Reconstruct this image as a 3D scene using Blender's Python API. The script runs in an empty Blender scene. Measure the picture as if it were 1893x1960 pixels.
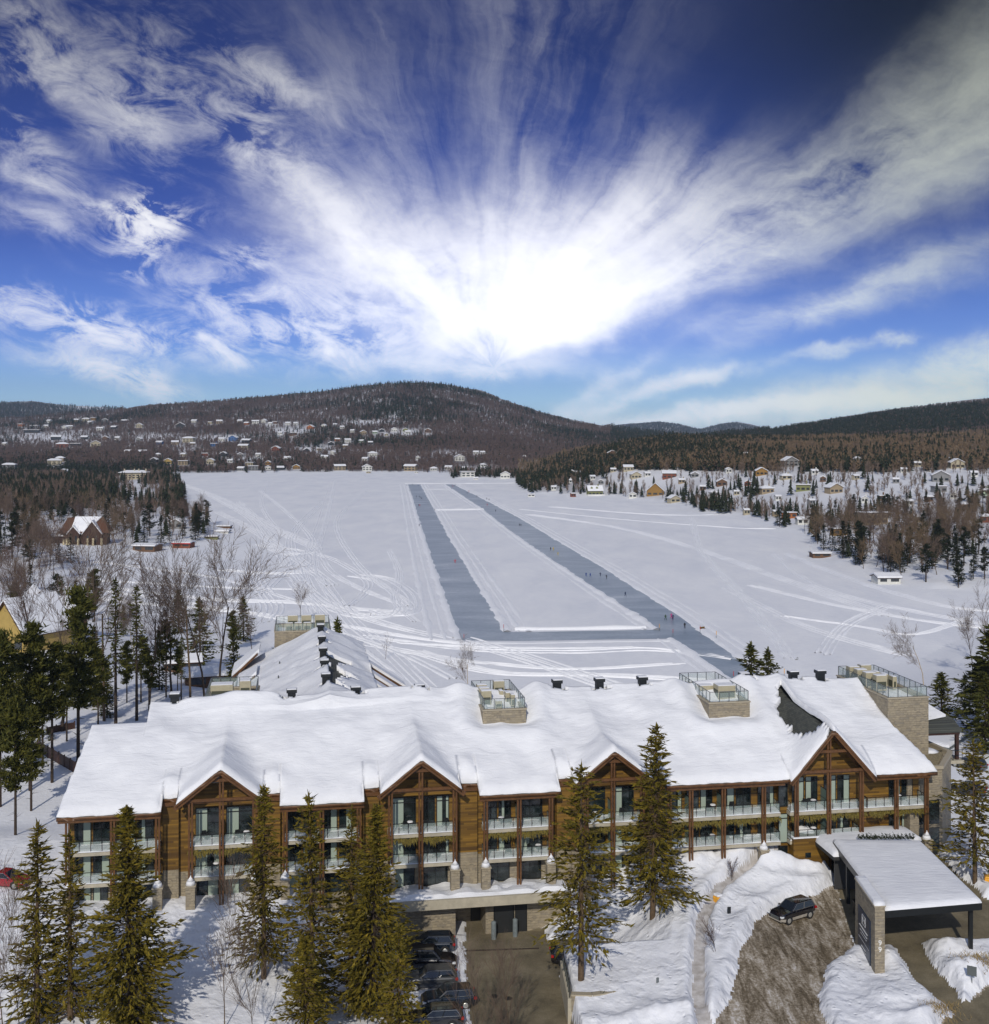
import bpy, bmesh, math, random
import numpy as np
from mathutils import Vector, Matrix
rnd = random.Random(7)
nr = np.random.RandomState(11)
SC = bpy.context.scene
COL = SC.collection
# ------------------------------------------------------------------ camera, light, exposure
F, CX, HY, H = 2220.0, 946.5, 829.0, 55.0          # focal length and horizon in units of a 1893 px wide picture
cam_d = bpy.data.cameras.new('camera')
cam = bpy.data.objects.new('camera', cam_d)
COL.objects.link(cam)
cam.location = (0, 0, H)
cam.rotation_euler = (math.radians(90), 0, 0)
cam_d.sensor_fit = 'VERTICAL'
cam_d.sensor_height = 24.0
cam_d.lens = 24.0 * F / 1959.4
cam_d.shift_y = -(979.7 - HY) / 1959.4
cam_d.clip_start = 0.5
cam_d.clip_end = 40000
SC.camera = cam
SUN_AZ = math.atan(0.15)                            # shadows fall away from the camera and a little to the right
SUN_EL = math.radians(32)
sd = Vector((-math.sin(SUN_AZ) * math.cos(SUN_EL), -math.cos(SUN_AZ) * math.cos(SUN_EL), math.sin(SUN_EL)))
sun_d = bpy.data.lights.new('sun', 'SUN')
sun_d.energy = 3.6
sun_d.angle = math.radians(0.6)
sun_d.color = (1.0, 0.93, 0.82)
sun = bpy.data.objects.new('sun', sun_d)
COL.objects.link(sun)
sun.rotation_euler = sd.to_track_quat('Z', 'Y').to_euler()
SC.view_settings.view_transform = 'Standard'
SC.view_settings.look = 'None'
SC.view_settings.exposure = -0.45
SC.view_settings.gamma = 1.0
SC.cycles.max_bounces = 6
SC.cycles.transparent_max_bounces = 12
# ------------------------------------------------------------------ node helpers
class N:
    """tiny expression builder over math nodes"""
    def __init__(s, nt, sock): s.nt, s.s = nt, sock
    def _m(s, op, *a):
        n = s.nt.nodes.new('ShaderNodeMath'); n.operation = op
        for i, x in enumerate((s,) + a):
            if isinstance(x, N): s.nt.links.new(x.s, n.inputs[i])
            else: n.inputs[i].default_value = x
        return N(s.nt, n.outputs[0])
    def __add__(s, o): return s._m('ADD', o)
    def __radd__(s, o): return s._m('ADD', o)
    def __sub__(s, o): return s._m('SUBTRACT', o)
    def __rsub__(s, o): return (s * -1.0) + o
    def __mul__(s, o): return s._m('MULTIPLY', o)
    def __rmul__(s, o): return s._m('MULTIPLY', o)
    def __truediv__(s, o): return s._m('DIVIDE', o)
    def pw(s, o): return s._m('POWER', o)
    def mx(s, o): return s._m('MAXIMUM', o)
    def mn(s, o): return s._m('MINIMUM', o)
    def f(s, op, *a): return s._m(op, *a)
    def clamp(s):
        r = s._m('ADD', 0.0); r.s.node.use_clamp = True; return r
    def ss(s, a, b):
        n = s.nt.nodes.new('ShaderNodeMapRange'); n.interpolation_type = 'SMOOTHSTEP'
        s.nt.links.new(s.s, n.inputs[0]); n.inputs[1].default_value = a; n.inputs[2].default_value = b
        return N(s.nt, n.outputs[0])
def comb(nt, x, y, z=0.0):
    n = nt.nodes.new('ShaderNodeCombineXYZ')
    for i, q in enumerate((x, y, z)):
        if isinstance(q, N): nt.links.new(q.s, n.inputs[i])
        else: n.inputs[i].default_value = q
    return n.outputs[0]
def noise(nt, vec, scale, detail=4, rough=0.55, dist=0.0, color=False):
    n = nt.nodes.new('ShaderNodeTexNoise')
    if vec is not None: nt.links.new(vec, n.inputs['Vector'])
    n.inputs['Scale'].default_value = scale; n.inputs['Detail'].default_value = detail
    n.inputs['Roughness'].default_value = rough; n.inputs['Distortion'].default_value = dist
    return n.outputs['Color'] if color else N(nt, n.outputs['Fac'])
def mixc(nt, fac, a, b, mode='MIX'):
    n = nt.nodes.new('ShaderNodeMix'); n.data_type = 'RGBA'; n.blend_type = mode
    for i, x in ((0, fac), (6, a), (7, b)):
        if isinstance(x, N): nt.links.new(x.s, n.inputs[i])
        elif isinstance(x, bpy.types.NodeSocket): nt.links.new(x, n.inputs[i])
        elif i == 0: n.inputs[0].default_value = x
        else: n.inputs[i].default_value = (x[0], x[1], x[2], 1)
    return n.outputs[2]
def ramp(nt, fac, stops):
    n = nt.nodes.new('ShaderNodeValToRGB'); e = n.color_ramp.elements
    while len(e) < len(stops): e.new(0.5)
    for i, (p, col) in enumerate(stops):
        e[i].position = p; e[i].color = (col[0], col[1], col[2], 1)
    nt.links.new(fac.s, n.inputs[0]); return n.outputs[0]
def ang(u, v):
    k = (u - CX) / F
    return math.atan(k), math.atan((HY - v) / F / math.sqrt(1 + k * k))
# ------------------------------------------------------------------ sky
def build_world():
    w = bpy.data.worlds.new('World'); SC.world = w; w.use_nodes = True
    nt = w.node_tree; nt.nodes.clear()
    out = nt.nodes.new('ShaderNodeOutputWorld'); bg = nt.nodes.new('ShaderNodeBackground')
    nt.links.new(bg.outputs[0], out.inputs[0]); bg.inputs[1].default_value = 0.135
    sky = nt.nodes.new('ShaderNodeTexSky'); sky.sky_type = 'NISHITA'; sky.sun_disc = False
    sky.sun_elevation = SUN_EL; sky.sun_rotation = math.pi + SUN_AZ
    sky.altitude = 400; sky.air_density = 1.0; sky.dust_density = 0.5; sky.ozone_density = 2.0
    w.cycles.sampling_method = 'MANUAL'; w.cycles.sample_map_resolution = 128
    tc = nt.nodes.new('ShaderNodeTexCoord'); sp = nt.nodes.new('ShaderNodeSeparateXYZ')
    nt.links.new(tc.outputs['Generated'], sp.inputs[0])
    x, y, z = (N(nt, sp.outputs[i]) for i in range(3))
    az = x.f('ARCTAN2', y); el = z.f('ARCSINE')
    P0 = comb(nt, az, el)
    w1 = nt.nodes.new('ShaderNodeSeparateColor'); nt.links.new(noise(nt, P0, 7.0, 6, 0.6, 0.3, True), w1.inputs[0])
    w2 = nt.nodes.new('ShaderNodeSeparateColor'); nt.links.new(noise(nt, P0, 26.0, 5, 0.6, 0.0, True), w2.inputs[0])
    wx = az + (N(nt, w1.outputs[0]) - 0.5) * 0.06 + (N(nt, w2.outputs[0]) - 0.5) * 0.03
    wy = el + (N(nt, w1.outputs[1]) - 0.5) * 0.04 + (N(nt, w2.outputs[1]) - 0.5) * 0.024
    def blob(u, v, ru, rv, rot, amp):
        """soft oriented patch of cloud around a compass direction; rot in degrees, counter-clockwise as seen"""
        a0, e0 = ang(u, v); c, s = math.cos(math.radians(rot)), math.sin(math.radians(rot))
        dx = wx - a0; dy = wy - e0
        p = (dx * c + dy * s) * (F / ru); q = (dy * c - dx * s) * (F / rv)
        return ((p * p + q * q) * -1.0).f('EXPONENT') * amp
    # radiating cirrus
    a0, e0 = ang(940, 700)
    dx = az - a0 + (N(nt, w1.outputs[0]) - 0.5) * 0.055; dy = el - e0 + (N(nt, w1.outputs[1]) - 0.5) * 0.045
    th = dy.f('ARCTAN2', dx) + (N(nt, w2.outputs[2]) - 0.5) * 0.04 + (N(nt, w1.outputs[2]) - 0.5) * 0.14; r = (dx * dx + dy * dy).f('SQRT')
    st1 = noise(nt, comb(nt, th * 2.2, r * 3.6, 0.3), 1.7, 3, 0.5, 0.3)
    st2 = noise(nt, comb(nt, th * 6.5, r * 4.0, 1.7), 1.5, 8, 0.66, 0.3)
    fine = noise(nt, comb(nt, az * 0.8 - el * 0.5, el * 1.7 + az * 0.6, 2.0), 22.0, 8, 0.70, 0.6)
    soft = noise(nt, comb(nt, az, el * 1.3, 5.0), 10.0, 6, 0.62, 0.5)
    rw = r.ss(0.05, 0.28)
    streak = st1 * 0.34 + (st2 * rw + soft * (1.0 - rw)) * 0.46 + fine * 0.20
    def sector(deg0, w, lo, hi, amp):
        d = (th - math.radians(deg0)) * (1.0 / math.radians(w))
        return (d * d * -1.0).f('EXPONENT') * r.ss(lo, lo + 0.05) * (1.0 - r.ss(hi * 0.55, hi)) * amp
    env = (sector(82, 22, 0.0, 0.85, 0.60) + sector(26, 7.0, 0.0, 1.3, 1.7) + sector(118, 13, 0.0, 0.42, 0.6)
           + sector(48, 12, 0.0, 0.30, 1.1) + sector(10, 2.4, 0.14, 0.60, 0.5) + sector(145, 16, 0.0, 0.30, 0.6))
    burst = env * (streak - 0.36).mx(0.0) * 2.5
    core = (blob(985, 545, 230, 110, 0, 0.9) + blob(800, 500, 220, 70, -26, 0.9) + blob(1180, 470, 280, 70, 30, 1.0) + blob(1020, 430, 70, 120, -70, 0.6)
            + blob(820, 590, 170, 50, -18, 0.8) + blob(950, 610, 190, 55, 4, 0.9) + blob(1160, 585, 280, 45, 18, 1.0) + blob(1000, 440, 340, 110, 8, 0.3) + blob(700, 480, 160, 40, -30, 0.5))
    core = core * (streak * 3.2 + soft * 0.6 - 1.05).mx(0.0) * 0.72
    puffs = (blob(287, 420, 46, 32, -12, 5.5) + blob(205, 402, 60, 14, 4, 0.9) + blob(350, 418, 50, 16, 8, 1.0) + blob(286, 465, 14, 34, 0, 1.2)
             + blob(110, 600, 230, 46, -13, 1.6) + blob(240, 645, 140, 30, -16, 1.0) + blob(210, 712, 130, 24, -16, 1.5) + blob(290, 738, 70, 24, -24, 1.0)
             + blob(430, 665, 90, 18, -22, 1.1) + blob(50, 55, 110, 60, -28, 1.1) + blob(90, 140, 90, 42, -12, 1.1) + blob(45, 262, 100, 30, -30, 1.3)
             + blob(70, 345, 130, 26, -24, 0.9) + blob(50, 420, 110, 30, -22, 0.8) + blob(580, 600, 190, 65, -8, 1.0) + blob(640, 650, 180, 36, -6, 1.0)
             + blob(480, 490, 60, 22, 10, 1.1) + blob(240, 470, 50, 30, -30, 0.8) + blob(260, 515, 50, 16, -12, 0.8)
             + blob(240, 215, 70, 75, -40, 0.8) + blob(400, 210, 190, 120, -30, 0.55) + blob(520, 150, 110, 30, -28, 0.8) + blob(480, 250, 36, 90, -8, 0.7)
             + blob(560, 350, 220, 40, -38, 0.55) + blob(300, 270, 40, 110, 12, 0.4) + blob(400, 550, 240, 50, -30, 0.45) + blob(250, 60, 260, 90, -20, 0.35))
    puffs = puffs * (fine * 2.7 + soft * 1.7 - 1.93).mx(0.0) * 0.9
    low = (blob(1790, 738, 360, 44, 9, 1.7) + blob(1480, 778, 320, 18, 6, 1.5) + blob(1330, 722, 110, 16, 10, 1.2) + blob(1600, 668, 80, 12, 10, 0.8)
           + blob(1705, 640, 32, 12, 4, 1.0) + blob(1900, 665, 130, 34, 14, 0.9) + blob(1170, 768, 120, 16, 20, 0.8) + blob(1150, 735, 110, 16, 30, 0.6)
           + blob(1640, 560, 300, 30, 20, 0.6) + blob(900, 705, 220, 18, 0, 0.6))
    low = low * (streak * 2.2 + fine * 1.1 - 1.0).mx(0.0) * 0.85
    m = burst + core + puffs + low
    m = m * m / (m + 0.16)
    mask = (1.0 - (m * -1.5).f('EXPONENT')).clamp()
    # clear sky: the nishita sky, deepened the way a polarising filter deepens it, darkest high on the right
    t = (el * 2.35).clamp()
    tint = ramp(nt, t, [(0.0, (0.66, 0.92, 1.45)), (0.07, (0.56, 0.84, 1.45)), (0.18, (0.31, 0.46, 1.10)), (0.40, (0.13, 0.19, 0.60)), (0.75, (0.07, 0.10, 0.33)), (1.0, (0.06, 0.08, 0.28))])
    right = (((az - 0.36) * (az - 0.36) + (el - 0.37) * (el - 0.37)) * -24.0).f('EXPONENT')
    dark = 1.0 - right * 0.93
    blue = mixc(nt, 1.0, sky.outputs[0], tint, 'MULTIPLY')
    sc = nt.nodes.new('ShaderNodeVectorMath'); sc.operation = 'SCALE'
    nt.links.new(blue, sc.inputs[0]); nt.links.new(dark.s, sc.inputs['Scale'])
    # clouds: sun-lit ice, dimmer where thin and high, glaring near the burst
    a1, e1 = ang(985, 560)
    gl = (((az - a1) * (az - a1) + (el - e1) * (el - e1)) * -14.0).f('EXPONENT')
    hi = el.ss(0.08, 0.36)
    bright = (11.5 - hi * 7.0 + gl * 3.5) * (1.0 - right * 0.3)
    cc = mixc(nt, az.ss(0.1, 0.4), (1.0, 1.0, 1.04), (0.93, 0.98, 0.84))
    cs = nt.nodes.new('ShaderNodeVectorMath'); cs.operation = 'SCALE'
    nt.links.new(cc, cs.inputs[0]); nt.links.new(bright.s, cs.inputs['Scale'])
    # bright pale half of the sky behind the viewer, added to fill the shadows
    sky_fill = (1.0 - y.ss(-0.35, 0.62)) * 0.75
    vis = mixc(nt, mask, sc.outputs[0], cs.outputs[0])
    nt.links.new(mixc(nt, sky_fill, vis, (3.7, 4.5, 6.3)), bg.inputs[0])
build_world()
# ------------------------------------------------------------------ materials
MATS = {}
def mat(name, base=(0.5, 0.5, 0.5), rough=0.7, metal=0.0, spec=0.5, var=0.0, vscale=3.0, bump=0.0, bscale=8.0, extra=None, alpha=None, coat=0.0):
    if name in MATS: return MATS[name]
    m = bpy.data.materials.new(name); m.use_nodes = True; nt = m.node_tree
    b = nt.nodes['Principled BSDF']
    b.inputs['Base Color'].default_value = (*base, 1); b.inputs['Roughness'].default_value = rough
    b.inputs['Metallic'].default_value = metal; b.inputs['Specular IOR Level'].default_value = spec
    b.inputs['Coat Weight'].default_value = coat
    tc = nt.nodes.new('ShaderNodeTexCoord'); co = tc.outputs['Object']
    if var > 0:
        nz = noise(nt, co, vscale, 4, 0.6)
        lo = tuple(max(0, c * (1 - var)) for c in base); hi = tuple(min(1, c * (1 + var)) for c in base)
        nt.links.new(ramp(nt, nz, [(0.3, lo), (0.7, hi)]), b.inputs['Base Color'])
    if bump > 0:
        bn = nt.nodes.new('ShaderNodeBump'); bn.inputs['Strength'].default_value = 1.0; bn.inputs['Distance'].default_value = bump
        nt.links.new(noise(nt, co, bscale, 4, 0.6).s, bn.inputs['Height']); nt.links.new(bn.outputs[0], b.inputs['Normal'])
    if alpha is not None: b.inputs['Alpha'].default_value = alpha
    if extra: extra(nt, b, co)
    MATS[name] = m; return m
def math_scale(nt, co, sx, sy, sz):
    n = nt.nodes.new('ShaderNodeMapping'); n.inputs['Scale'].default_value = (sx, sy, sz); nt.links.new(co, n.inputs[0]); return n.outputs[0]
def x_snow(nt, b, co):
    n1 = noise(nt, co, 0.35, 5, 0.6); n2 = noise(nt, co, 3.0, 4, 0.6); n3 = noise(nt, math_scale(nt, co, 1.0, 0.25, 1.0), 1.2, 5, 0.65)
    nt.links.new(ramp(nt, n1 * 0.6 + n3 * 0.4, [(0.3, (0.74, 0.76, 0.80)), (0.7, (0.84, 0.85, 0.87))]), b.inputs['Base Color'])
    bn = nt.nodes.new('ShaderNodeBump'); bn.inputs['Strength'].default_value = 0.6; bn.inputs['Distance'].default_value = 0.22
    nt.links.new((n2 * 0.35 + n3 * 0.9).s, bn.inputs['Height']); nt.links.new(bn.outputs[0], b.inputs['Normal'])
SNOW = mat('snow', (0.8, 0.81, 0.84), 0.75, spec=0.3, extra=x_snow)
def x_roofsnow(nt, b, co):
    n1 = noise(nt, co, 0.5, 4, 0.5); n2 = noise(nt, math_scale(nt, co, 0.5, 1.6, 1.0), 1.4, 5, 0.62, 0.6)
    nt.links.new(ramp(nt, n1, [(0.3, (0.76, 0.77, 0.80)), (0.7, (0.84, 0.85, 0.87))]), b.inputs['Base Color'])
    bn = nt.nodes.new('ShaderNodeBump'); bn.inputs['Strength'].default_value = 0.6; bn.inputs['Distance'].default_value = 0.17
    nt.links.new((n2 + noise(nt, co, 9.0, 3, 0.6) * 0.15).s, bn.inputs['Height']); nt.links.new(bn.outputs[0], b.inputs['Normal'])
RSNOW = mat('roof_snow', (0.8, 0.81, 0.84), 0.75, spec=0.3, extra=x_roofsnow)
TRACK = mat('packed_snow', (0.92, 0.93, 0.95), 0.6, var=0.05, vscale=2.0, bump=0.05, bscale=4.0)
def x_ground(nt, b, co):
    at = nt.nodes.new('ShaderNodeAttribute'); at.attribute_name = 'wood'; wd = N(nt, at.outputs['Fac'])
    n1 = noise(nt, co, 0.02, 6, 0.65); n2 = noise(nt, co, 0.25, 5, 0.7); n3 = noise(nt, co, 1.6, 5, 0.6)
    sn = ramp(nt, n1 * 0.5 + n3 * 0.5, [(0.35, (0.74, 0.755, 0.80)), (0.65, (0.84, 0.85, 0.87))])
    br = ramp(nt, n2, [(0.35, (0.055, 0.038, 0.032)), (0.6, (0.10, 0.07, 0.06)), (0.75, (0.35, 0.33, 0.36))])
    nt.links.new(mixc(nt, wd, sn, br), b.inputs['Base Color'])
    at2 = nt.nodes.new('ShaderNodeAttribute'); at2.attribute_name = 'near'; nearf = N(nt, at2.outputs['Fac'])
    vo = nt.nodes.new('ShaderNodeTexVoronoi'); vo.inputs['Scale'].default_value = 1.5; nt.links.new(co, vo.inputs['Vector'])
    pits = N(nt, vo.outputs['Distance']).ss(0.0, 0.3) * noise(nt, co, 0.35, 3).ss(0.45, 0.58) * nearf
    bn = nt.nodes.new('ShaderNodeBump'); bn.inputs['Strength'].default_value = 0.55; bn.inputs['Distance'].default_value = 0.3
    nt.links.new((n3 * 0.55 + pits * 0.55 + noise(nt, co, 6.0, 3) * 0.12).s, bn.inputs['Height']); nt.links.new(bn.outputs[0], b.inputs['Normal'])
GROUND = mat('snow_ground', (0.8, 0.81, 0.84), 0.8, spec=0.25, extra=x_ground)
def x_lake(nt, b, co):
    n1 = noise(nt, math_scale(nt, co, 1.0, 0.35, 1.0), 0.05, 6, 0.7, 0.4); n3 = noise(nt, math_scale(nt, co, 0.45, 1.0, 1.0), 0.8, 5, 0.65)
    nt.links.new(ramp(nt, n1 * 0.65 + n3 * 0.35, [(0.34, (0.74, 0.76, 0.81)), (0.5, (0.83, 0.84, 0.87)), (0.66, (0.92, 0.925, 0.93))]), b.inputs['Base Color'])
    bn = nt.nodes.new('ShaderNodeBump'); bn.inputs['Strength'].default_value = 0.6; bn.inputs['Distance'].default_value = 0.22
    nt.links.new((n3 + noise(nt, co, 2.6, 4) * 0.3).s, bn.inputs['Height']); nt.links.new(bn.outputs[0], b.inputs['Normal'])
LAKESNOW = mat('lake_snow', (0.78, 0.8, 0.84), 0.8, spec=0.25, extra=x_lake)
def x_ice(nt, b, co):
    n1 = noise(nt, math_scale(nt, co, 0.3, 0.6, 1.0), 0.12, 6, 0.65, 0.5); n2 = noise(nt, co, 0.9, 4)
    nt.links.new(ramp(nt, n1 * 0.75 + n2 * 0.25, [(0.32, (0.17, 0.225, 0.28)), (0.47, (0.26, 0.315, 0.37)), (0.58, (0.36, 0.41, 0.46)), (0.68, (0.58, 0.62, 0.66))]), b.inputs['Base Color'])
ICE = mat('ice', (0.3, 0.36, 0.42), 0.35, spec=0.5, extra=x_ice)
def x_slush(nt, b, co):
    n1 = noise(nt, math_scale(nt, co, 1.5, 0.32, 1.0), 0.8, 7, 0.72, 0.7); n2 = noise(nt, co, 4.0, 5, 0.7)
    nt.links.new(ramp(nt, n1 * 0.65 + n2 * 0.35, [(0.32, (0.040, 0.028, 0.016)), (0.43, (0.12, 0.092, 0.055)), (0.50, (0.25, 0.205, 0.145)), (0.57, (0.44, 0.39, 0.32)), (0.65, (0.72, 0.70, 0.69))]), b.inputs['Base Color'])
    bn = nt.nodes.new('ShaderNodeBump'); bn.inputs['Distance'].default_value = 0.10
    nt.links.new((n1 + n2 * 0.4).s, bn.inputs['Height']); nt.links.new(bn.outputs[0], b.inputs['Normal'])
SLUSH = mat('slushy_road', (0.2, 0.17, 0.13), 0.75, extra=x_slush)
def x_asph(nt, b, co):
    n1 = noise(nt, co, 0.35, 5, 0.65); n2 = noise(nt, co, 7.0, 3, 0.7)
    nt.links.new(ramp(nt, n1 * 0.7 + n2 * 0.3, [(0.34, (0.085, 0.070, 0.044)), (0.52, (0.165, 0.138, 0.085)), (0.7, (0.25, 0.21, 0.14))]), b.inputs['Base Color'])
ASPH = mat('asphalt', (0.1, 0.09, 0.07), 0.85, extra=x_asph)
def x_path(nt, b, co):
    n1 = noise(nt, co, 1.2, 5, 0.65)
    nt.links.new(ramp(nt, n1, [(0.35, (0.36, 0.33, 0.30)), (0.65, (0.60, 0.58, 0.57))]), b.inputs['Base Color'])
PATHM = mat('trodden_snow', (0.5, 0.48, 0.45), 0.85, extra=x_path)
def x_wood(nt, b, co):
    sp = nt.nodes.new('ShaderNodeSeparateXYZ'); nt.links.new(co, sp.inputs[0]); z = N(nt, sp.outputs[2]); x = N(nt, sp.outputs[0]) + N(nt, sp.outputs[1])
    row = (z * 5.5).f('FLOOR'); fr = (z * 5.5).f('FRACT')
    r1 = nt.nodes.new('ShaderNodeTexWhiteNoise'); r1.noise_dimensions = '2D'
    nt.links.new(comb(nt, row, (x * 0.35 + row * 0.37).f('FLOOR')), r1.inputs['Vector'])
    tone = N(nt, r1.outputs['Value']) * 0.75 + noise(nt, math_scale(nt, co, 0.6, 0.6, 14.0), 1.4, 4) * 0.4
    gap = fr.ss(0.0, 0.10) * 0.6 + 0.4
    col = ramp(nt, tone, [(0.15, (0.075, 0.036, 0.005)), (0.55, (0.150, 0.078, 0.009)), (0.95, (0.25, 0.135, 0.016))])
    sc = nt.nodes.new('ShaderNodeVectorMath'); sc.operation = 'SCALE'; nt.links.new(col, sc.inputs[0]); nt.links.new(gap.s, sc.inputs['Scale'])
    nt.links.new(sc.outputs[0], b.inputs['Base Color'])
WOOD = mat('cedar_boards', (0.2, 0.08, 0.02), 0.55, extra=x_wood)
TIMBER = mat('brown_timber', (0.115, 0.050, 0.015), 0.5, var=0.35, vscale=2.0)
TIMBERD = mat('dark_timber', (0.045, 0.018, 0.010), 0.6, var=0.3)
def stone_extra(sx, sy, horizontal='x'):
    def f(nt, b, co):
        sp = nt.nodes.new('ShaderNodeSeparateXYZ'); nt.links.new(co, sp.inputs[0])
        x = N(nt, sp.outputs[0]) + N(nt, sp.outputs[1]) * 1.0; z = N(nt, sp.outputs[2])
        def brick(s, off, w, h, c1, c2):
            br = nt.nodes.new('ShaderNodeTexBrick'); nt.links.new(comb(nt, x * s + off, z * s), br.inputs['Vector'])
            br.inputs['Scale'].default_value = 1.0; br.inputs['Brick Width'].default_value = w; br.inputs['Row Height'].default_value = h
            br.inputs['Mortar Size'].default_value = 0.022; br.inputs['Mortar Smooth'].default_value = 0.3; br.offset = 0.37; br.squash = 0.7; br.squash_frequency = 3
            br.inputs['Color1'].default_value = (*c1, 1); br.inputs['Color2'].default_value = (*c2, 1); br.inputs['Mortar'].default_value = (0.30, 0.25, 0.16, 1)
            return br
        b1 = brick(1.0, 0.0, 0.62, 0.25, (0.36, 0.30, 0.20), (0.20, 0.175, 0.14)); b2 = brick(1.0, 0.31, 0.4, 0.125, (0.42, 0.35, 0.24), (0.145, 0.125, 0.10))
        sel = noise(nt, comb(nt, (x * 1.0).f('FLOOR'), (z * 4.0).f('FLOOR') * 0.5), 3.7, 0).ss(0.5, 0.52)
        c = mixc(nt, sel, b1.outputs[0], b2.outputs[0])
        c = mixc(nt, 0.35, c, ramp(nt, noise(nt, co, 2.2, 5, 0.7), [(0.3, (0.16, 0.14, 0.11)), (0.7, (0.44, 0.38, 0.28))]))
        nt.links.new(c, b.inputs['Base Color'])
        bn = nt.nodes.new('ShaderNodeBump'); bn.inputs['Distance'].default_value = 0.03; bn.invert = True
        nt.links.new(b1.outputs['Fac'], bn.inputs['Height']); nt.links.new(bn.outputs[0], b.inputs['Normal'])
    return f
STONE = mat('stone', (0.3, 0.25, 0.18), 0.85, extra=stone_extra(1, 1))
CONC = mat('concrete', (0.42, 0.38, 0.29), 0.85, var=0.15, vscale=1.2)
CAPM = mat('parapet_cap', (0.38, 0.33, 0.24), 0.6)
def x_shingle(nt, b, co):
    sp = nt.nodes.new('ShaderNodeSeparateXYZ'); nt.links.new(co, sp.inputs[0])
    br = nt.nodes.new('ShaderNodeTexBrick'); nt.links.new(comb(nt, N(nt, sp.outputs[1]), N(nt, sp.outputs[2]) * 1.4 + N(nt, sp.outputs[0]) * 0.01), br.inputs['Vector'])
    br.inputs['Scale'].default_value = 1.0; br.inputs['Brick Width'].default_value = 0.32; br.inputs['Row Height'].default_value = 0.2; br.inputs['Mortar Size'].default_value = 0.015
    br.inputs['Color1'].default_value = (0.085, 0.09, 0.075, 1); br.inputs['Color2'].default_value = (0.05, 0.055, 0.05, 1); br.inputs['Mortar'].default_value = (0.02, 0.02, 0.02, 1)
    nt.links.new(br.outputs[0], b.inputs['Base Color'])
SHINGLE = mat('shingles', (0.07, 0.075, 0.065), 0.9, extra=x_shingle)
def x_glass(nt, b, co):
    nz = noise(nt, co, 0.9, 3, 0.5)
    nt.links.new(ramp(nt, nz, [(0.35, (0.004, 0.007, 0.008)), (0.6, (0.02, 0.03, 0.032)), (0.8, (0.07, 0.08, 0.075))]), b.inputs['Base Color'])
PANE = mat('window_pane', (0.015, 0.02, 0.022), 0.06, spec=0.8, extra=x_glass)
def x_curt(nt, b, co):
    w = nt.nodes.new('ShaderNodeTexWave'); w.inputs['Scale'].default_value = 5.5; w.inputs['Distortion'].default_value = 1.2; nt.links.new(co, w.inputs[0])
    nt.links.new(ramp(nt, N(nt, w.outputs[1]), [(0.0, (0.24, 0.30, 0.25)), (1.0, (0.42, 0.50, 0.42))]), b.inputs['Base Color'])
CURT = mat('curtain', (0.4, 0.45, 0.4), 0.4, spec=0.5, extra=x_curt)
BLACK = mat('black_metal', (0.010, 0.012, 0.013), 0.45)
GREYM = mat('grey_metal', (0.16, 0.18, 0.18), 0.4, metal=0.4)
HVAC = mat('beige_enamel', (0.42, 0.38, 0.26), 0.5, var=0.08)
GRILLE = mat('dark_grille', (0.06, 0.065, 0.04), 0.6)
RAILG = mat('railing_glass', (0.45, 0.55, 0.52), 0.08, spec=0.5, alpha=0.22)
FROST = mat('frosted_glass', (0.16, 0.24, 0.21), 0.3, spec=0.5, alpha=0.82)
WFRAME = mat('window_frame', (0.012, 0.013, 0.014), 0.4)
WHITEP = mat('white_paint', (0.78, 0.78, 0.75), 0.5)
YEL = mat('yellow_plastic', (0.75, 0.36, 0.02), 0.4)
REDP = mat('red_paint', (0.45, 0.02, 0.02), 0.4)
RUBBER = mat('rubber', (0.015, 0.015, 0.015), 0.8)
def x_needle(c1, c2, c3):
    def f(nt, b, co):
        n1 = noise(nt, co, 1.3, 3, 0.6); n2 = noise(nt, co, 5.5, 2, 0.6)
        nt.links.new(ramp(nt, n1 * 0.55 + n2 * 0.45, [(0.33, c1), (0.5, c2), (0.66, c3)]), b.inputs['Base Color'])
        b.inputs['Subsurface Weight'].default_value = 0.0
    return f
NEED_Y = mat('golden_spruce_needles', (0.06, 0.05, 0.01), 0.75, spec=0.2, extra=x_needle((0.030, 0.028, 0.005), (0.115, 0.092, 0.010), (0.26, 0.185, 0.018)))
NEED_G = mat('green_pine_needles', (0.03, 0.04, 0.01), 0.75, spec=0.2, extra=x_needle((0.018, 0.022, 0.005), (0.062, 0.066, 0.012), (0.15, 0.130, 0.020)))
NEED_D = mat('dark_fir_needles', (0.02, 0.03, 0.015), 0.8, spec=0.15, extra=x_needle((0.010, 0.014, 0.008), (0.022, 0.028, 0.014), (0.042, 0.048, 0.020)))
BARK = mat('bark', (0.10, 0.065, 0.035), 0.9, var=0.4, vscale=4.0)
BARKD = mat('dark_bark', (0.045, 0.030, 0.020), 0.9, var=0.4)
BIRCH = mat('pale_bark', (0.38, 0.31, 0.22), 0.85, var=0.3, vscale=5)
TWIG = mat('bare_twigs', (0.15, 0.105, 0.075), 0.9, var=0.35, vscale=0.6)
TWIGR = mat('reddish_twigs', (0.125, 0.084, 0.068), 0.9, var=0.35, vscale=0.4)
TWIGY = mat('ochre_twigs', (0.175, 0.120, 0.068), 0.9, var=0.35, vscale=0.4)
GARL = mat('cedar_garland', (0.13, 0.10, 0.014), 0.8, var=0.8, vscale=8)
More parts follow.
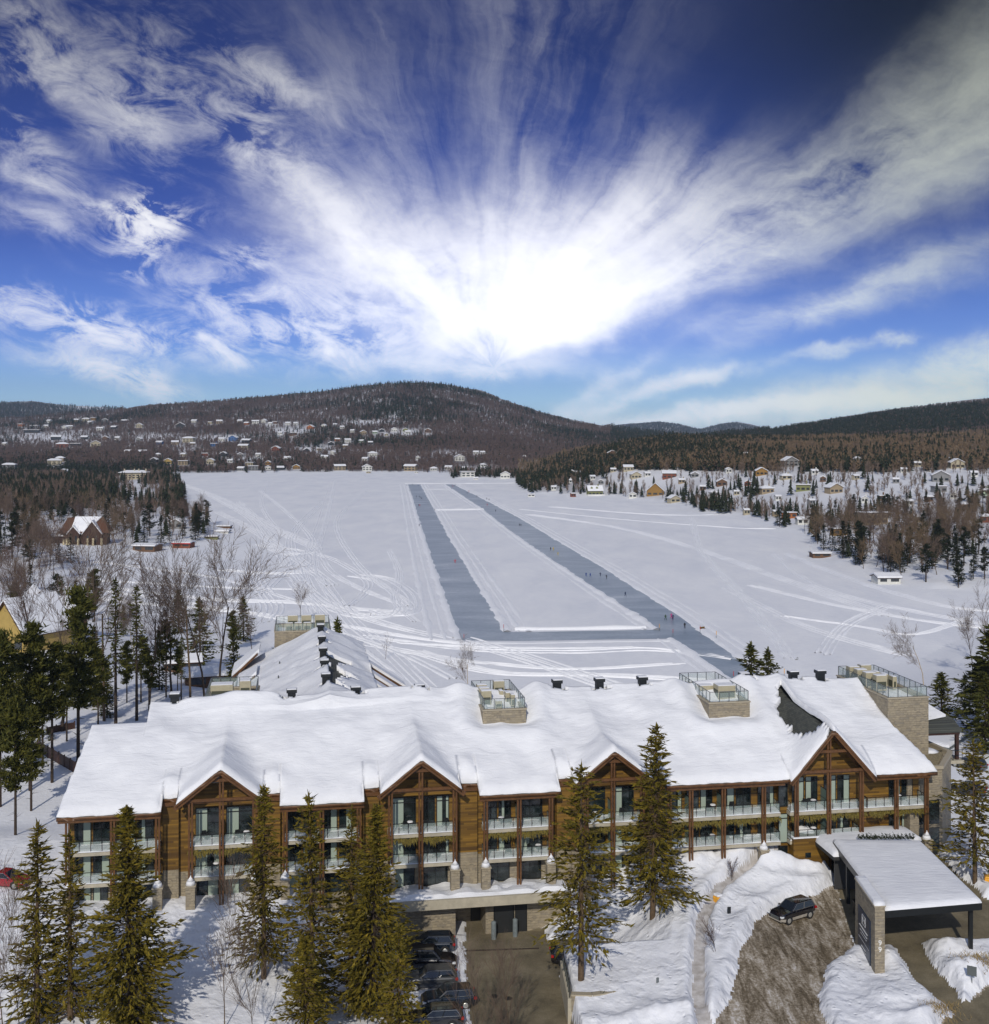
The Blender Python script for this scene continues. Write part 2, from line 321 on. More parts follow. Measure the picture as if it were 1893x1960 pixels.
# ------------------------------------------------------------------ object helpers
def tag(o, label=None, cat=None, group=None, kind=None):
    if label: o['label'] = label
    if cat: o['category'] = cat
    if group: o['group'] = group
    if kind: o['kind'] = kind
    return o
def thing(name, label, cat, loc=(0, 0, 0), rz=0.0, group=None, sc=1.0):
    o = bpy.data.objects.new(name, None); COL.objects.link(o); o.location = loc; o.rotation_euler = (0, 0, rz); o.scale = (sc, sc, sc)
    o.empty_display_size = 0.5
    return tag(o, label, cat, group)
def raw_mesh(name, V, Fc, mats, parent=None, smooth=False, midx=None):
    me = bpy.data.meshes.new(name)
    V = np.asarray(V, dtype=np.float32)
    if isinstance(Fc, np.ndarray):
        nf, k = Fc.shape
        me.vertices.add(len(V)); me.vertices.foreach_set('co', V.ravel())
        me.loops.add(nf * k); me.loops.foreach_set('vertex_index', Fc.astype(np.int32).ravel())
        me.polygons.add(nf); me.polygons.foreach_set('loop_start', np.arange(0, nf * k, k, dtype=np.int32))
        me.update(calc_edges=True)
    else:
        me.from_pydata([tuple(map(float, p)) for p in V], [], Fc)
    if not isinstance(mats, (list, tuple)): mats = [mats]
    for m in mats: me.materials.append(m)
    if midx is not None: me.polygons.foreach_set('material_index', np.asarray(midx, dtype=np.int32))
    if smooth: me.polygons.foreach_set('use_smooth', np.ones(len(me.polygons), dtype=bool))
    me.update()
    o = bpy.data.objects.new(name, me); COL.objects.link(o)
    if parent: o.parent = parent
    return o
class MB:
    """collects simple solids and links them as ONE mesh object"""
    def __init__(s): s.V, s.F, s.M = [], [], []
    def add(s, vs, fs, m=0):
        b = len(s.V); s.V += [tuple(v) for v in vs]; s.F += [tuple(b + i for i in f) for f in fs]; s.M += [m] * len(fs); return s
    def box(s, x0, x1, y0, y1, z0, z1, m=0):
        vs = [(x, y, z) for z in (z0, z1) for y in (y0, y1) for x in (x0, x1)]
        return s.add(vs, [(0, 2, 3, 1), (4, 5, 7, 6), (0, 1, 5, 4), (2, 6, 7, 3), (0, 4, 6, 2), (1, 3, 7, 5)], m)
    def prism(s, poly, z0, z1, m=0):
        n = len(poly); vs = [(x, y, z0) for x, y in poly] + [(x, y, z1) for x, y in poly]
        return s.add(vs, [tuple(range(n))[::-1], tuple(range(n, 2 * n))] + [(i, (i + 1) % n, n + (i + 1) % n, n + i) for i in range(n)], m)
    def xprism(s, poly, y0, y1, m=0):     # polygon in x,z extruded along y
        n = len(poly); vs = [(x, y0, z) for x, z in poly] + [(x, y1, z) for x, z in poly]
        return s.add(vs, [tuple(range(n)), tuple(range(n, 2 * n))[::-1]] + [(i, n + i, n + (i + 1) % n, (i + 1) % n) for i in range(n)], m)
    def bar(s, a, b, w, h=None, m=0):      # square bar between two points
        a, b = Vector(a), Vector(b); d = (b - a).normalized(); up = Vector((0, 0, 1)) if abs(d.z) < 0.95 else Vector((0, 1, 0))
        sx = d.cross(up).normalized() * (w / 2); sy = sx.cross(d).normalized() * ((h or w) / 2)
        vs = [p + q for p in (a, b) for q in (-sx - sy, sx - sy, sx + sy, -sx + sy)]
        return s.add(vs, [(0, 3, 2, 1), (4, 5, 6, 7), (0, 1, 5, 4), (1, 2, 6, 5), (2, 3, 7, 6), (3, 0, 4, 7)], m)
    def cyl(s, a, b, r0, r1=None, n=8, m=0):
        a, b = Vector(a), Vector(b); r1 = r0 if r1 is None else r1; d = (b - a).normalized()
        up = Vector((0, 0, 1)) if abs(d.z) < 0.95 else Vector((0, 1, 0)); sx = d.cross(up).normalized(); sy = sx.cross(d)
        vs = [a + (sx * math.cos(q) + sy * math.sin(q)) * r0 for q in [2 * math.pi * i / n for i in range(n)]] + \
             [b + (sx * math.cos(q) + sy * math.sin(q)) * r1 for q in [2 * math.pi * i / n for i in range(n)]]
        return s.add(vs, [tuple(range(n)), tuple(range(n, 2 * n))[::-1]] + [(i, n + i, n + (i + 1) % n, (i + 1) % n) for i in range(n)], m)
    def quad(s, a, b, c, d, m=0): return s.add([a, b, c, d], [(0, 1, 2, 3)], m)
    def build(s, name, mats, parent=None, smooth=False, off=(0, 0, 0), bevel=0.0):
        V = np.array(s.V, dtype=np.float32) + np.array(off, dtype=np.float32)
        o = raw_mesh(name, V, s.F, mats, parent, smooth, s.M)
        if bevel > 0:
            bv = o.modifiers.new('bevel', 'BEVEL'); bv.width = bevel; bv.segments = 2; bv.limit_method = 'ANGLE'
        return o
def dup(o, loc=None, rz=None, label=None, sc=None, parent=None, group=None):
    r = o.copy(); COL.objects.link(r)
    if parent is not None: r.parent = parent
    if loc is not None: r.location = loc
    if rz is not None: r.rotation_euler = (0, 0, rz)
    if sc is not None: r.scale = sc if isinstance(sc, tuple) else (sc, sc, sc)
    if label: r['label'] = label
    if group: r['group'] = group
    for ch in KIDS.get(o.name, o.children): dup(ch, parent=r)
    return r
KIDS = {}
def cached(o): KIDS[o.name] = list(o.children); return o
# ------------------------------------------------------------------ terrain
def smooth(x): x = np.clip(x, 0, 1); return x * x * (3 - 2 * x)
class VNoise:
    def __init__(s, seed): s.g = np.random.RandomState(seed).rand(256, 256)
    def __call__(s, x, y, sc):
        x = np.asarray(x, float) * sc; y = np.asarray(y, float) * sc; xi = np.floor(x).astype(int); yi = np.floor(y).astype(int)
        fx = smooth(x - xi); fy = smooth(y - yi); g = s.g; a = xi & 255; b = yi & 255; a1 = (a + 1) & 255; b1 = (b + 1) & 255
        return (g[a, b] * (1 - fx) + g[a1, b] * fx) * (1 - fy) + (g[a, b1] * (1 - fx) + g[a1, b1] * fx) * fy - 0.5
VN = VNoise(3)
def fbm(x, y, sc, o=4): return sum(VN(x + 17.3 * i, y - 9.1 * i, sc * 2 ** i) * 0.5 ** i for i in range(o))
def at(u, v, z=0.0):
    Y = (H - z) * F / (v - HY); return ((u - CX) / F * Y, Y)
LAKE_UV = [(330, 905), (352, 925), (362, 950), (350, 975), (372, 992), (425, 1003), (442, 1013), (425, 1030), (360, 1046), (300, 1052), (215, 1066), (172, 1078),
           (160, 1100), (120, 1128), (95, 1160), (200, 1182), (330, 1192), (470, 1215), (640, 1290), (760, 1335), (1000, 1352), (1250, 1348), (1420, 1340), (1530, 1335),
           (1640, 1290), (1760, 1262), (1850, 1215), (1960, 1190), (1960, 1140), (1880, 1138), (1830, 1130), (1770, 1128), (1690, 1112), (1640, 1092), (1580, 1078),
           (1556, 1055), (1540, 1030), (1505, 1018), (1440, 1000), (1400, 988), (1330, 980), (1290, 966), (1220, 957), (1150, 950), (1080, 948), (1010, 945), (985, 932),
           (980, 918), (930, 916), (862, 917), (850, 905), (700, 904), (500, 905)]
LAKE = np.array([at(u, v) for u, v in LAKE_UV])
def sdf(P, X, Y):
    """signed distance to a polygon, negative inside"""
    X = np.asarray(X, float); Y = np.asarray(Y, float); d = np.full(X.shape, 1e18); ins = np.zeros(X.shape, bool); n = len(P)
    for i in range(n):
        ax, ay = P[i]; bx, by = P[(i + 1) % n]; ex, ey = bx - ax, by - ay
        t = np.clip(((X - ax) * ex + (Y - ay) * ey) / (ex * ex + ey * ey), 0, 1)
        d = np.minimum(d, (X - ax - t * ex) ** 2 + (Y - ay - t * ey) ** 2)
        c = ((ay > Y) != (by > Y))
        with np.errstate(divide='ignore', invalid='ignore'): ins ^= c & (X < (bx - ax) * (Y - ay) / (by - ay if by != ay else 1e-9) + ax)
    d = np.sqrt(d); return np.where(ins, -d, d)
def prof(pts, k):
    u = k * F + CX; return np.interp(u, [p[0] for p in pts], [p[1] for p in pts])
R_MAIN = [(-400, 812), (0, 806), (100, 803), (200, 797), (260, 783), (300, 778), (400, 771), (500, 763), (600, 754), (680, 743), (740, 736), (800, 734), (860, 740), (920, 753), (980, 775), (1040, 795), (1100, 810), (1160, 821), (1230, 830), (1300, 841), (1400, 850), (2300, 860)]
R_LEFT = [(-400, 768), (0, 772), (60, 772), (110, 776), (150, 777), (200, 779), (240, 784), (300, 800), (500, 830), (2300, 850)]
R_FAR = [(-400, 850), (1090, 838), (1160, 818), (1210, 812), (1260, 808), (1300, 813), (1335, 822), (1345, 822), (1380, 812), (1410, 809), (1440, 815), (1500, 832), (2300, 840)]
R_RIGHT = [(-400, 900), (1180, 885), (1260, 858), (1340, 846), (1450, 830), (1530, 817), (1600, 806), (1700, 791), (1800, 779), (1893, 769), (2300, 740)]
R_FRONT = [(-400, 960), (960, 950), (985, 925), (1010, 905), (1060, 890), (1130, 875), (1200, 865), (1300, 860), (1500, 858), (1900, 845), (2300, 835)]
def layer(pts, k, Y, Ys, Yr, pw=1.0):
    top = 55 + (HY - prof(pts, k)) / F * Yr
    a = np.clip((Y - Ys) / (Yr - Ys), 0, 1) ** pw; a = a * a * (3 - 2 * a) * 0.5 + a * 0.5
    back = np.clip((Y - Yr) / (Yr * 0.5), 0, 1)
    return top * a * (1 - 0.6 * back * back)
PHI = math.atan(0.1674); CP, SP = math.cos(PHI), math.sin(PHI); HX0, HY0 = -39.88, 105.57
def st2w(s, t): return (HX0 + s * CP - t * SP, HY0 + s * SP + t * CP)
def w2st(X, Y): a = X - HX0; b = Y - HY0; return a * CP + b * SP, -a * SP + b * CP
CTRL = [(-75, 100, 10), (-60, 125, 12), (-48, 117, 11), (-60, 90, 8.5), (-36, 92, 7.8), (-30, 90, 7.6), (-19.6, 97.4, 8), (-25, 103, 9.4), (-38, 103.5, 10.5), (-20, 107.5, 10.5), (-10, 109, 10.5),
        (-16, 88, 7.2), (-40, 80, 7), (-15, 75, 6.5), (5, 80, 6.6), (8, 102, 8.9), (7, 95.5, 8.6), (13, 98, 9.0), (14.8, 108.6, 10.4), (9, 111.5, 10.9), (20, 113.5, 11.0), (24, 103, 9.6), (21, 96, 8.9),
        (10, 91, 7.7), (16, 91, 8.1), (27, 108, 9.2), (30, 109.5, 9.25), (33, 105, 9.0), (30, 99, 8.8), (26, 93, 8.6), (23, 88, 8.4), (34, 113, 9.4), (38, 108, 9.3), (38, 114, 9.5), (45, 108, 9.3),
        (52, 108, 9.2), (40, 98, 8.9), (36, 95, 8.7), (34, 90, 8.3), (40, 88, 8.2), (46, 95, 8.6), (50, 120, 10.2), (62, 118, 9.6), (58, 103, 9.0), (75, 110, 9.3), (30, 80, 7.8), (60, 85, 8.0), (30, 116, 10.6), (5, 120, 11), (40, 125, 11), (-20, 125, 11), (60, 135, 9.5)]
_C = np.array(CTRL, float)
def _U(r2): return 0.5 * r2 * np.log(r2 + 1e-6)
def _tps():
    P = _C[:, :2]; n = len(P); K = _U(((P[:, None] - P[None]) ** 2).sum(-1)) + np.eye(n) * 6.0; Q = np.c_[np.ones(n), P]
    A = np.block([[K, Q], [Q.T, np.zeros((3, 3))]]); return np.linalg.solve(A, np.r_[_C[:, 2], np.zeros(3)])
_W = _tps()
def tps(X, Y):
    out = _W[-3] + _W[-2] * X + _W[-1] * Y
    for i, (px, py, _) in enumerate(_C): out = out + _W[i] * _U((X - px) ** 2 + (Y - py) ** 2)
    return out
uvp = lambda L, z: np.array([at(u, v, z) for u, v in L])
ROAD = uvp([(1600, 1712), (1561, 1730), (1535, 1736), (1475, 1757), (1447, 1783), (1430, 1811), (1415, 1844), (1404, 1884), (1388, 1921), (1352, 1956), (1300, 2010), (1250, 2100), (1640, 2100), (1600, 2000), (1582, 1959), (1566, 1920), (1568, 1880), (1588, 1845), (1635, 1815)], 9.0)
LOT = uvp([(1562, 1650), (1760, 1640), (1880, 1730), (2000, 1745), (2000, 1800), (1861, 1808), (1764, 1806), (1778, 1846), (1798, 1868), (1838, 1908), (1862, 1930), (1836, 1934), (1797, 1908), (1752, 1870), (1736, 1850), (1713, 1816), (1636, 1816), (1600, 1712)], 9.1)
STREET = uvp([(1800, 1968), (1893, 1897), (2000, 1822), (2300, 1700), (2300, 2300), (1500, 2300)], 8.3)
PIT = np.array([(-14.5, 112.5), (-4.4, 112.5), (-4.4, 116.6), (-0.9, 116.9), (-0.9, 113.0), (4.7, 113.2), (4.9, 110.2), (11.0, 110.4), (11.0, 103.8), (5.6, 103.6), (6.0, 101.5), (6.2, 95.0), (7.2, 86.0), (9.0, 70.0), (-20, 70), (-16.5, 93), (-14.5, 98)])
PATH = np.array([at(u, v, 9.6) for u, v in [(1352, 2000), (1351, 1955), (1338, 1903), (1335, 1850), (1338, 1800), (1345, 1765), (1375, 1724), (1412, 1702), (1450, 1686), (1500, 1682), (1560, 1684)]])
def line_dist(L, X, Y):
    d = np.full(np.shape(X), 1e9)
    for (ax, ay), (bx, by) in zip(L[:-1], L[1:]):
        ex, ey = bx - ax, by - ay; t = np.clip(((X - ax) * ex + (Y - ay) * ey) / (ex * ex + ey * ey), 0, 1)
        d = np.minimum(d, np.hypot(X - ax - t * ex, Y - ay - t * ey))
    return d
MOUNDS = [(1440, 1662, 1.2, 3.0, 1.4), (1475, 1668, 1.5, 2.6, 1.5), (1530, 1652, 1.9, 3.2, 1.6), (1375, 1672, 0.9, 3.0, 1.5), (1230, 1680, 0.5, 3.5, 1.4), (1300, 1672, 0.6, 3.0, 1.6),
          (1550, 1660, 1.3, 1.6, 1.6), (1810, 1822, 0.8, 3.0, 1.3), (1850, 1860, 0.9, 2.4, 1.6), (1690, 1900, 0.35, 3.0, 3.0), (1500, 1712, 0.5, 3.2, 1.0), (1420, 1745, 0.4, 2.0, 1.5), (1280, 1920, 0.7, 3.0, 1.2),
          (1180, 1935, 0.5, 3.0, 1.0), (1700, 1835, 0.5, 2.0, 1.2), (1760, 1940, 0.5, 3.0, 1.0), (1893, 1640, 0.8, 4.0, 3.0), (1090, 1760, 0.4, 2.5, 2.0)]
MOUNDS = [(*at(u, v, 10.5 if v < 1700 else 9.4), h, rx, ry) for u, v, h, rx, ry in MOUNDS]
def terrain(X, Y):
    """height and surface class: 0 snow, 1 lake, 2 slushy road, 3 asphalt, 4 street, 5 path"""
    X = np.asarray(X, float); Y = np.asarray(Y, float); k = X / Y
    d = sdf(LAKE, X, Y); dl = np.maximum(d, 0)
    left = smooth((-0.10 - k) / 0.12); right = smooth((k - 0.10) / 0.10)
    g = 1.3 * smooth(dl / 10) + np.minimum(dl, 400) * 0.028 + 5 * smooth(dl / 160) * right
    nearz = 11 * smooth((dl - 2) / 62); wn = 1 - smooth((Y - 230) / 130); g = g * (1 - wn) + nearz * wn
    st = np.where(d > 0, 1.0, 0.0)
    lay = np.maximum.reduce([layer(R_MAIN, k, Y, 1640, 3800), layer(R_LEFT, k, Y, 3800, 6500), layer(R_FAR, k, Y, 5000, 9500), layer(R_RIGHT, k, Y, 1350, 2700), layer(R_FRONT, k, Y, 700, 1500, 0.8)])
    far = smooth((Y - 900) / 900)
    land = np.maximum(g * (1 - far) + np.minimum(g, 6) * far, 0) + lay * smooth(dl / 120)
    land = land + smooth(dl / 60) * (fbm(X, Y, 1 / 260.0) * 14 * smooth((Y - 700) / 900) + fbm(X, Y, 1 / 40.0) * 1.2)
    z = np.where(d > 0, land, 0.0) - 0.02
    cls = np.where(d > 0, 0, 1)
    # the hand-shaped ground before and around the hotel
    m = Y < 170
    if m.any():
        x, y = X[m], Y[m]; zz = tps(x, y); s, t = w2st(x, y)
        w = 1 - smooth((t - 14) / 16) * smooth((y - 112) / 20); w = w * (1 - smooth((np.abs(x) - 80) / 40)) * (1 - smooth((62 - y) / 30))
        b = z[m] * (1 - w) + zz * w * 1.0
        rd, lt, stt, pt = sdf(ROAD, x, y), sdf(LOT, x, y), sdf(STREET, x, y), sdf(PIT, x, y)
        edge = np.minimum(np.minimum(rd, lt), stt) + fbm(x, y, 0.7, 3) * 0.5
        pd = line_dist(PATH, x, y) + fbm(x, y, 0.8, 2) * 0.25
        sn = 0.55 * smooth((edge + 0.1) / 0.9) * smooth((pd - 0.42) / 0.5) + 0.28 * np.exp(-((edge - 1.1) / 0.7) ** 2) + 0.22 * np.exp(-((pd - 1.2) / 0.5) ** 2)
        mo = sum(h * np.exp(-((x - mx) / rx) ** 2 - ((y - my) / ry) ** 2) for mx, my, h, rx, ry in MOUNDS)
        rough = fbm(x, y, 0.5, 4) * (0.16 + 0.55 * np.minimum(mo, 1.0)) + fbm(x, y, 1.7, 2) * (0.04 + 0.20 * np.minimum(mo, 1.0))
        open_ = smooth((edge + 0.1) / 1.7) * smooth((pd - 0.3) / 0.5)
        b = b + sn * w + (mo + rough) * open_ * w
        c = np.zeros(x.shape, int)
        c[pd < 0.5] = 5; c[edge < 0.05] = 2
        c[(lt + fbm(x, y, 0.7, 3) * 0.5 < 0.05) & (lt < rd)] = 3; c[(stt + fbm(x, y, 0.9, 3) * 0.4 < 0.05)] = 4
        pz = 6.5 + (x + 5) * 0.004; ins = pt < 0
        lotsnow = ins & (x < -2.9 - (y - 112) * 0.05 + fbm(x, y, 0.9, 3) * 0.5) & (y > 90)
        b = np.where(pt > 0, np.minimum(b, pz + 0.1 + pt * np.where((x > 5) & (y < 103), 6.0, np.where(x > 0, 0.75, 1.3)) + rough * 2), b); b = np.where(ins, pz + np.where(lotsnow, 0.12, 0.0), b); c = np.where(ins, np.where(lotsnow, 0, 3), c)
        under = (s > 1) & (s < 86) & (t > 2.5) & (t < 26) & ~ins; b = np.where(under, np.minimum(b, 10.6), b)
        z[m] = np.where(cls[m] == 1, z[m], b); cls[m] = np.where(cls[m] == 1, 1, c)
    return z, cls, d
def hz(x, y): return float(terrain(np.array([x]), np.array([y]))[0][0])
_YS = np.concatenate([np.arange(95, 300, 0.7), np.geomspace(300, 9000, 900)])
def hit(u, v):
    """where the sight line through a point of the picture meets the ground"""
    k = (u - CX) / F; z, _, _ = terrain(k * _YS, _YS); rz = H - (v - HY) / F * _YS
    i = int(np.argmax(z >= rz)) if (z >= rz).any() else len(_YS) - 1
    return k * _YS[i], _YS[i], float(z[i])
_KG = np.linspace(-0.50, 0.50, 501); _YG = np.geomspace(300, 9000, 520)
_GX = _KG[:, None] * _YG[None]; _GZ, _, _GD = terrain(_GX, np.broadcast_to(_YG, _GX.shape))
def hits(U, V):
    """many sight lines at once, on a coarse grid of the terrain"""
    out = []
    for a in range(0, len(U), 20000):
        k = (U[a:a + 20000] - CX) / F; ki = np.clip(np.rint((k + 0.5) * 500).astype(int), 0, 500); z = _GZ[ki]; rz = H - ((V[a:a + 20000] - HY) / F)[:, None] * _YG[None]; ok = z >= rz; i = np.argmax(ok, 1); i[~ok.any(1)] = len(_YG) - 1
        j = np.arange(len(k)); i0 = np.maximum(i - 1, 0); g1 = z[j, i] - rz[j, i]; g0 = z[j, i0] - rz[j, i0]; f = np.clip(np.where(g1 - g0 > 1e-6, -g0 / np.maximum(g1 - g0, 1e-6), 1), 0, 1)
        Yh = _YG[i0] + (_YG[i] - _YG[i0]) * f; out.append(np.c_[k * Yh, Yh, z[j, i0] * (1 - f) + z[j, i] * f, _GD[ki, i]])
    return np.concatenate(out)
# wood cover on the land, 0 open snow .. 1 closed wood
CLEAR = [(256, 926, 34, 12), (90, 838, 130, 14), (300, 838, 60, 8), (430, 838, 70, 8), (560, 825, 70, 10), (360, 862, 40, 9), (700, 810, 60, 6), (600, 860, 60, 12), (480, 880, 60, 8), (780, 828, 40, 8), (250, 1000, 70, 18), (270, 950, 40, 14),
         (150, 1030, 75, 20), (1480, 915, 300, 22), (1290, 932, 120, 18), (1200, 895, 110, 14), (1700, 930, 200, 24), (1600, 970, 140, 18), (1860, 870, 70, 30), (1620, 882, 160, 9), (168, 780, 50, 6), (1790, 905, 80, 28), (1450, 950, 160, 14), (1700, 1000, 140, 12), (120, 1010, 60, 14), (755, 798, 14, 6), (920, 900, 90, 8), (860, 868, 60, 6)]
def project(X, Y, Z): return CX + F * X / Y, HY + F * (H - Z) / Y
def cover(X, Y, Z):
    U, V = project(X, Y, Z); c = np.ones(np.shape(X))
    for cu, cv, ru, rv in CLEAR: c = c * (1 - np.where(U > 1000, 0.70, 0.95) * np.exp(-((U - cu) / ru) ** 2 - ((V - cv) / rv) ** 2))
    c = np.where(U > 1000, np.maximum(c, .30 + .25 * (fbm(X, Y, 1 / 60.0) > 0)), c)
    return c * smooth((Y - 260) / 200)
def build_ground():
    ks = np.concatenate([np.linspace(-2.2, -0.47, 26)[:-1], np.linspace(-0.47, 0.47, 600), np.linspace(0.47, 2.2, 26)[1:]])
    ys = np.concatenate([np.linspace(12, 84, 20)[:-1], np.arange(84, 135, 0.17), np.geomspace(135, 800, 250)[1:], np.geomspace(800, 12000, 130)[1:]])
    Kg, Yg = np.meshgrid(ks, ys); Xg = Kg * Yg; Z, cls, d = terrain(Xg, Yg)
    nr_, nc = Z.shape; ochz = np.where((Kg > .02) & (Yg < 1900), .45, 1.0); cov = cover(Xg, Yg, Z) * (d > 4) * smooth((d - 4) / 20)
    wood = np.clip(cov * (0.75 + fbm(Xg, Yg, 1 / 70.0) * 1.1), 0, 1) * smooth((Yg - 350) / 700) * ochz
    i = np.arange(nr_ * nc).reshape(nr_, nc)
    quads = np.stack([i[:-1, :-1], i[:-1, 1:], i[1:, 1:], i[1:, :-1]], -1).reshape(-1, 4)
    cf = cls[:-1, :-1].ravel(); V = np.stack([Xg, Yg, Z], -1).reshape(-1, 3)
    for c, nm, mt in ((0, 'ground', GROUND), (1, 'frozen_lake', LAKESNOW), (2, 'road', SLUSH), (3, 'driveway', ASPH), (4, 'street', ASPH), (5, 'footpath', PATHM)):
        q = quads[cf == c]; used, inv = np.unique(q, return_inverse=True)
        o = raw_mesh(nm, V[used], inv.reshape(-1, 4), mt, smooth=True); tag(o, kind='structure')
        if c == 0:
            a = o.data.attributes.new('wood', 'FLOAT', 'POINT'); a.data.foreach_set('value', wood.ravel()[used].astype(np.float32))
            a = o.data.attributes.new('near', 'FLOAT', 'POINT'); a.data.foreach_set('value', (1 - smooth((Yg - 112) / 10)).ravel()[used].astype(np.float32))
build_ground()
# ------------------------------------------------------------------ hotel
ZB = 10.7
OFF = (0, 0, -ZB)
hotel = thing('hotel', 'long brown wooden lodge hotel with deep snow on its gabled roof and stone rooftop blocks', 'hotel', (HX0, HY0, ZB), PHI)
S_SEC = [(0.7, 9.2, [0.95, 4.9, 8.9]), (20.0, 27.9, [20.5, 23.9, 27.4]), (39.0, 47.0, [39.6, 42.9, 46.05]), (57.8, 70.2, [58.1, 60.35, 63.75, 68.0]), (79.6, 86.1, [82.4, 85.75])]
G_SEC = [(14.58, 4.0, 23.85, 0.78, [11.86, 14.65, 17.7]), (33.34, 4.0, 23.85, 0.78, [30.4, 33.3, 36.6]), (52.34, 4.0, 23.85, 0.78, [49.6, 52.3, 55.3]), (75.3, 4.45, 25.0, 1.12, [71.5, 75.0, 78.55])]
T_SEC = [(9.2, 10.6), (18.5, 20.0), (27.9, 29.4), (37.2, 39.0), (47.0, 48.4), (56.3, 57.8)]
TW = 2.2
def smax(a, b, k=0.25): return 0.5 * (a + b + np.sqrt((a - b) ** 2 + k))
def R(s, t, k=0.02):
    s = np.asarray(s, float); t = np.asarray(t, float)
    z = np.where(t < 14, 20 + 0.464 * t, 26.5 - 0.464 * (t - 14))
    wing = 26.5 - 0.464 * np.abs(s - 25) - 0.25 * np.maximum(np.abs(t - 38) - 24, 0) * 0
    z = np.where(t > 12, smax(z, wing, k + 0.15), z)
    for sc, hw, za, m, _ in G_SEC:
        rise = 0.08 * np.maximum(t, 0) if za > 24 else 0.0
        zg = za + rise - m * np.abs(s - sc)
        z = np.where(t < 14, smax(z, zg, k), z)
    return z
def tfront(s):
    for a, b in T_SEC:
        if a < s < b: return 1.6
    for sc, hw, *_ in G_SEC:
        if sc - hw - 0.15 < s < sc + hw + 0.15: return -0.4
    return 0.0
def tback(s):
    if s < 1.25: return max(0.3, 9.1 * s)
    if s < 6.6: return 11.4
    if 13.5 < s < 31: return 61.0
    if s > 85.1: return max(0.3, 4.0 * (86.85 - s))
    return 27.0
bounds = sorted([0.0, 86.85, 1.25, 6.6, 13.5, 31.0, 85.1] + [x for ab in T_SEC for x in ab] + [g[0] + q * (g[1] + 0.15) for g in G_SEC for q in (-1, 1)])
def columns(step):
    out = []
    for a, b in zip(bounds[:-1], bounds[1:]):
        if b - a < 0.02: continue
        n = max(2, int((b - a) / step) + 1); mid = (a + b) / 2; tf, tb0, tb1 = tfront(mid), tback(a + 1e-4), tback(b - 1e-4)
        for x in np.linspace(a, b, n): out.append((x, tf, tb0 + (tb1 - tb0) * (x - a) / (b - a)))
    return out
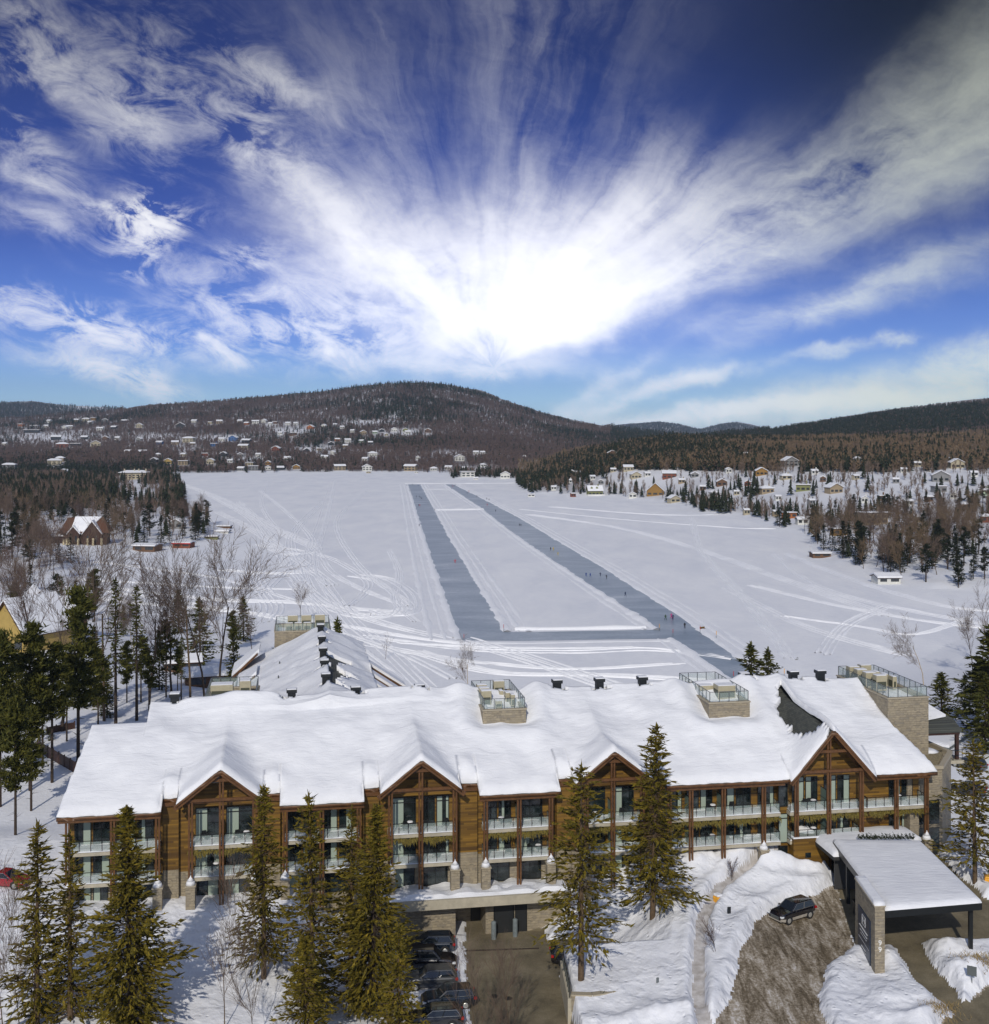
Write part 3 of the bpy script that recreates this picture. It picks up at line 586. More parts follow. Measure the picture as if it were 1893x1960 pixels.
def snow_field():
    C = columns(0.22); S, T = [], []
    for x, tf, tb in C:
        tf = tf + 0.10 * float(fbm(x, 3.0, 1.3, 3)); m0 = 2.6; r1 = tf + (m0 - tf) * np.linspace(0, 1, 14) ** 1.6; r2 = np.concatenate([np.linspace(m0, 15, 62)[1:], np.linspace(15, 64, 90)[1:]])
        f = np.minimum(np.concatenate([r1, r2]), tb); S.append(np.full(len(f), x)); T.append(f)
    S, T = np.array(S), np.array(T); tfc = np.array([c[1] for c in C])[:, None]; tbc = np.array([c[2] for c in C])[:, None]
    e = np.minimum(np.minimum(T - tfc, tbc - T), np.minimum(86.87 - S, S + 0.02))
    for a_, b_ in T_SEC: e = np.minimum(e, np.hypot(np.maximum(np.maximum(a_ - S, S - b_), 0), np.maximum(T - 1.6, 0)) + 0.02)
    th = 0.05 + 0.55 * (1 - np.exp(-np.maximum(e, 0) / 0.25))
    drift = (fbm(S, T, 0.13, 3) * 0.75 + fbm(S + 40, T, 0.32, 3) * 0.28) * smooth(e / 3.0) + fbm(S * 0.5, T * 1.7, 0.9, 3) * 0.05 * smooth(e)
    for bx0, bx1, t0, t1 in ((40.7, 45.3, 8.9, 18.3), (65.1, 69.7, 8.1, 18.5), (11.8, 17.3, 15.7, 24.7)):
        dd = np.hypot(np.maximum(np.maximum(bx0 - S, S - bx1), 0), np.maximum(np.maximum(t0 - T, T - t1), 0))
        drift += 0.45 * np.exp(-((dd - 2.0) / 1.0) ** 2) - 0.30 * np.exp(-(dd / 0.7) ** 2)
    Z = R(S, T, 0.12 + 0.30 * np.clip(T - 0.5, 0, 7)) + th + drift
    Z += np.where((S > 25.5) & (T > 19), 0.28 * ((T / 6.2) % 1.0 - 0.5) * smooth((S - 25.5) / 3), 0) + np.where(T > 18, fbm(S, T, 0.22, 3) * 0.5, 0)
    for sc, hw, za, m, _ in G_SEC[:3]:   # drifts piled in the valleys beside the small gables
        for q in (-1, 1): Z += 0.5 * np.exp(-((S - sc - q * 4.9) / 0.9) ** 2 - ((T - 2.6) / 1.1) ** 2)
    nc, nt_ = S.shape; V = np.stack([S, T, Z - ZB], -1).reshape(-1, 3); i = np.arange(nc * nt_).reshape(nc, nt_)
    q = np.stack([i[:-1, :-1], i[1:, :-1], i[1:, 1:], i[:-1, 1:]], -1).reshape(-1, 4)
    cs, ct = S[:-1, :-1].ravel() + 0.1, T[:-1, :-1].ravel(); rag = fbm(cs, ct, 1.1, 4)
    w = np.where(ct < 1.2, 0.55, 2.3 * np.sin(np.clip((ct - 0.2) / 12.5, 0, 1) * math.pi) ** 0.8 + 0.2) + rag * 1.1
    bare = (cs < 75.25) & (cs > 75.25 - w) & (ct < 12.4)
    wr = 0.9 + 2.0 * np.abs(np.sin(ct * 0.28)) + rag * 1.6
    bare |= (cs > 25.2) & (cs < 25.2 + wr) & (ct > 19.5) & (ct < 40)
    drift_done = 1
    for vs_ in VENTS: bare |= (np.abs(cs - vs_[0]) < 0.8 + rag) & (np.abs(ct - vs_[1] + 0.5) < 0.5 + rag * 0.6)
    q = q[~bare]; tri = np.concatenate([q[:, [0, 1, 2]], q[:, [0, 2, 3]]])
    _, first, inv = np.unique(np.round(V, 3), axis=0, return_index=True, return_inverse=True); inv = inv.ravel(); V = V[first]; tri = inv[tri]
    tri = tri[(tri[:, 0] != tri[:, 1]) & (tri[:, 1] != tri[:, 2]) & (tri[:, 0] != tri[:, 2])]
    # skirt down to the shingles all along the edge
    ed = np.concatenate([tri[:, [a, (a + 1) % 3]] for a in range(3)]); key = np.sort(ed, 1); uk, idx, cnt = np.unique(key, axis=0, return_index=True, return_counts=True)
    be = ed[idx[cnt == 1]]; low = V.copy(); low[:, 2] = np.maximum(V[:, 2] - 0.60, R(V[:, 0], V[:, 1]) - ZB - 0.04)
    n = len(V); VV = np.concatenate([V, low]); sk = np.concatenate([np.c_[be[:, 1], be[:, 0], be[:, 0] + n], np.c_[be[:, 1], be[:, 0] + n, be[:, 1] + n]])
    fa = np.concatenate([tri, sk]); used, inv = np.unique(fa, return_inverse=True)
    return raw_mesh('roof_snow', VV[used], inv.reshape(-1, 3), RSNOW, None, smooth=True)
rt = lambda u, v, t=14.6: st_of(u, t)
def st_of(u, t):
    k = (u - CX) / F; return (k * HY0 + k * t * CP - HX0 + t * SP) / (CP - k * SP)
VENTS = [(st_of(u, 14.4), 14.4) for u in (335, 558.6, 681, 803, 1066, 1147, 1229, 1424, 1517.5, 1569.6)] + [(24.75, t) for t in (21.6, 29.6, 37.5, 46.0, 55.7)]
def roof_deck():
    C = columns(0.6); tv = np.concatenate([np.linspace(0, 15, 26)[:-1], np.linspace(15, 64, 40)]); V, q, mi = [], [], []
    S, T = [], []
    for x, tf, tb in C:
        f = np.minimum(tf - 0.06 + tv, tb + 0.05); f[-1] = tb + 0.05; S.append(np.full(len(tv), x)); T.append(f)
    S, T = np.array(S), np.array(T); Z = R(S, T) - ZB; nc, m = S.shape; n = nc * m; i = np.arange(n).reshape(nc, m)
    top = np.stack([S, T, Z], -1).reshape(-1, 3); bot = top - np.array([0, 0, 0.32])
    qt = np.stack([i[:-1, :-1], i[1:, :-1], i[1:, 1:], i[:-1, 1:]], -1).reshape(-1, 4); qb = qt[:, ::-1] + n
    fr = np.c_[i[:-1, 0], i[:-1, 0] + n, i[1:, 0] + n, i[1:, 0]]; bk = np.c_[i[1:, -1], i[1:, -1] + n, i[:-1, -1] + n, i[:-1, -1]]
    lf = np.c_[i[0, 1:], i[0, 1:] + n, i[0, :-1] + n, i[0, :-1]]; rg = np.c_[i[-1, :-1], i[-1, :-1] + n, i[-1, 1:] + n, i[-1, 1:]]
    fs = np.concatenate([qt, qb, fr, bk, lf, rg]); mi = np.r_[np.zeros(len(qt)), np.ones(len(fs) - len(qt))]
    return raw_mesh('roof', np.concatenate([top, bot]), fs, [SHINGLE, TIMBER], hotel, False, mi)
deck = roof_deck()
sn = snow_field(); sn.parent = deck
for s, t in VENTS:
    z = float(R(s, t)); m = MB(); m.box(s - 0.42, s + 0.42, t - 0.4, t + 0.4, z - 0.2, z + 1.15); m.box(s - 0.55, s + 0.55, t - 0.52, t + 0.52, z + 1.15, z + 1.5)
    v_ = m.build('roof_vent', BLACK, hotel, off=OFF, bevel=0.03)
    MB().box(s - 0.5, s + 0.5, t - 0.48, t + 0.48, z + 1.5, z + 1.6).build('snow_cap', RSNOW, v_, off=OFF, bevel=0.03)
for t in (26.5, 36.0, 45.0):      # small snow fences on the left slope of the wing
    s = 19.2; z = float(R(s, t)); MB().box(s - 0.05, s + 0.05, t - 0.5, t + 0.5, z, z + 1.0).build('roof_vent', SHINGLE, hotel, off=OFF)
# rooftop stone blocks with glass railings
BLOCKS = [(11.8, 17.3, 15.7, 24.7, 20.5, 26.0), (40.7, 45.3, 8.9, 18.3, 23.0, 26.0), (65.1, 69.7, 8.1, 18.5, 22.8, 26.0), (85.1, 89.9, 7.0, 19.2, 9.5, 26.0), (18.2, 26.3, 61.2, 68.5, 12.0, 26.0)]
for bi, (s0, s1, t0, t1, z0, z1) in enumerate(BLOCKS):
    b = MB(); w = 0.35
    b.box(s0, s1, t0, t0 + w, z0, z1); b.box(s0, s1, t1 - w, t1, z0, z1); b.box(s0, s0 + w, t0 + w, t1 - w, z0, z1); b.box(s1 - w, s1, t0 + w, t1 - w, z0, z1); b.box(s0 + w, s1 - w, t0 + w, t1 - w, z1 - 1.0, z1 - 0.75)
    blk = b.build('stone_block', STONE, hotel, off=OFF)
    c = MB(); e = 0.08
    c.box(s0 - e, s1 + e, t0 - e, t0 + w, z1, z1 + 0.13); c.box(s0 - e, s1 + e, t1 - w, t1 + e, z1, z1 + 0.13); c.box(s0 - e, s0 + w, t0 + w, t1 - w, z1, z1 + 0.13); c.box(s1 - w, s1 + e, t0 + w, t1 - w, z1, z1 + 0.13)
    c.build('parapet_cap', CAPM, blk, off=OFF)
    f = MB(); nn = 9
    g = [[(s0 + w + (s1 - s0 - 2 * w) * i / nn, t0 + w + (t1 - t0 - 2 * w) * j / nn, z1 - 0.45 + 0.35 * VN(i * 3.1 + bi * 7, j * 2.7, 0.3)) for i in range(nn + 1)] for j in range(nn + 1)]
    for j in range(nn):
        for i in range(nn): f.quad(g[j][i], g[j][i + 1], g[j + 1][i + 1], g[j + 1][i])
    f.build('deck_snow', RSNOW, blk, off=OFF)
    p, q = MB(), MB(); zr = z1 + 0.13; h = 1.05; i_ = 0.14
    cs = [(s0 + i_, t0 + i_), (s1 - i_, t0 + i_), (s1 - i_, t1 - i_), (s0 + i_, t1 - i_)]
    for a, c2 in zip(cs, cs[1:] + cs[:1]):
        L = math.hypot(c2[0] - a[0], c2[1] - a[1]); n = max(3, round(L / 1.15)); ux, uy = (c2[0] - a[0]) / L, (c2[1] - a[1]) / L
        for j in range(n):
            x, y = a[0] + ux * L * j / n, a[1] + uy * L * j / n; p.box(x - 0.035, x + 0.035, y - 0.035, y + 0.035, zr, zr + h)
            x2, y2 = a[0] + ux * L * (j + 1) / n, a[1] + uy * L * (j + 1) / n
            q.bar((x + ux * 0.06, y + uy * 0.06, zr + 0.53), (x2 - ux * 0.06, y2 - uy * 0.06, zr + 0.53), 0.015, 0.9)
        p.bar((a[0], a[1], zr + h + 0.025), (c2[0], c2[1], zr + h + 0.025), 0.07, 0.05)
    rl = p.build('railing', GREYM, blk, off=OFF); q.build('glass_panel', RAILG, rl, off=OFF)
# ------------------------------------------------------------------ facade
wall = MB(); stonew = MB()
nwin = [0]
def window(s0, s1, z0, z1, t, kind, parent=hotel):
    """kind: string of c (curtain) / d (dark) per leaf"""
    n = len(kind); fw = 0.07; m = MB(); L = s1 - s0
    m.box(s0, s1, t - 0.09, t - 0.003, z0, z0 + fw); m.box(s0, s1, t - 0.09, t - 0.003, z1 - fw, z1); zt = z1 - 0.55 if z1 - z0 > 2.4 else None
    for i in range(n + 1):
        x = s0 + L * i / n; wd = fw if i in (0, n) else fw * 0.6
        x0 = min(max(x - wd / 2, s0), s1 - wd); m.box(x0, x0 + wd, t - 0.088, t - 0.004, z0 + fw, z1 - fw)
    if zt: m.box(s0 + fw, s1 - fw, t - 0.085, t - 0.006, zt, zt + 0.09)
    w = m.build('window', WFRAME, parent, off=OFF); g, c = MB(), MB()
    g.box(s0 + 0.03, s1 - 0.03, t - 0.030, t - 0.010, z0 + 0.03, z1 - 0.03); g.build('pane', PANE, w, off=OFF)
    for i, kd in enumerate(kind):
        a, b2 = s0 + L * i / n + 0.05, s0 + L * (i + 1) / n - 0.05
        if kd == 'c': c.box(a, b2, t - 0.045, t - 0.034, z0 + fw, z1 - fw)
        if kd == 'h': c.box(b2 - (b2 - a) * 0.45, b2, t - 0.045, t - 0.034, z0 + fw, z1 - fw)
    if c.V: c.build('curtain', CURT, w, off=OFF)
FL = [10.75, 13.6, 16.5]
HC = [2.55, 2.5, 3.05]
pat = ['cd', 'dc', 'dd', 'hd', 'dh', 'ch', 'dd', 'cd', 'dc']
R_ = random.Random(5)
ledge, sledge = [], []
garl_rng = []
def bay(sa, sb, posts, gable=None):
    """a bay of stacked balconies between sa and sb"""
    topz = [20.3] * 2
    wall.box(sa, sb, TW, TW + 0.3, 13.6, 19.9 if not gable else 20.0); stonew.box(sa, sb, TW, TW + 0.3, 9.0, 13.6)
    cells = list(zip(posts[:-1], posts[1:]))
    if sb - posts[-1] > 2.0: cells.append((posts[-1], sb))
    for f, (z, h) in enumerate(zip(FL, HC)):
        for a, b in cells:
            k = R_.choice(pat) if f else R_.choice(['dd', 'dc', 'cd'])
            mid = a + (b - a) * (0.5 if gable else 0.46); wd = (b - a) * (0.80 if f else 0.72)
            if wd > 2.6:
                window(mid - wd / 2, mid - 0.08, z + 0.05, z + h, TW, R_.choice(['c', 'd', 'h', 'dc']) if R_.random() < 0.6 else 'dd'); window(mid + 0.08, mid + wd / 2, z + 0.05, z + h, TW, k)
            else: window(mid - wd / 2, mid + wd / 2, z + 0.05, z + h, TW, k)
def balcony(sa, sb, posts, z, name='balcony'):
    m = MB(); m.box(sa, sb, 0.42, TW, z - 0.32, z); sl = m.build('balcony', CONC, hotel, off=OFF)
    n = max(4, int((sb - sa) / 0.5)); nt_ = 5; g = []
    for j in range(nt_ + 1):
        g.append([(sa + 0.03 + (sb - sa - 0.06) * i / n, 0.36 + (TW - 0.38) * j / nt_, z + (0.05 if j == 0 else 0.2 + 0.22 * VN(sa * 5 + i * 0.9, j * 1.3 + z, 0.6))) for i in range(n + 1)])
    f = MB()
    for j in range(nt_):
        for i in range(n): f.quad(g[j][i], g[j][i + 1], g[j + 1][i + 1], g[j + 1][i])
    f.build('balcony_snow', RSNOW, sl, smooth=True, off=OFF)
    r, gl = MB(), MB(); t = 0.5
    def run(a, b, ta, tb):
        L = math.hypot(b - a, tb - ta); k = max(2, round(L / 0.95))
        for i in range(k + 1):
            x, y = a + (b - a) * i / k, ta + (tb - ta) * i / k; r.box(x - 0.025, x + 0.025, y - 0.025, y + 0.025, z + 0.004, z + 1.02)
            if i < k:
                x2, y2 = a + (b - a) * (i + 1) / k, ta + (tb - ta) * (i + 1) / k
                gl.bar((x + (x2 - x) * 0.06, y + (y2 - y) * 0.06, z + 0.53), (x2 - (x2 - x) * 0.06, y2 - (y2 - y) * 0.06, z + 0.53), 0.012, 0.86)
        r.bar((a, ta, z + 1.05), (b, tb, z + 1.05), 0.05, 0.05)
    run(sa + 0.06, sb - 0.06, t, t); run(sa + 0.06, sa + 0.06, t, TW - 0.05); run(sb - 0.06, sb - 0.06, t, TW - 0.05)
    rr = r.build('railing', BLACK, sl, off=OFF); gl.build('glass_panel', RAILG, rr, off=OFF)
    return sl
def divider(s, z):
    m = MB(); m.box(s - 0.02, s + 0.02, 0.60, TW - 0.1, z + 0.05, z + 2.0); o = m.build('privacy_screen', FROST, hotel, off=OFF)
    b = MB()
    for zz in (0.05, 1.0, 1.98): b.box(s - 0.035, s + 0.035, 0.56, TW - 0.06, z + zz, z + zz + 0.05)
    b.box(s - 0.035, s + 0.035, 0.52, 0.58, z, z + 2.05); b.build('screen_frame', BLACK, o, off=OFF)
def post(s, z1, pier=False, z0=10.2, t=0.22):
    m = MB(); zb = 13.05 if pier else z0
    for q in (-0.14, 0.14): m.box(s + q - 0.085, s + q + 0.085, t - 0.1, t + 0.1, zb, z1)
    for zz in (13.5, 16.4): m.box(s - 0.2, s + 0.2, t - 0.13, t + 0.13, zz - 0.12, zz + 0.1)
    m.build('post', TIMBER, hotel, off=OFF)
    if pier:
        p = MB().box(s - 0.42, s + 0.42, t - 0.42, t + 0.42, 9.4, 13.0).build('stone_pier', STONE, hotel, off=OFF)
        MB().box(s - 0.5, s + 0.5, t - 0.5, t + 0.5, 13.0, 13.1).build('pier_cap', CAPM, p, off=OFF)
        c = MB(); c.cyl((s, t, 13.1), (s, t, 13.45), 0.46, 0.34, 10); c.cyl((s, t, 13.45), (s, t, 13.95), 0.34, 0.04, 10); c.build('snow_cone', RSNOW, p, smooth=True, off=OFF)
for k, (sa, sb, ps) in enumerate(S_SEC):
    bay(sa, sb, ps)
    e0, e1 = ps[0] - 0.1, (ps[-1] + 0.1 if k != 3 else 69.9)
    if k == 4: e0, e1 = 79.3, 85.9
    for z in FL[1:]:
        if k == 4 and z < 14: continue
        balcony(e0, e1, ps, z)
    for i, p_ in enumerate(ps):
        post(p_, 19.85, pier=(i in (0, len(ps) - 1) and k < 4) or (k == 4 and i == 1))
        if 0 < i < len(ps) - 1 or (k == 3 and i == 1):
            for z in FL[1:]: divider(p_, z)
    MB().box(sa - 0.6 if k == 0 else sa, sb, 0.02, 0.22, 19.42, 19.68).build('eave_beam', TIMBER, hotel, off=OFF)
for k, (sc, hw, za, mm, ps) in enumerate(G_SEC):
    bay(sc - hw, sc + hw, ps, gable=True)
    big = k == 3
    for z in FL[1:]:
        e0, e1 = ps[0] - 0.15, ps[-1] + 0.15
        if big: e0, e1 = 70.9, 79.3
        if big and z < 14: e1 = 78.6
        balcony(e0, e1, ps, z)
    for p_ in ps[1:-1]:
        for z in FL[1:]: divider(p_, z)
    # gable wall in cedar up to the rakes
    y0 = 20.0; zb = R(sc, TW)
    apex = za - 0.35; hwz = (apex - y0) / mm
    m = MB(); m.xprism([(sc - hwz, y0), (sc + hwz, y0), (sc, apex)], TW, TW + 0.3); m.build('gable_wall', WOOD, hotel, off=OFF)
    ww = 1.5 if not big else 1.9; zz = za - 2.0 if not big else za - 2.9
    MB().xprism([(sc - ww * 0.9, zz), (sc - 0.25, zz), (sc - 0.25, zz + 0.85), (sc - ww * 0.9 + 0.75 / mm, zz + 0.85)], TW - 0.05, TW - 0.003).build('window', PANE, hotel, off=OFF)
    # truss in the gable
    tr = MB(); t = 0.0
    for q in (-1, 1):
        a = Vector((sc + q * (hw + 0.15), -0.32, za - mm * (hw + 0.15) - 0.30)); b = Vector((sc, -0.32, za - 0.30))
        tr.bar(a, b, 0.16, 0.42)
        tr.bar(Vector((a.x - q * 0.1, 0.9, a.z - 0.25)), Vector((b.x, 0.9, b.z - 0.25)), 0.16, 0.25)
    for dz in ((1.15, 2.95) if not big else (2.35, 4.35)):
        hwb = min((dz - 0.42) / mm, hw - 0.4); tr.box(sc - hwb, sc + hwb, -0.02, 0.12, za - dz - 0.14, za - dz + 0.14)
    tr.box(sc - 0.95 * (hw - 0.5), sc + 0.95 * (hw - 0.5), 0.24, 0.38, za - (2.95 if not big else 4.35) - 0.34, za - (2.95 if not big else 4.35) - 0.16)
    tr.build('gable_truss', TIMBER, hotel, off=OFF)
    post(ps[1], za - 0.75, t=0.2); post(ps[0], za - mm * abs(ps[0] - sc) - 0.55, pier=not big, t=0.2); post(ps[2], za - mm * abs(ps[2] - sc) - 0.55, pier=(k < 2), t=0.2)
for i, (a, b) in enumerate(T_SEC):
    wall.box(a - 0.02, b + 0.02, 1.72, 2.9, 14.0, 20.55 + 0.0); stonew.box(a - 0.02, b + 0.02, 1.70, 2.9, 9.2, 14.0)
    MB().box(a - 0.05, b + 0.05, 1.45, 1.71, 20.05, 20.42).build('eave_beam', TIMBER, hotel, off=OFF)
wall.box(70.2, 71.1, 1.3, 2.6, 10.0, 19.8)
for z0, z1 in ((16.9, 19.4), (13.2, 16.2), (10.6, 12.9)): window(69.95 + 0.05, 71.0, z0, z1, 1.28, 'c' if z0 == 13.2 else 'd')
stonew.box(84.3, 85.3, 0.9, TW - 0.01, 9.5, 16.1); stonew.box(84.6, 85.3, TW - 0.06, TW - 0.01, 16.6, 19.9)
# body behind, ends, and the sides of the wing
wall.box(1.0, 86.0, TW + 0.31, 4.0, 10.0, 19.9); wall.box(0.72, 1.02, TW + 0.3, 11.2, 9.5, 20.2); wall.xprism([(1.03, 9.5), (6.5, 9.5), (6.5, 24.5), (1.6, 24.5)], 10.9, 11.15)
wall.box(14.5, 30.2, 27, 61, 8.0, 21.3)
stonew.box(26.0, 36.6, -0.25, 0.3, 5.5, 10.4); stonew.box(36.62, 40.2, 3.4, 3.8, 5.5, 10.6); stonew.box(39.6, 47.2, 0.25, 3.4, 5.5, 10.55); stonew.box(36.35, 36.65, 0.31, 3.39, 5.5, 10.5)
wall.build('wall', WOOD, hotel, off=OFF); stonew.build('stone_wall', STONE, hotel, off=OFF)
# right end annex with gravel roof
ann = [(86.0, 2.2), (88.7, 2.2), (92.7, 7.2), (92.2, 15.0), (86.0, 15.0)]
an = MB().prism(ann, 8.5, 19.6).build('stone_annex', STONE, hotel, off=OFF)
m = MB(); m.prism([(86.1, 2.1), (88.78, 2.08), (92.85, 7.15), (92.35, 15.1), (91.9, 15.1), (92.35, 7.35), (88.55, 2.55), (86.1, 2.55)], 19.6, 19.95); m.build('parapet_cap', CAPM, an, off=OFF)
MB().prism([(86.2, 2.7), (88.4, 2.7), (91.9, 7.4), (91.6, 14.8), (86.2, 14.8)], 19.6, 19.72).build('gravel_roof', mat('gravel', (0.23, 0.19, 0.11), 0.9, var=0.5, vscale=5.0), an, off=OFF)
for x, y, r in ((87.3, 3.5, 1.0), (90.6, 8.5, 1.3), (90.7, 13, 1.2)): MB().cyl((x, y, 19.7), (x, y, 19.95), r, r * 0.5, 12).build('snow_patch', RSNOW, an, smooth=True, off=OFF)
m = MB()
for z0, z1 in ((10.6, 13.5), (13.9, 16.4)): m.box(85.95, 88.3, 2.08, 2.17, z0, z1)
m.build('window', PANE, an, off=OFF)
# porch roof at the back right
pr = MB(); pr.add([(89.9, 8.2, 22.0), (94.6, 8.2, 22.0), (94.6, 10, 22.8), (90.0, 19.5, 26.0), (89.9, 19.5, 26.0), (89.9, 8.2, 21.7), (94.6, 8.2, 21.7), (94.6, 10, 22.5), (90.0, 19.5, 25.6), (89.9, 19.5, 25.6)],
   [(0, 1, 2, 3, 4), (9, 8, 7, 6, 5), (0, 5, 6, 1), (1, 6, 7, 2), (2, 7, 8, 3), (3, 8, 9, 4), (4, 9, 5, 0)]); prf = pr.build('porch_roof', [SHINGLE], hotel, off=OFF)
ps_ = MB(); ps_.add([(89.95, 10.6, 23.0), (91.6, 9.9, 22.75), (93.9, 10.3, 22.95), (90.05, 19.3, 26.05), (89.95, 10.6, 23.3), (91.6, 9.9, 23.05), (93.9, 10.3, 23.2), (90.05, 19.3, 26.35)],
   [(4, 5, 6, 7), (0, 4, 7, 3), (0, 1, 5, 4), (1, 2, 6, 5), (2, 3, 7, 6)]); ps_.build('porch_snow', RSNOW, prf, off=OFF)
m = MB(); m.box(94.1, 94.45, 8.5, 8.85, 18.6, 21.7); m.box(89.9, 94.5, 8.4, 8.7, 21.4, 21.7); m.build('porch_post', TIMBERD, hotel, off=OFF)
m = MB(); m.box(89.9, 94.9, 8.2, 13, 18.2, 18.55); m.build('porch_floor', CONC, hotel, off=OFF)
m = MB()
for i in range(5): m.box(90.3 + i * 1.1, 90.35 + i * 1.1, 8.3, 8.35, 18.55, 19.7)
m.box(90.2, 94.9, 8.28, 8.36, 19.65, 19.72); m.box(90.2, 94.9, 8.28, 8.36, 19.1, 19.14); m.build('railing', BLACK, hotel, off=OFF)
# wing details: left gables, saw-tooth balconies on the right
for t, z in ((55.5, 22.6), (45.0, 21.6)):
    g = MB(); s1 = 16.0
    g.add([(s1, t, z + 1.6), (12.6, t - 1.5, z - 1.4), (12.6, t + 5.5, z - 1.2), (s1, t + 6.5, z + 1.4), (s1, t, z + 1.2), (12.6, t - 1.5, z - 1.8), (12.6, t + 5.5, z - 1.6), (s1, t + 6.5, z + 1.0)],
          [(0, 3, 2, 1), (4, 5, 6, 7), (0, 1, 5, 4), (1, 2, 6, 5), (2, 3, 7, 6), (3, 0, 4, 7)]); o = g.build('side_gable', TIMBER, hotel, off=OFF)
    g2 = MB(); g2.add([(s1 + .2, t + .1, z + 2.1), (12.5, t - 1.3, z - 1.0), (12.5, t + 5.4, z - 0.8), (s1 + .2, t + 6.4, z + 1.9), (s1 + .2, t + .1, z + 1.6), (12.5, t - 1.3, z - 1.39), (12.5, t + 5.4, z - 1.19), (s1 + .2, t + 6.4, z + 1.4)],
          [(0, 3, 2, 1), (4, 5, 6, 7), (0, 1, 5, 4), (1, 2, 6, 5), (2, 3, 7, 6), (3, 0, 4, 7)]); g2.build('gable_snow', RSNOW, o, off=OFF)
for i, t in enumerate((27.6, 33.2, 39.2, 46.0)):
    z = 23.9
    g = MB(); g.xprism([(31.0, z - 0.2), (35.6, z - 3.4), (35.6, z - 4.6), (34.2, z - 4.6), (31.0, z - 2.6)], t, t + 3.2); o = g.build('side_balcony', WOOD, hotel, off=OFF)
    h_ = MB(); h_.box(31.02, 33.8, t - 0.04, t - 0.005, z - 5.5, z - 2.4); h_.build('shade_panel', TIMBERD, o, off=OFF)  # solid dark panel, the shade of the opening put into its colour
    r = MB(); r.xprism([(30.9, z + 0.0), (36.0, z - 3.3), (36.0, z - 3.55), (30.9, z - 0.3)], t - 0.5, t + 3.6); r.build('side_roof', TIMBER, o, off=OFF)
    r = MB(); r.xprism([(30.95, z + 0.4), (35.95, z - 2.95), (35.95, z - 3.3), (30.95, z - 0.0)], t - 0.3, t + 2.2); r.build('side_roof_snow', RSNOW, o, off=OFF)
    w_ = MB(); w_.box(30.2, 31.02, t - 0.6, t + 5.2, 8, z - 0.55 - 0.4); w_.build('wing_wall', WOOD, hotel, off=OFF)
    e_ = MB(); e_.box(30.75, 31.05, t - 0.9, t + 4.8, z - 0.55, z + 0.12); e_.build('roof_edge', SHINGLE, hotel, off=OFF)
# ------------------------------------------------------------------ terrace over the garage ramp
m = MB(); m.box(29.2, 47.4, -2.0, 2.19, 10.4, 10.75); m.box(29.2, 47.4, -2.15, -1.9, 10.15, 11.05); ter = m.build('terrace', CONC, hotel, off=OFF)
n = 60; g = [[(29.3 + 18.0 * i / n, -2.0 + 4.1 * j / 6, 10.76 + (0.1 if j == 0 else 0.55 + 0.45 * VN(i * 0.8, j * 1.7, 0.4) - 0.07 * j)) for i in range(n + 1)] for j in range(7)]
f = MB()
for j in range(6):
    for i in range(n): f.quad(g[j][i], g[j][i + 1], g[j + 1][i + 1], g[j + 1][i])
f.build('terrace_snow', RSNOW, ter, smooth=True, off=OFF)
def spw(u, t): return st_of(u, t)
for u0, u1, t, z0, z1, nm in ((947, 982, 0.25, 6.5, 9.3, 'garage_door'), (988, 1006.5, 0.25, 6.5, 9.4, 'side_door'), (862.5, 869.5, 3.4, 6.5, 9.9, 'side_door'), (903, 919, 3.4, 6.5, 9.7, 'side_door')):
    a, b = spw(u0, t), spw(u1, t); fm = MB(); fm.box(a - 0.12, b + 0.12, t - 0.04, t - 0.002, z0, z1 + 0.12); fo = fm.build('door_frame', BLACK, hotel, off=OFF)
    MB().box(a, b, t - 0.07, t - 0.042, z0 + 0.03, z1).build(nm, mat('dark_door', (0.02, 0.022, 0.024), 0.4), fo, off=OFF)
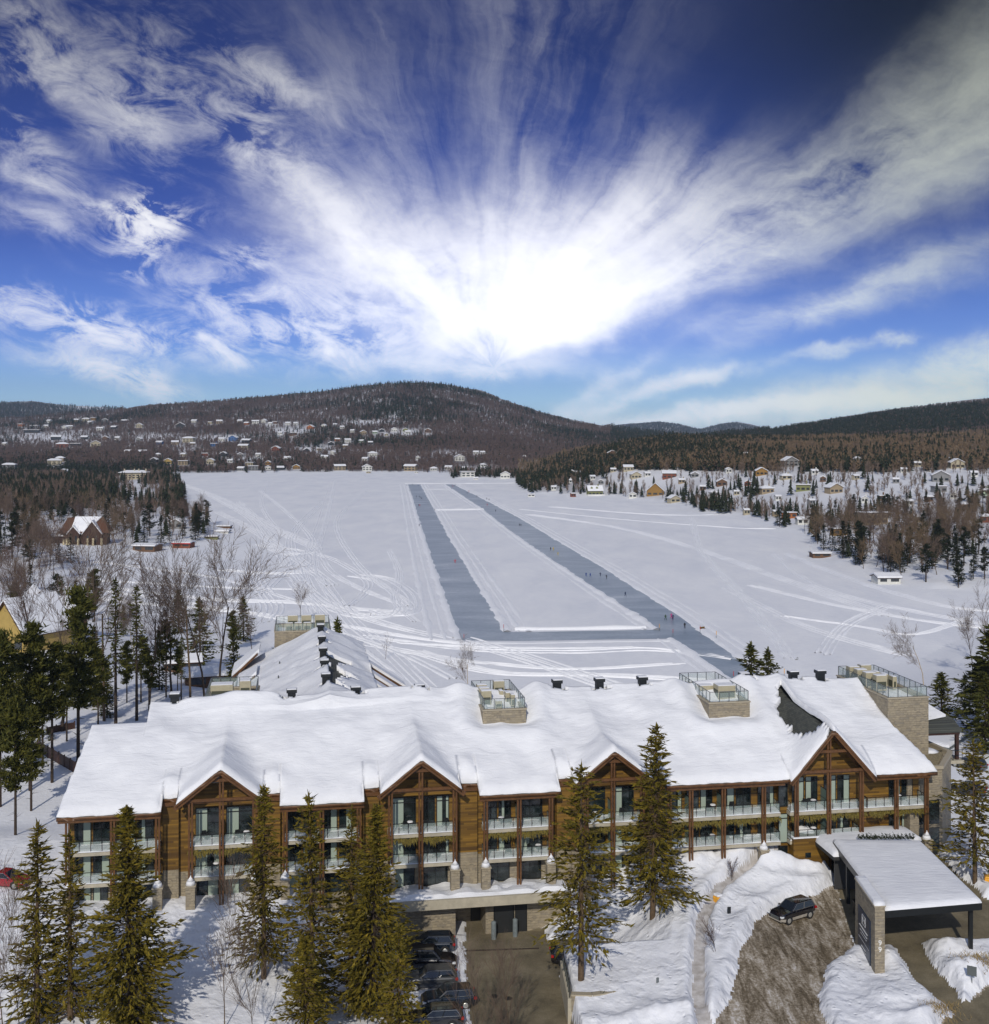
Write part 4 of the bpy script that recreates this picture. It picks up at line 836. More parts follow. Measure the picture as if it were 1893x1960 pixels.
# wooden block and link roof by the entrance
m = MB(); m.box(71.1, 74.9, 0.0, TW - 0.02, 9.8, 13.98); bl = m.build('entrance_block', WOOD, hotel, off=OFF)
m = MB(); m.box(71.05, 74.95, -0.06, 0.15, 13.98, 14.1); m.box(71.05, 71.25, 0.16, 2.1, 13.98, 14.1); m.build('parapet_snow', RSNOW, bl, off=OFF)
MB().box(72.35, 72.95, -0.03, -0.003, 12.0, 12.5).build('small_window', PANE, bl, off=OFF)
link = [(74.9, 2.1), (73.4, -0.1), (73.3, -4.4), (76.0, -4.6), (84.2, -1.6), (84.2, 1.6), (81.5, 2.1)]
m = MB(); m.prism(link, 13.25, 13.6); lk = m.build('link_roof', mat('roof_membrane', (0.03, 0.03, 0.03), 0.8), hotel, off=OFF)
def snow_slab(poly, z, h, name, parent, off=OFF, inset=0.35, wob=0.12):
    n = len(poly); cx, cy = sum(p[0] for p in poly) / n, sum(p[1] for p in poly) / n; P2 = []
    for i in range(n):
        a, b = poly[i], poly[(i + 1) % n]; L = math.hypot(b[0] - a[0], b[1] - a[1]); k = max(1, int(L / 0.5))
        P2 += [(a[0] + (b[0] - a[0]) * j / k, a[1] + (b[1] - a[1]) * j / k) for j in range(k)]
    rings = []; V_, F_ = [], []
    for r, (f_, hh) in enumerate(((0.0, 0.0), (0.02, 0.55), (0.07, 0.85), (0.2, 1.0), (0.5, 1.05), (0.8, 1.0))):
        for x, y in P2:
            qx, qy = x + (cx - x) * f_, y + (cy - y) * f_; V_.append((qx, qy, z + h * hh + (wob * VN(qx * 1.0, qy * 1.0, 0.6) if r > 1 else 0)))
    m_ = len(P2); V_.append((cx, cy, z + h)); c_ = len(V_) - 1
    for r in range(5):
        for i in range(m_): F_.append((r * m_ + i, r * m_ + (i + 1) % m_, (r + 1) * m_ + (i + 1) % m_, (r + 1) * m_ + i))
    for i in range(m_): F_.append((5 * m_ + i, 5 * m_ + (i + 1) % m_, c_))
    V_ = np.array(V_) + np.array(off); return raw_mesh(name, V_, F_, RSNOW, parent, True)
snow_slab(link, 13.6, 0.6, 'link_snow', lk)
m = MB(); m.box(75.0, 84.2, 1.6, 2.1, 9.5, 13.2); m.build('entrance_glazing', PANE, hotel, off=OFF)
# ------------------------------------------------------------------ garlands
def garland(s0, s1, z, label):
    V_, F_ = [], []; n = int((s1 - s0) * 30)
    for i in range(n):
        x = s0 + (s1 - s0) * i / n; drop = 0.34 + 0.24 * math.sin(x * 2.6) + R_.random() * 0.42; a = R_.uniform(-0.16, 0.16); y = 0.33 + R_.uniform(-0.14, 0.04); zt = z - R_.random() * 0.25
        b = len(V_); V_ += [(x - 0.05, y, zt), (x + 0.05, y + 0.03, zt), (x + a + 0.015, y - 0.06, zt - drop * R_.uniform(0.5, 1)), (x + a * 0.5 - 0.08, y - 0.05, zt - drop * 0.5)]
        F_ += [(b, b + 1, b + 2), (b, b + 2, b + 3)]
    o = raw_mesh('garland', np.array(V_) + np.array(OFF), F_, GARL); o.location = hotel.location; o.rotation_euler = hotel.rotation_euler
    tag(o, label, 'garland', 'evergreen garlands under the top balconies')
garland(4.9, 9.1, 16.25, 'golden evergreen garland under the top balcony at the far left end of the hotel')
garland(11.6, 17.9, 16.25, 'golden evergreen garland under the top balcony of the leftmost gable')
garland(30.3, 36.8, 16.25, 'golden evergreen garland under the top balcony of the second gable from the left')
garland(39.5, 46.1, 16.25, 'golden evergreen garland above the garage entrance terrace, between second and third gables')
garland(49.5, 55.4, 16.25, 'golden evergreen garland under the third gable, half hidden by tall spruces')
garland(58.0, 69.9, 16.25, 'longest golden evergreen garland, left of the tallest gable')
garland(71.0, 79.2, 16.25, 'golden evergreen garland across the tallest gable over the entrance')
garland(79.5, 85.8, 16.25, 'golden evergreen garland at the right end of the hotel beside the stone tower')
# ------------------------------------------------------------------ entrance canopy and stone pylon
def W(u, v, z): x, y = at(u, v, z); return (x, y, z)
can = thing('entrance_canopy', 'flat snow-covered black steel canopy over the hotel entrance drive', 'canopy', (37.8, 107.5, 9.2))
co = (-37.8, -107.5, -9.2)
cp = [(33.25, 98.7), (42.2, 100.4), (42.3, 115.3), (33.7, 115.6)]
MB().prism(cp, 13.75, 14.35).build('roof', BLACK, can, off=co)
snow_slab(cp, 14.35, 0.42, 'roof_snow', can, off=co, wob=0.05)
for x, y in ((41.6, 101.4), (41.8, 113.5), (34.3, 112.6)):
    m = MB(); m.box(x - 0.16, x + 0.16, y - 0.16, y + 0.16, 8.6, 13.74); m.box(x - 0.26, x + 0.26, y - 0.26, y + 0.26, 9.0, 9.12); m.build('post', BLACK, can, off=co)
m = MB(); m.box(33.6, 42.0, 114.6, 114.8, 10.0, 13.7); m.build('back_screen', mat('dark_cladding', (0.03, 0.03, 0.03), 0.6), can, off=co)
pyl = thing('sign_wall', 'tall narrow stone wall holding up the canopy, numbered 99, with a dark blue sign', 'wall', (32.8, 101, 8.7))
po = (-32.8, -101, -8.7)
MB().prism([(32.15, 98.05), (33.02, 98.15), (33.25, 104.3), (32.42, 104.25)], 7.8, 14.95).build('wall', STONE, pyl, off=po)
MB().prism([(32.08, 97.98), (33.09, 98.08), (33.32, 104.36), (32.35, 104.32)], 14.95, 15.05).build('wall_cap', CAPM, pyl, off=po)
snow_slab([(32.12, 98.02), (33.06, 98.1), (33.28, 104.3), (32.4, 104.28)], 15.05, 0.3, 'snow_cap', pyl, off=po, wob=0.03)
NAVY = mat('navy_sign', (0.012, 0.028, 0.060), 0.35)
def pylpt(f, z, d): return (32.15 + 0.27 * f - d, 98.05 + 6.2 * f, z)
sg = MB(); a, b = 0.20, 0.80
sg.add([pylpt(a, 9.3, .01), pylpt(b, 9.3, .01), pylpt(b, 13.2, .01), pylpt(a, 13.2, .01), pylpt(a, 9.3, .09), pylpt(b, 9.3, .09), pylpt(b, 13.2, .09), pylpt(a, 13.2, .09)],
       [(0, 1, 2, 3), (7, 6, 5, 4), (0, 4, 5, 1), (1, 5, 6, 2), (2, 6, 7, 3), (3, 7, 4, 0)]); sgo = sg.build('sign', NAVY, pyl, off=po)
PALE = mat('pale_lettering', (0.55, 0.56, 0.58), 0.5)
lt = MB()
def stroke(f0, z0, f1, z1, w=0.05): lt.bar(pylpt(f0, z0, .1), pylpt(f1, z1, .1), w, 0.02)
for q in ((0.42, 12.1, 0.58, 12.1), (0.58, 12.1, 0.58, 12.9), (0.58, 12.9, 0.42, 12.9), (0.42, 12.9, 0.42, 12.1), (0.46, 12.3, 0.46, 12.7), (0.54, 12.3, 0.54, 12.7), (0.46, 12.5, 0.54, 12.5)): stroke(*q)
for z, f0, f1, w in ((11.75, 0.30, 0.70, 0.16), (11.40, 0.32, 0.68, 0.13), (11.12, 0.36, 0.64, 0.08), (10.1, 0.40, 0.60, 0.12), (9.85, 0.38, 0.62, 0.07)):
    f = f0
    while f < f1: d = 0.012 + 0.012 * ((f * 977) % 1); stroke(f, z, f + d, z, w); f += d + 0.011
stroke(0.24, 10.6, 0.76, 10.6, 0.03); lt.build('lettering', PALE, sgo, off=po)
def text(name, body, size, loc, rot, m, parent, ext=0.02):
    cu = bpy.data.curves.new(name, 'FONT'); cu.body = body; cu.size = size; cu.extrude = ext; cu.align_x = 'CENTER'; cu.align_y = 'CENTER'
    o = bpy.data.objects.new(name, cu); COL.objects.link(o); dg = bpy.context.evaluated_depsgraph_get(); me = bpy.data.meshes.new_from_object(o.evaluated_get(dg)); bpy.data.objects.remove(o)
    o = bpy.data.objects.new(name, me); COL.objects.link(o); me.materials.clear(); me.materials.append(m); o.parent = parent; o.location = loc; o.rotation_euler = rot; return o
for z in (11.9, 11.35): text('digit', '9', 0.62, (32.58 + po[0], 98.06 + po[1], z + po[2]), (math.pi / 2, 0, 0.1), WHITEP, pyl, 0.04)
# ------------------------------------------------------------------ small yard things
def simple(name, label, cat, mb, mats, loc, rz=0.0, group=None, bevel=0.0, smooth=False):
    o = mb.build(name, mats, None, smooth=smooth, bevel=bevel); o.location = loc; o.rotation_euler = (0, 0, rz); return tag(o, label, cat, group)
# retaining wall and glass railing right of the ramp
rw = thing('retaining_wall', 'low concrete retaining wall with a glass railing beside the garage ramp', 'wall', (6.1, 98, 6.5))
m = MB(); m.prism([(5.75, 101.8), (6.1, 101.8), (6.35, 94.9), (6.0, 94.9)], 5.5, 8.75); m.build('wall', CONC, rw, off=(-6.1, -98, -6.5))
p, g = MB(), MB()
for i in range(8):
    y = 101.6 - i * 0.93; x = 5.93 + (101.6 - y) * 0.035; p.box(x - 0.03, x + 0.03, y - 0.03, y + 0.03, 8.7, 9.9)
    if i < 7: g.bar((x, y - 0.06, 9.3), (x + 0.033, y - 0.88, 9.3), 0.015, 0.9)
p.bar((5.93, 101.6, 9.92), (6.16, 95.1, 9.92), 0.06); rr = p.build('railing', BLACK, rw, off=(-6.1, -98, -6.5)); g.build('glass_panel', RAILG, rr, off=(-6.1, -98, -6.5))
low = thing('garden_wall', 'low curved stone wall half buried in snow at the bottom centre', 'wall', (9.5, 96, 7.6))
m = MB(); pts = [(6.3, 95.1), (8.0, 95.0), (9.6, 95.5), (11.3, 96.4), (13.2, 97.6)]
for a, b in zip(pts[:-1], pts[1:]): m.bar((*a, 8.35), (*b, 8.35), 0.5, 1.3)
m.build('wall', STONE, low, off=(-9.5, -96, -7.6))
m = MB()
for a, b in zip(pts[:-1], pts[1:]): m.bar((*a, 9.06), (*b, 9.06), 0.56, 0.1)
m.build('wall_cap', CAPM, low, off=(-9.5, -96, -7.6))
def bollard(u, v, z, label):
    m = MB(); m.cyl((0, 0, 0), (0, 0, 1.65), 0.24, 0.24, 14); m.cyl((0, 0, 1.65), (0, 0, 1.75), 0.24, 0.10, 14)
    simple('bollard', label, 'bollard', m, mat('galvanised', (0.17, 0.20, 0.21), 0.45, var=0.25), W(u, v, z), group='bollards by the garage door')
bollard(945, 1797, 6.5, 'grey steel bollard left of the garage door'); bollard(986, 1792, 6.5, 'grey steel bollard right of the garage door')
m = MB(); m.box(-3.6, 3.6, -0.13, 0.13, 0, 0.03); simple('trench_drain', 'long dark trench drain across the garage ramp', 'drain', m, mat('rusty_grate', (0.045, 0.03, 0.02), 0.8), (0.6, 108.9, 6.52), 0.07)
m = MB(); m.cyl((0, 0, 0), (0, 0, 0.02), 0.35, 0.35, 14)
for x, y, t_ in ((0.0, 99.9, 'left'), (1.2, 99.5, 'right')): simple('manhole_cover', 'small dark manhole cover on the garage ramp, %s of the pair' % t_, 'manhole', m, BLACK, (x, y, 6.52), group='manhole covers on the ramp')
def sign_post(u, v, z, h, label, rz=0.0, w=0.45, pane=BLACK, hh=0.6):
    m = MB(); m.cyl((0, 0, -0.4), (0, 0, h), 0.035, 0.035, 8); o = simple('sign_post', label, 'sign', m, GREYM, W(u, v, z), rz, 'small signs on posts in the snow'); s_ = MB(); s_.box(-w / 2, w / 2, -0.06, -0.036, h - hh, h); s_.build('sign_plate', pane, o); return o
sign_post(1489, 1701, 9.9, 1.25, 'small black sign on a post, at the top of the bank behind the parked car', 0.3)
sign_post(1395, 1766, 9.7, 1.5, 'small dark sign on a post, in the snow between footpath and car', 0.2, 0.35)
sign_post(1860, 1883, 9.4, 1.5, 'grey square sign on a post in the snowbank, lower right corner', -0.5, 0.75, GREYM, 0.8)
sign_post(1258, 1891, 8.9, 0.9, 'small grey post sign at the bottom, left of the footpath', 0.4, 0.25, GREYM, 0.4)
m = MB(); m.box(-0.3, 0.3, -0.35, 0.35, 0, 0.75); m.xprism([(-0.34, 0.75), (0.34, 0.75), (0.22, 0.98), (-0.22, 0.98)], -0.4, 0.4)
b1 = simple('grit_bin', 'yellow grit bin half buried in snow beside the footpath', 'grit bin', m, YEL, W(1374, 1734, 10.0), 0.5, 'yellow grit bins', 0.04)
dup(b1, W(1890, 1694, 10.0), -0.3, 'yellow grit bin at the right edge behind the spruce')
MB().box(-0.3, 0.3, -0.35, 0.35, 0.98, 1.2).build('snow_cap', RSNOW, b1, bevel=0.08)
m = MB()
for k_ in range(14): a = k_ * 0.9; m.bar((0.25 * math.cos(a), 0.25 * math.sin(a), 0.2 + k_ * 0.05), (0.3 * math.cos(a + 0.9), 0.22 * math.sin(a + 0.9), 0.25 + k_ * 0.06), 0.03)
m.cyl((0, 0, 0), (0, 0, 1.0), 0.03)
simple('hose_reel', 'coiled dark hose hanging on a stake by the low stone wall', 'hose', m, mat('green_hose', (0.02, 0.05, 0.03), 0.6), W(1150, 1920, 8.2))
m = MB(); m.box(-0.12, 0.12, -0.12, 0.12, 0, 0.5); m.xprism([(-0.2, 0.5), (0.2, 0.5), (0, 0.75)], -0.18, 0.18)
simple('bird_house', 'tiny wooden birdhouse lantern standing in snow before the hotel', 'lantern', m, WOOD, W(1330, 1669, 11.0))
m = MB(); m.box(-0.35, 0.35, -0.35, 0.35, 0, 1.2); m.box(-0.42, 0.42, -0.42, 0.42, 1.2, 1.28)
simple('litter_bin', 'black waste bin under the left side of the canopy', 'bin', m, BLACK, (34.5, 110.3, 9.3), bevel=0.03)
# ------------------------------------------------------------------ vehicles
def make_car(name, label, loc, heading, paint, L=4.6, Wd=1.88, Ht=1.68, lower=None, suv=True, group=None, roofc=None, snow=False):
    """nose points along +x of the car"""
    t = thing(name, label, 'car', loc, heading, group)
    hw = Wd / 2; gl = mat('car_glass', (0.012, 0.016, 0.02), 0.05, spec=0.8)
    wb = L * 0.295
    if suv: prof_ = [(-L / 2, .45), (-L / 2 + .02, .95), (-L / 2 + .18, 1.08), (L / 2 - 1.25, 1.08), (L / 2 - .35, .98), (L / 2 - .05, .80), (L / 2, .45)]
    else: prof_ = [(-L / 2, .42), (-L / 2 + .05, .85), (-L / 2 + .3, .93), (L / 2 - 1.4, .95), (L / 2 - .4, .84), (L / 2 - .05, .66), (L / 2, .42)]
    # body shell: cross sections along x, rounded in plan and section
    V_, F_, Mi = [], [], []
    xs = [-L / 2, -L / 2 + .12, -L / 2 + .5, -wb - .4, -wb, -wb + .4, -.5, .1, wb - .4, wb, wb + .4, L / 2 - .45, L / 2 - .12, L / 2]
    pz = sorted([(p_[0], p_[1]) for p_ in prof_ if p_[1] > .5]); px = [p_[0] for p_ in pz]; pzz = [p_[1] for p_ in pz]
    for x in xs:
        top = float(np.interp(x, px, pzz)); e = abs(x) - (L / 2 - .5); wn = hw - (0.22 * max(0, e / .5) ** 2); zb = 0.28 if abs(x) < L / 2 - .2 else 0.36
        ring = [(-wn * .96, zb), (-wn, zb + .22), (-wn, 0.58), (-wn * .985, top - .14), (-wn * .90, top), (wn * .90, top), (wn * .985, top - .14), (wn, 0.58), (wn, zb + .22), (wn * .96, zb)]
        V_ += [(x, y, z) for y, z in ring]
    nr2 = 10
    for i in range(len(xs) - 1):
        for j in range(nr2):
            F_.append((i * nr2 + j, i * nr2 + (j + 1) % nr2, (i + 1) * nr2 + (j + 1) % nr2, (i + 1) * nr2 + j)); Mi.append(1 if (lower and j in (0, 1, 7, 8, 9)) else 0)
    F_ += [tuple(range(nr2))[::-1], tuple(range((len(xs) - 1) * nr2, len(xs) * nr2))]; Mi += [0, 0]
    body = raw_mesh('body', V_, F_, [paint, lower or paint], t, False, Mi); sub = body.modifiers.new('bevel', 'BEVEL'); sub.width = 0.05; sub.segments = 2; sub.limit_method = 'ANGLE'; sub.angle_limit = 0.5
    # cabin
    zr = Ht; zs = 1.06 if suv else .93; bk, fr = (-L / 2 + .12, L / 2 - 1.30) if suv else (-L / 2 + .55, L / 2 - 1.25); rb, rf = (-L / 2 + .48, L / 2 - 2.05) if suv else (-L / 2 + 1.35, L / 2 - 2.15)
    cw, rw_ = hw * .93, hw * .74
    cab = MB(); cab.add([(bk, -cw, zs), (fr, -cw, zs), (fr, cw, zs), (bk, cw, zs), (rb, -rw_, zr), (rf, -rw_, zr), (rf, rw_, zr), (rb, rw_, zr)], [(4, 5, 6, 7), (0, 1, 5, 4), (1, 2, 6, 5), (2, 3, 7, 6), (3, 0, 4, 7), (3, 2, 1, 0)])
    cab.build('cabin', roofc or paint, t, bevel=0.07)
    for nm, pa, pb, pc, pd in (('windscreen', 1, 2, 6, 5), ('rear_window', 3, 0, 4, 7)):
        Q = [Vector(cab.V[i]) for i in (pa, pb, pc, pd)]; c0 = sum(Q, Vector()) / 4; nrm = (Q[1] - Q[0]).cross(Q[2] - Q[0]).normalized()
        Q = [c0 + (q_ - c0) * 0.88 + nrm * 0.012 for q_ in Q]; MB().quad(*Q).build(nm, gl, t)
    for sgn in (-1, 1):
        ids = (0, 1, 5, 4) if sgn < 0 else (2, 3, 7, 6)
        Q = [Vector(cab.V[i]) for i in ids]; nrm = (Q[1] - Q[0]).cross(Q[2] - Q[0]).normalized(); c0 = sum(Q, Vector()) / 4
        Q = [Vector((c0.x + (q_.x - c0.x) * 0.90, c0.y + (q_.y - c0.y) * 0.80, c0.z + (q_.z - c0.z) * 0.80)) + nrm * 0.012 for q_ in Q]
        sw = MB(); sw.quad(*Q); so = sw.build('side_window', gl, t)
        tr = MB()
        for a, b in zip(Q, Q[1:] + Q[:1]): tr.bar(a + nrm * .01, b + nrm * .01, 0.025)
        mid = (Q[0] + Q[1]) / 2, (Q[2] + Q[3]) / 2; tr.build('window_trim', mat('chrome', (0.5, 0.52, 0.54), 0.2, metal=0.8), so)
        MB().bar(mid[0] + nrm * .012, mid[1] + nrm * .012, 0.07, 0.02).build('pillar', BLACK, so)
        mi = MB(); mi.box(fr - .42, fr - .26, sgn * (hw + .02) if sgn > 0 else -(hw + .20), (hw + .20) if sgn > 0 else -(hw + .02), zs - .02, zs + .14); mi.build('mirror', paint, t, bevel=0.03)
        for wx in (-wb, wb):
            w = MB(); w.cyl((wx, sgn * (hw - .22), .36), (wx, sgn * (hw + .012), .36), .36, .36, 20); wo = w.build('wheel', RUBBER, t)
            rm = MB(); rm.cyl((wx, sgn * (hw + .013), .36), (wx, sgn * (hw + .03), .36), .23, .20, 14); rm.build('rim', mat('alloy', (0.55, 0.55, 0.52), 0.35, metal=0.6), wo)
            ar = MB(); ar.cyl((wx, sgn * (hw - .3), .40), (wx, sgn * (hw + .006), .40), .43, .43, 20); ar.build('wheel_arch', RUBBER, t)
        hl = MB(); hl.box(L / 2 - .34, L / 2 - .03, sgn * hw * .86 - .17, sgn * hw * .86 + .08 * 1, .70, .84); hl.build('headlight', mat('headlamp_glass', (0.75, 0.78, 0.8), 0.1, spec=0.9), t, bevel=0.02)
        tl = MB(); tl.box(-L / 2 - .015, -L / 2 + .22, sgn * hw * .86 - .12, sgn * hw * .86 + .12, .80, 1.0); tl.build('tail_light', mat('tail_lamp_red', (0.35, 0.01, 0.01), 0.2), t, bevel=0.02)
    gr = MB()
    for i in range(3): gr.box(L / 2 - .03, L / 2 + .02, -hw * .55, hw * .55, .50 + i * .1, .56 + i * .1)
    gr.build('grille', GREYM, t)
    MB().box(L / 2 - .02, L / 2 + .035, -hw * .9, hw * .9, .36, .46).build('bumper', GREYM if not lower else lower, t, bevel=0.02)
    if snow: MB().box(rb + .1, rf - .1, -rw_ + .08, rw_ - .08, zr, zr + .03).build('frost', mat('frost', (.3, .33, .4), .8), t)
    return t
PB = mat('black_paint', (0.006, 0.006, 0.009), 0.12, spec=0.6, coat=1.0)
PN = mat('dark_blue_paint', (0.008, 0.014, 0.024), 0.15, spec=0.6, coat=1.0)
PG = mat('grey_paint', (0.055, 0.058, 0.062), 0.25, coat=0.8)
PR = mat('red_car_paint', (0.30, 0.008, 0.014), 0.2, coat=1.0)
DIRT = mat('road_salt_grime', (0.36, 0.33, 0.28), 0.8, var=0.2, vscale=2)
make_car('suv', 'black suv with pale salt-stained lower sides turning in the entrance drive', (28.1, 109.4, 9.28), math.atan2(-1.55, -2.55), PB, lower=DIRT)
for (x, y, h, pt, L, Ht, lb) in ((-6.0, 108.6, math.pi + .05, PN, 4.6, 1.66, 'dark blue suv parked closest to the garage wall, nose away from the ramp'), (-6.1, 105.3, 0.0, PB, 5.3, 1.85, 'large black suv with chrome window trim, second from the garage wall'),
                                 (-5.6, 101.7, math.pi + .1, PG, 4.7, 1.66, 'dark grey suv with silver wheels, third from the garage wall'), (-3.9, 98.2, math.pi + .15, PN, 4.6, 1.62, 'dark navy crossover fourth from the garage wall, beside the ramp'),
                                 (-4.9, 94.9, math.pi + .1, PB, 4.7, 1.6, 'black car at the bottom edge, nearest the camera in the row')):
    make_car('parked_car', lb, (x, y, 6.55), h, pt, L=L, Ht=Ht, group='dark cars parked beside the garage ramp')
make_car('parked_van', 'black minivan parked right of the ramp behind the tall spruce', (7.6, 106.3, 6.6), 0.06, PB, L=5.0, Ht=1.8)
make_car('parked_car', 'red hatchback parked in the snow at the left edge', (-46.9, 111.9, hz(-46.9, 111.9) + 0.0), math.pi * 1.93, PR, suv=False, L=4.3, Ht=1.45)
x, y = at(1868, 1502, 8.6); make_car('parked_car', 'dark suv parked beyond the right end of the hotel, partly hidden by the spruce', (x - 1, y, hz(x, y)), 2.2, PG)
x, y = at(1850, 1550, 8.6); make_car('parked_car', 'dark car half hidden behind the spruce right of the stone tower', (x, y, hz(x, y)), 2.6, PN, suv=False, Ht=1.5)
# ------------------------------------------------------------------ air conditioners on the stone blocks
def hv(s, t, z, w, d, h, label, group, blk=None):
    x, y = st2w(s, t); o = thing('air_conditioner', label, 'air conditioner', (x, y, z), PHI, group)
    m = MB(); m.box(-w / 2, w / 2, -d / 2, d / 2, 0.1, h); m.box(-w / 2 + .05, w / 2 - .05, -d / 2 + .05, d / 2 - .05, 0, 0.1); m.build('casing', HVAC, o, bevel=0.03)
    g = MB(); g.box(-w / 2 + .12, w / 2 - .12, -d / 2 - .012, -d / 2 - .002, 0.25, h * 0.62); g.box(-w / 2 - .012, -w / 2 - .002, -d / 2 + .12, d / 2 - .12, 0.25, h * .7); g.build('grille', GRILLE, o)
    c = MB(); c.box(-w / 2 + .04, w / 2 - .04, -d / 2 + .04, d / 2 - .04, h, h + .08); c.build('snow_cap', RSNOW, o, bevel=0.03)
zf = 25.75
A = 'beige air-conditioning unit behind the glass railing of the %s rooftop stone block'
for s, t, w, d, h, l in ((41.5, 12.0, 1.1, .9, 1.7, 'nearest of the three cream cabinets in a row on the middle stone block'), (41.5, 13.4, 1.1, .9, 1.7, 'middle of the three cream cabinets in a row on the middle stone block'), (41.5, 15.0, 1.1, .9, 1.7, 'farthest of the three cream cabinets in a row on the middle stone block'),
                         (43.6, 16.2, 1.2, .9, 1.8, 'large cream cabinet at the back right of the middle stone block'), (43.4, 13.6, .45, 1.0, 1.3, 'farthest of three slim condensers on the middle stone block'), (43.9, 12.6, .45, 1.0, 1.3, 'middle of three slim condensers on the middle stone block'), (44.3, 11.6, .45, 1.0, 1.3, 'nearest of three slim condensers on the middle stone block'), (42.7, 10.9, .7, .5, .8, 'smallest low condenser near the front of the middle stone block')): hv(s, t, zf, w, d, h, l, 'air conditioners on the middle stone block')
for s, t, w, d, h in ((66.4, 13.6, 1.6, 2.4, 1.2), (68.1, 11.5, 2.0, 1.6, 1.5)): hv(s, t, zf, w, d, h, ('large beige ventilation box, snow-topped, on the stone block left of the tallest gable' if s < 67 else 'square tan ventilation box in front on the stone block left of the tallest gable'), 'ventilation boxes on the third stone block')
for i, (s, t) in enumerate(((86.2, 17.3), (86.3, 15.6), (86.5, 13.9), (86.9, 12.2), (88.0, 18.0))): hv(s, t, zf, 1.3, 1.0, 1.75, 'tall beige cabinet on the rightmost rooftop stone block, ' + ('back of its row', 'second from the back', 'third from the back', 'nearest the camera', 'standing apart at the back right')[i], 'tall cabinets on the rightmost stone block')
for i, (s, t) in enumerate(((88.3, 15.8), (88.6, 14.4), (88.9, 13.0))): hv(s, t, zf, .5, 1.1, 1.4, ('farthest', 'middle', 'nearest')[i] + ' slim beige condenser on the rightmost rooftop stone block', 'slim condensers on the rightmost stone block')
for s, t, w, d, h, l in ((13.4, 20.5, 2.4, 1.6, 1.6, 'wide tan ventilation box with open underside on the leftmost front stone block'), (15.9, 20.8, 1.2, 1.6, 1.9, 'square tan ventilation box at the right on the leftmost front stone block'), (13.6, 17.8, 1.0, 1.0, .8, 'low grey duct box near the front railing of the leftmost stone block')): hv(s, t, zf, w, d, h, l, 'ventilation boxes on the leftmost stone block')
for i, s in enumerate((20.8, 22.8, 24.8)): hv(s, 65.6, zf, 1.5, 1.0, 2.0, ('left', 'middle', 'right')[i] + ' tall beige cabinet on the stone block at the end of the rear wing', 'cabinets on the far stone block')
for i, s in enumerate((20.3, 21.6, 22.9)): hv(s, 63.4, zf, 1.1, .5, 1.2, ('left', 'middle', 'right')[i] + ' low beige fan unit behind the railing of the far stone block', 'fan units on the far stone block')
# ------------------------------------------------------------------ balcony furniture
def chair_proto():
    o = thing('balcony_chair', '', 'chair'); m = MB(); m.box(-.27, .27, -.25, .25, .42, .47); m.build('seat', BLACK, o)
    m = MB(); m.xprism([(-.27, .47), (.27, .47), (.22, .88), (-.22, .88)], .22, .26); m.box(-.29, -.25, -.2, .24, .62, .66); m.box(.25, .29, -.2, .24, .62, .66); m.build('backrest', BLACK, o)
    for x in (-.24, .24):
        for y in (-.22, .22): MB().bar((x * 1.1, y * 1.1, 0), (x, y, .42), .035).build('leg', BLACK, o)
    return o
def table_proto():
    o = thing('balcony_table', '', 'table'); m = MB(); m.cyl((0, 0, .68), (0, 0, .71), .36, .36, 16); m.build('table_top', BLACK, o); MB().cyl((0, 0, 0), (0, 0, .68), .04, .03).build('leg', BLACK, o)
    m = MB(); m.cyl((0, 0, .71), (0, 0, .80), .33, .22, 14); m.build('snow_cap', RSNOW, o, smooth=True); return o
cp_, tp_ = cached(chair_proto()), cached(table_proto())
used_ = {}
def furn(s, z, kind, label, group, rot=None):
    x, y = st2w(s, 1.25 + R_.uniform(-.2, .3)); src = cp_ if kind == 'c' else tp_; r = R_.uniform(-1, 1) + PHI
    if kind not in used_:
        used_[kind] = 1; o = src; o.location = (x, y, z + .16); o.rotation_euler = (0, 0, r); o['label'] = label; o['group'] = group
    else: dup(src, (x, y, z + .16), r, label, group=group)
for nm, lst in (('leftmost gable', ((13.0, 16.5, 'c'), (16.9, 16.5, 't'), (16.1, 16.5, 'c'), (13.4, 13.6, 'c'), (14.1, 13.6, 't'))), ('second gable from the left', ((32.4, 16.5, 't'), (35.8, 16.5, 'c'), (31.7, 16.5, 'c'), (34.9, 13.6, 'c'))),
                ('bay between second and third gables', ((42.0, 16.5, 'c'), (41.3, 16.5, 't'), (45.4, 16.5, 'c'), (42.0, 13.6, 'c'), (44.2, 13.6, 'c'), (45.0, 13.6, 't'))),
                ('third gable', ((50.8, 16.5, 't'), (53.6, 16.5, 'c'))),
                ('long bay', ((62.6, 16.5, 'c'), (63.1, 16.5, 't'), (65.2, 16.5, 'c'), (61.3, 13.6, 'c'), (62.2, 13.6, 'c'), (62.9, 13.6, 't'), (64.5, 13.6, 'c'), (65.6, 13.6, 'c'))),
                ('tallest gable', ((72.8, 16.5, 'c'), (73.8, 16.5, 't'), (73.4, 16.5, 'c'), (73.9, 13.6, 't'))), ('right end bay', ((83.2, 16.5, 't'), (83.9, 16.5, 'c')))):
    for fl, fn in ((16.5, 'top'), (13.6, 'middle')):
        for kd, kn in (('c', 'chair'), ('t', 'table')):
            it = [q for q in lst if q[1] == fl and q[2] == kd]
            for q in it: furn(q[0], fl, kd, ('black %s on the %s balcony of the %s' if kd == 'c' else 'snowy round black %s on the %s balcony of the %s') % (kn, fn, nm), '%ss, %s balcony of the %s' % (kn, fn, nm))
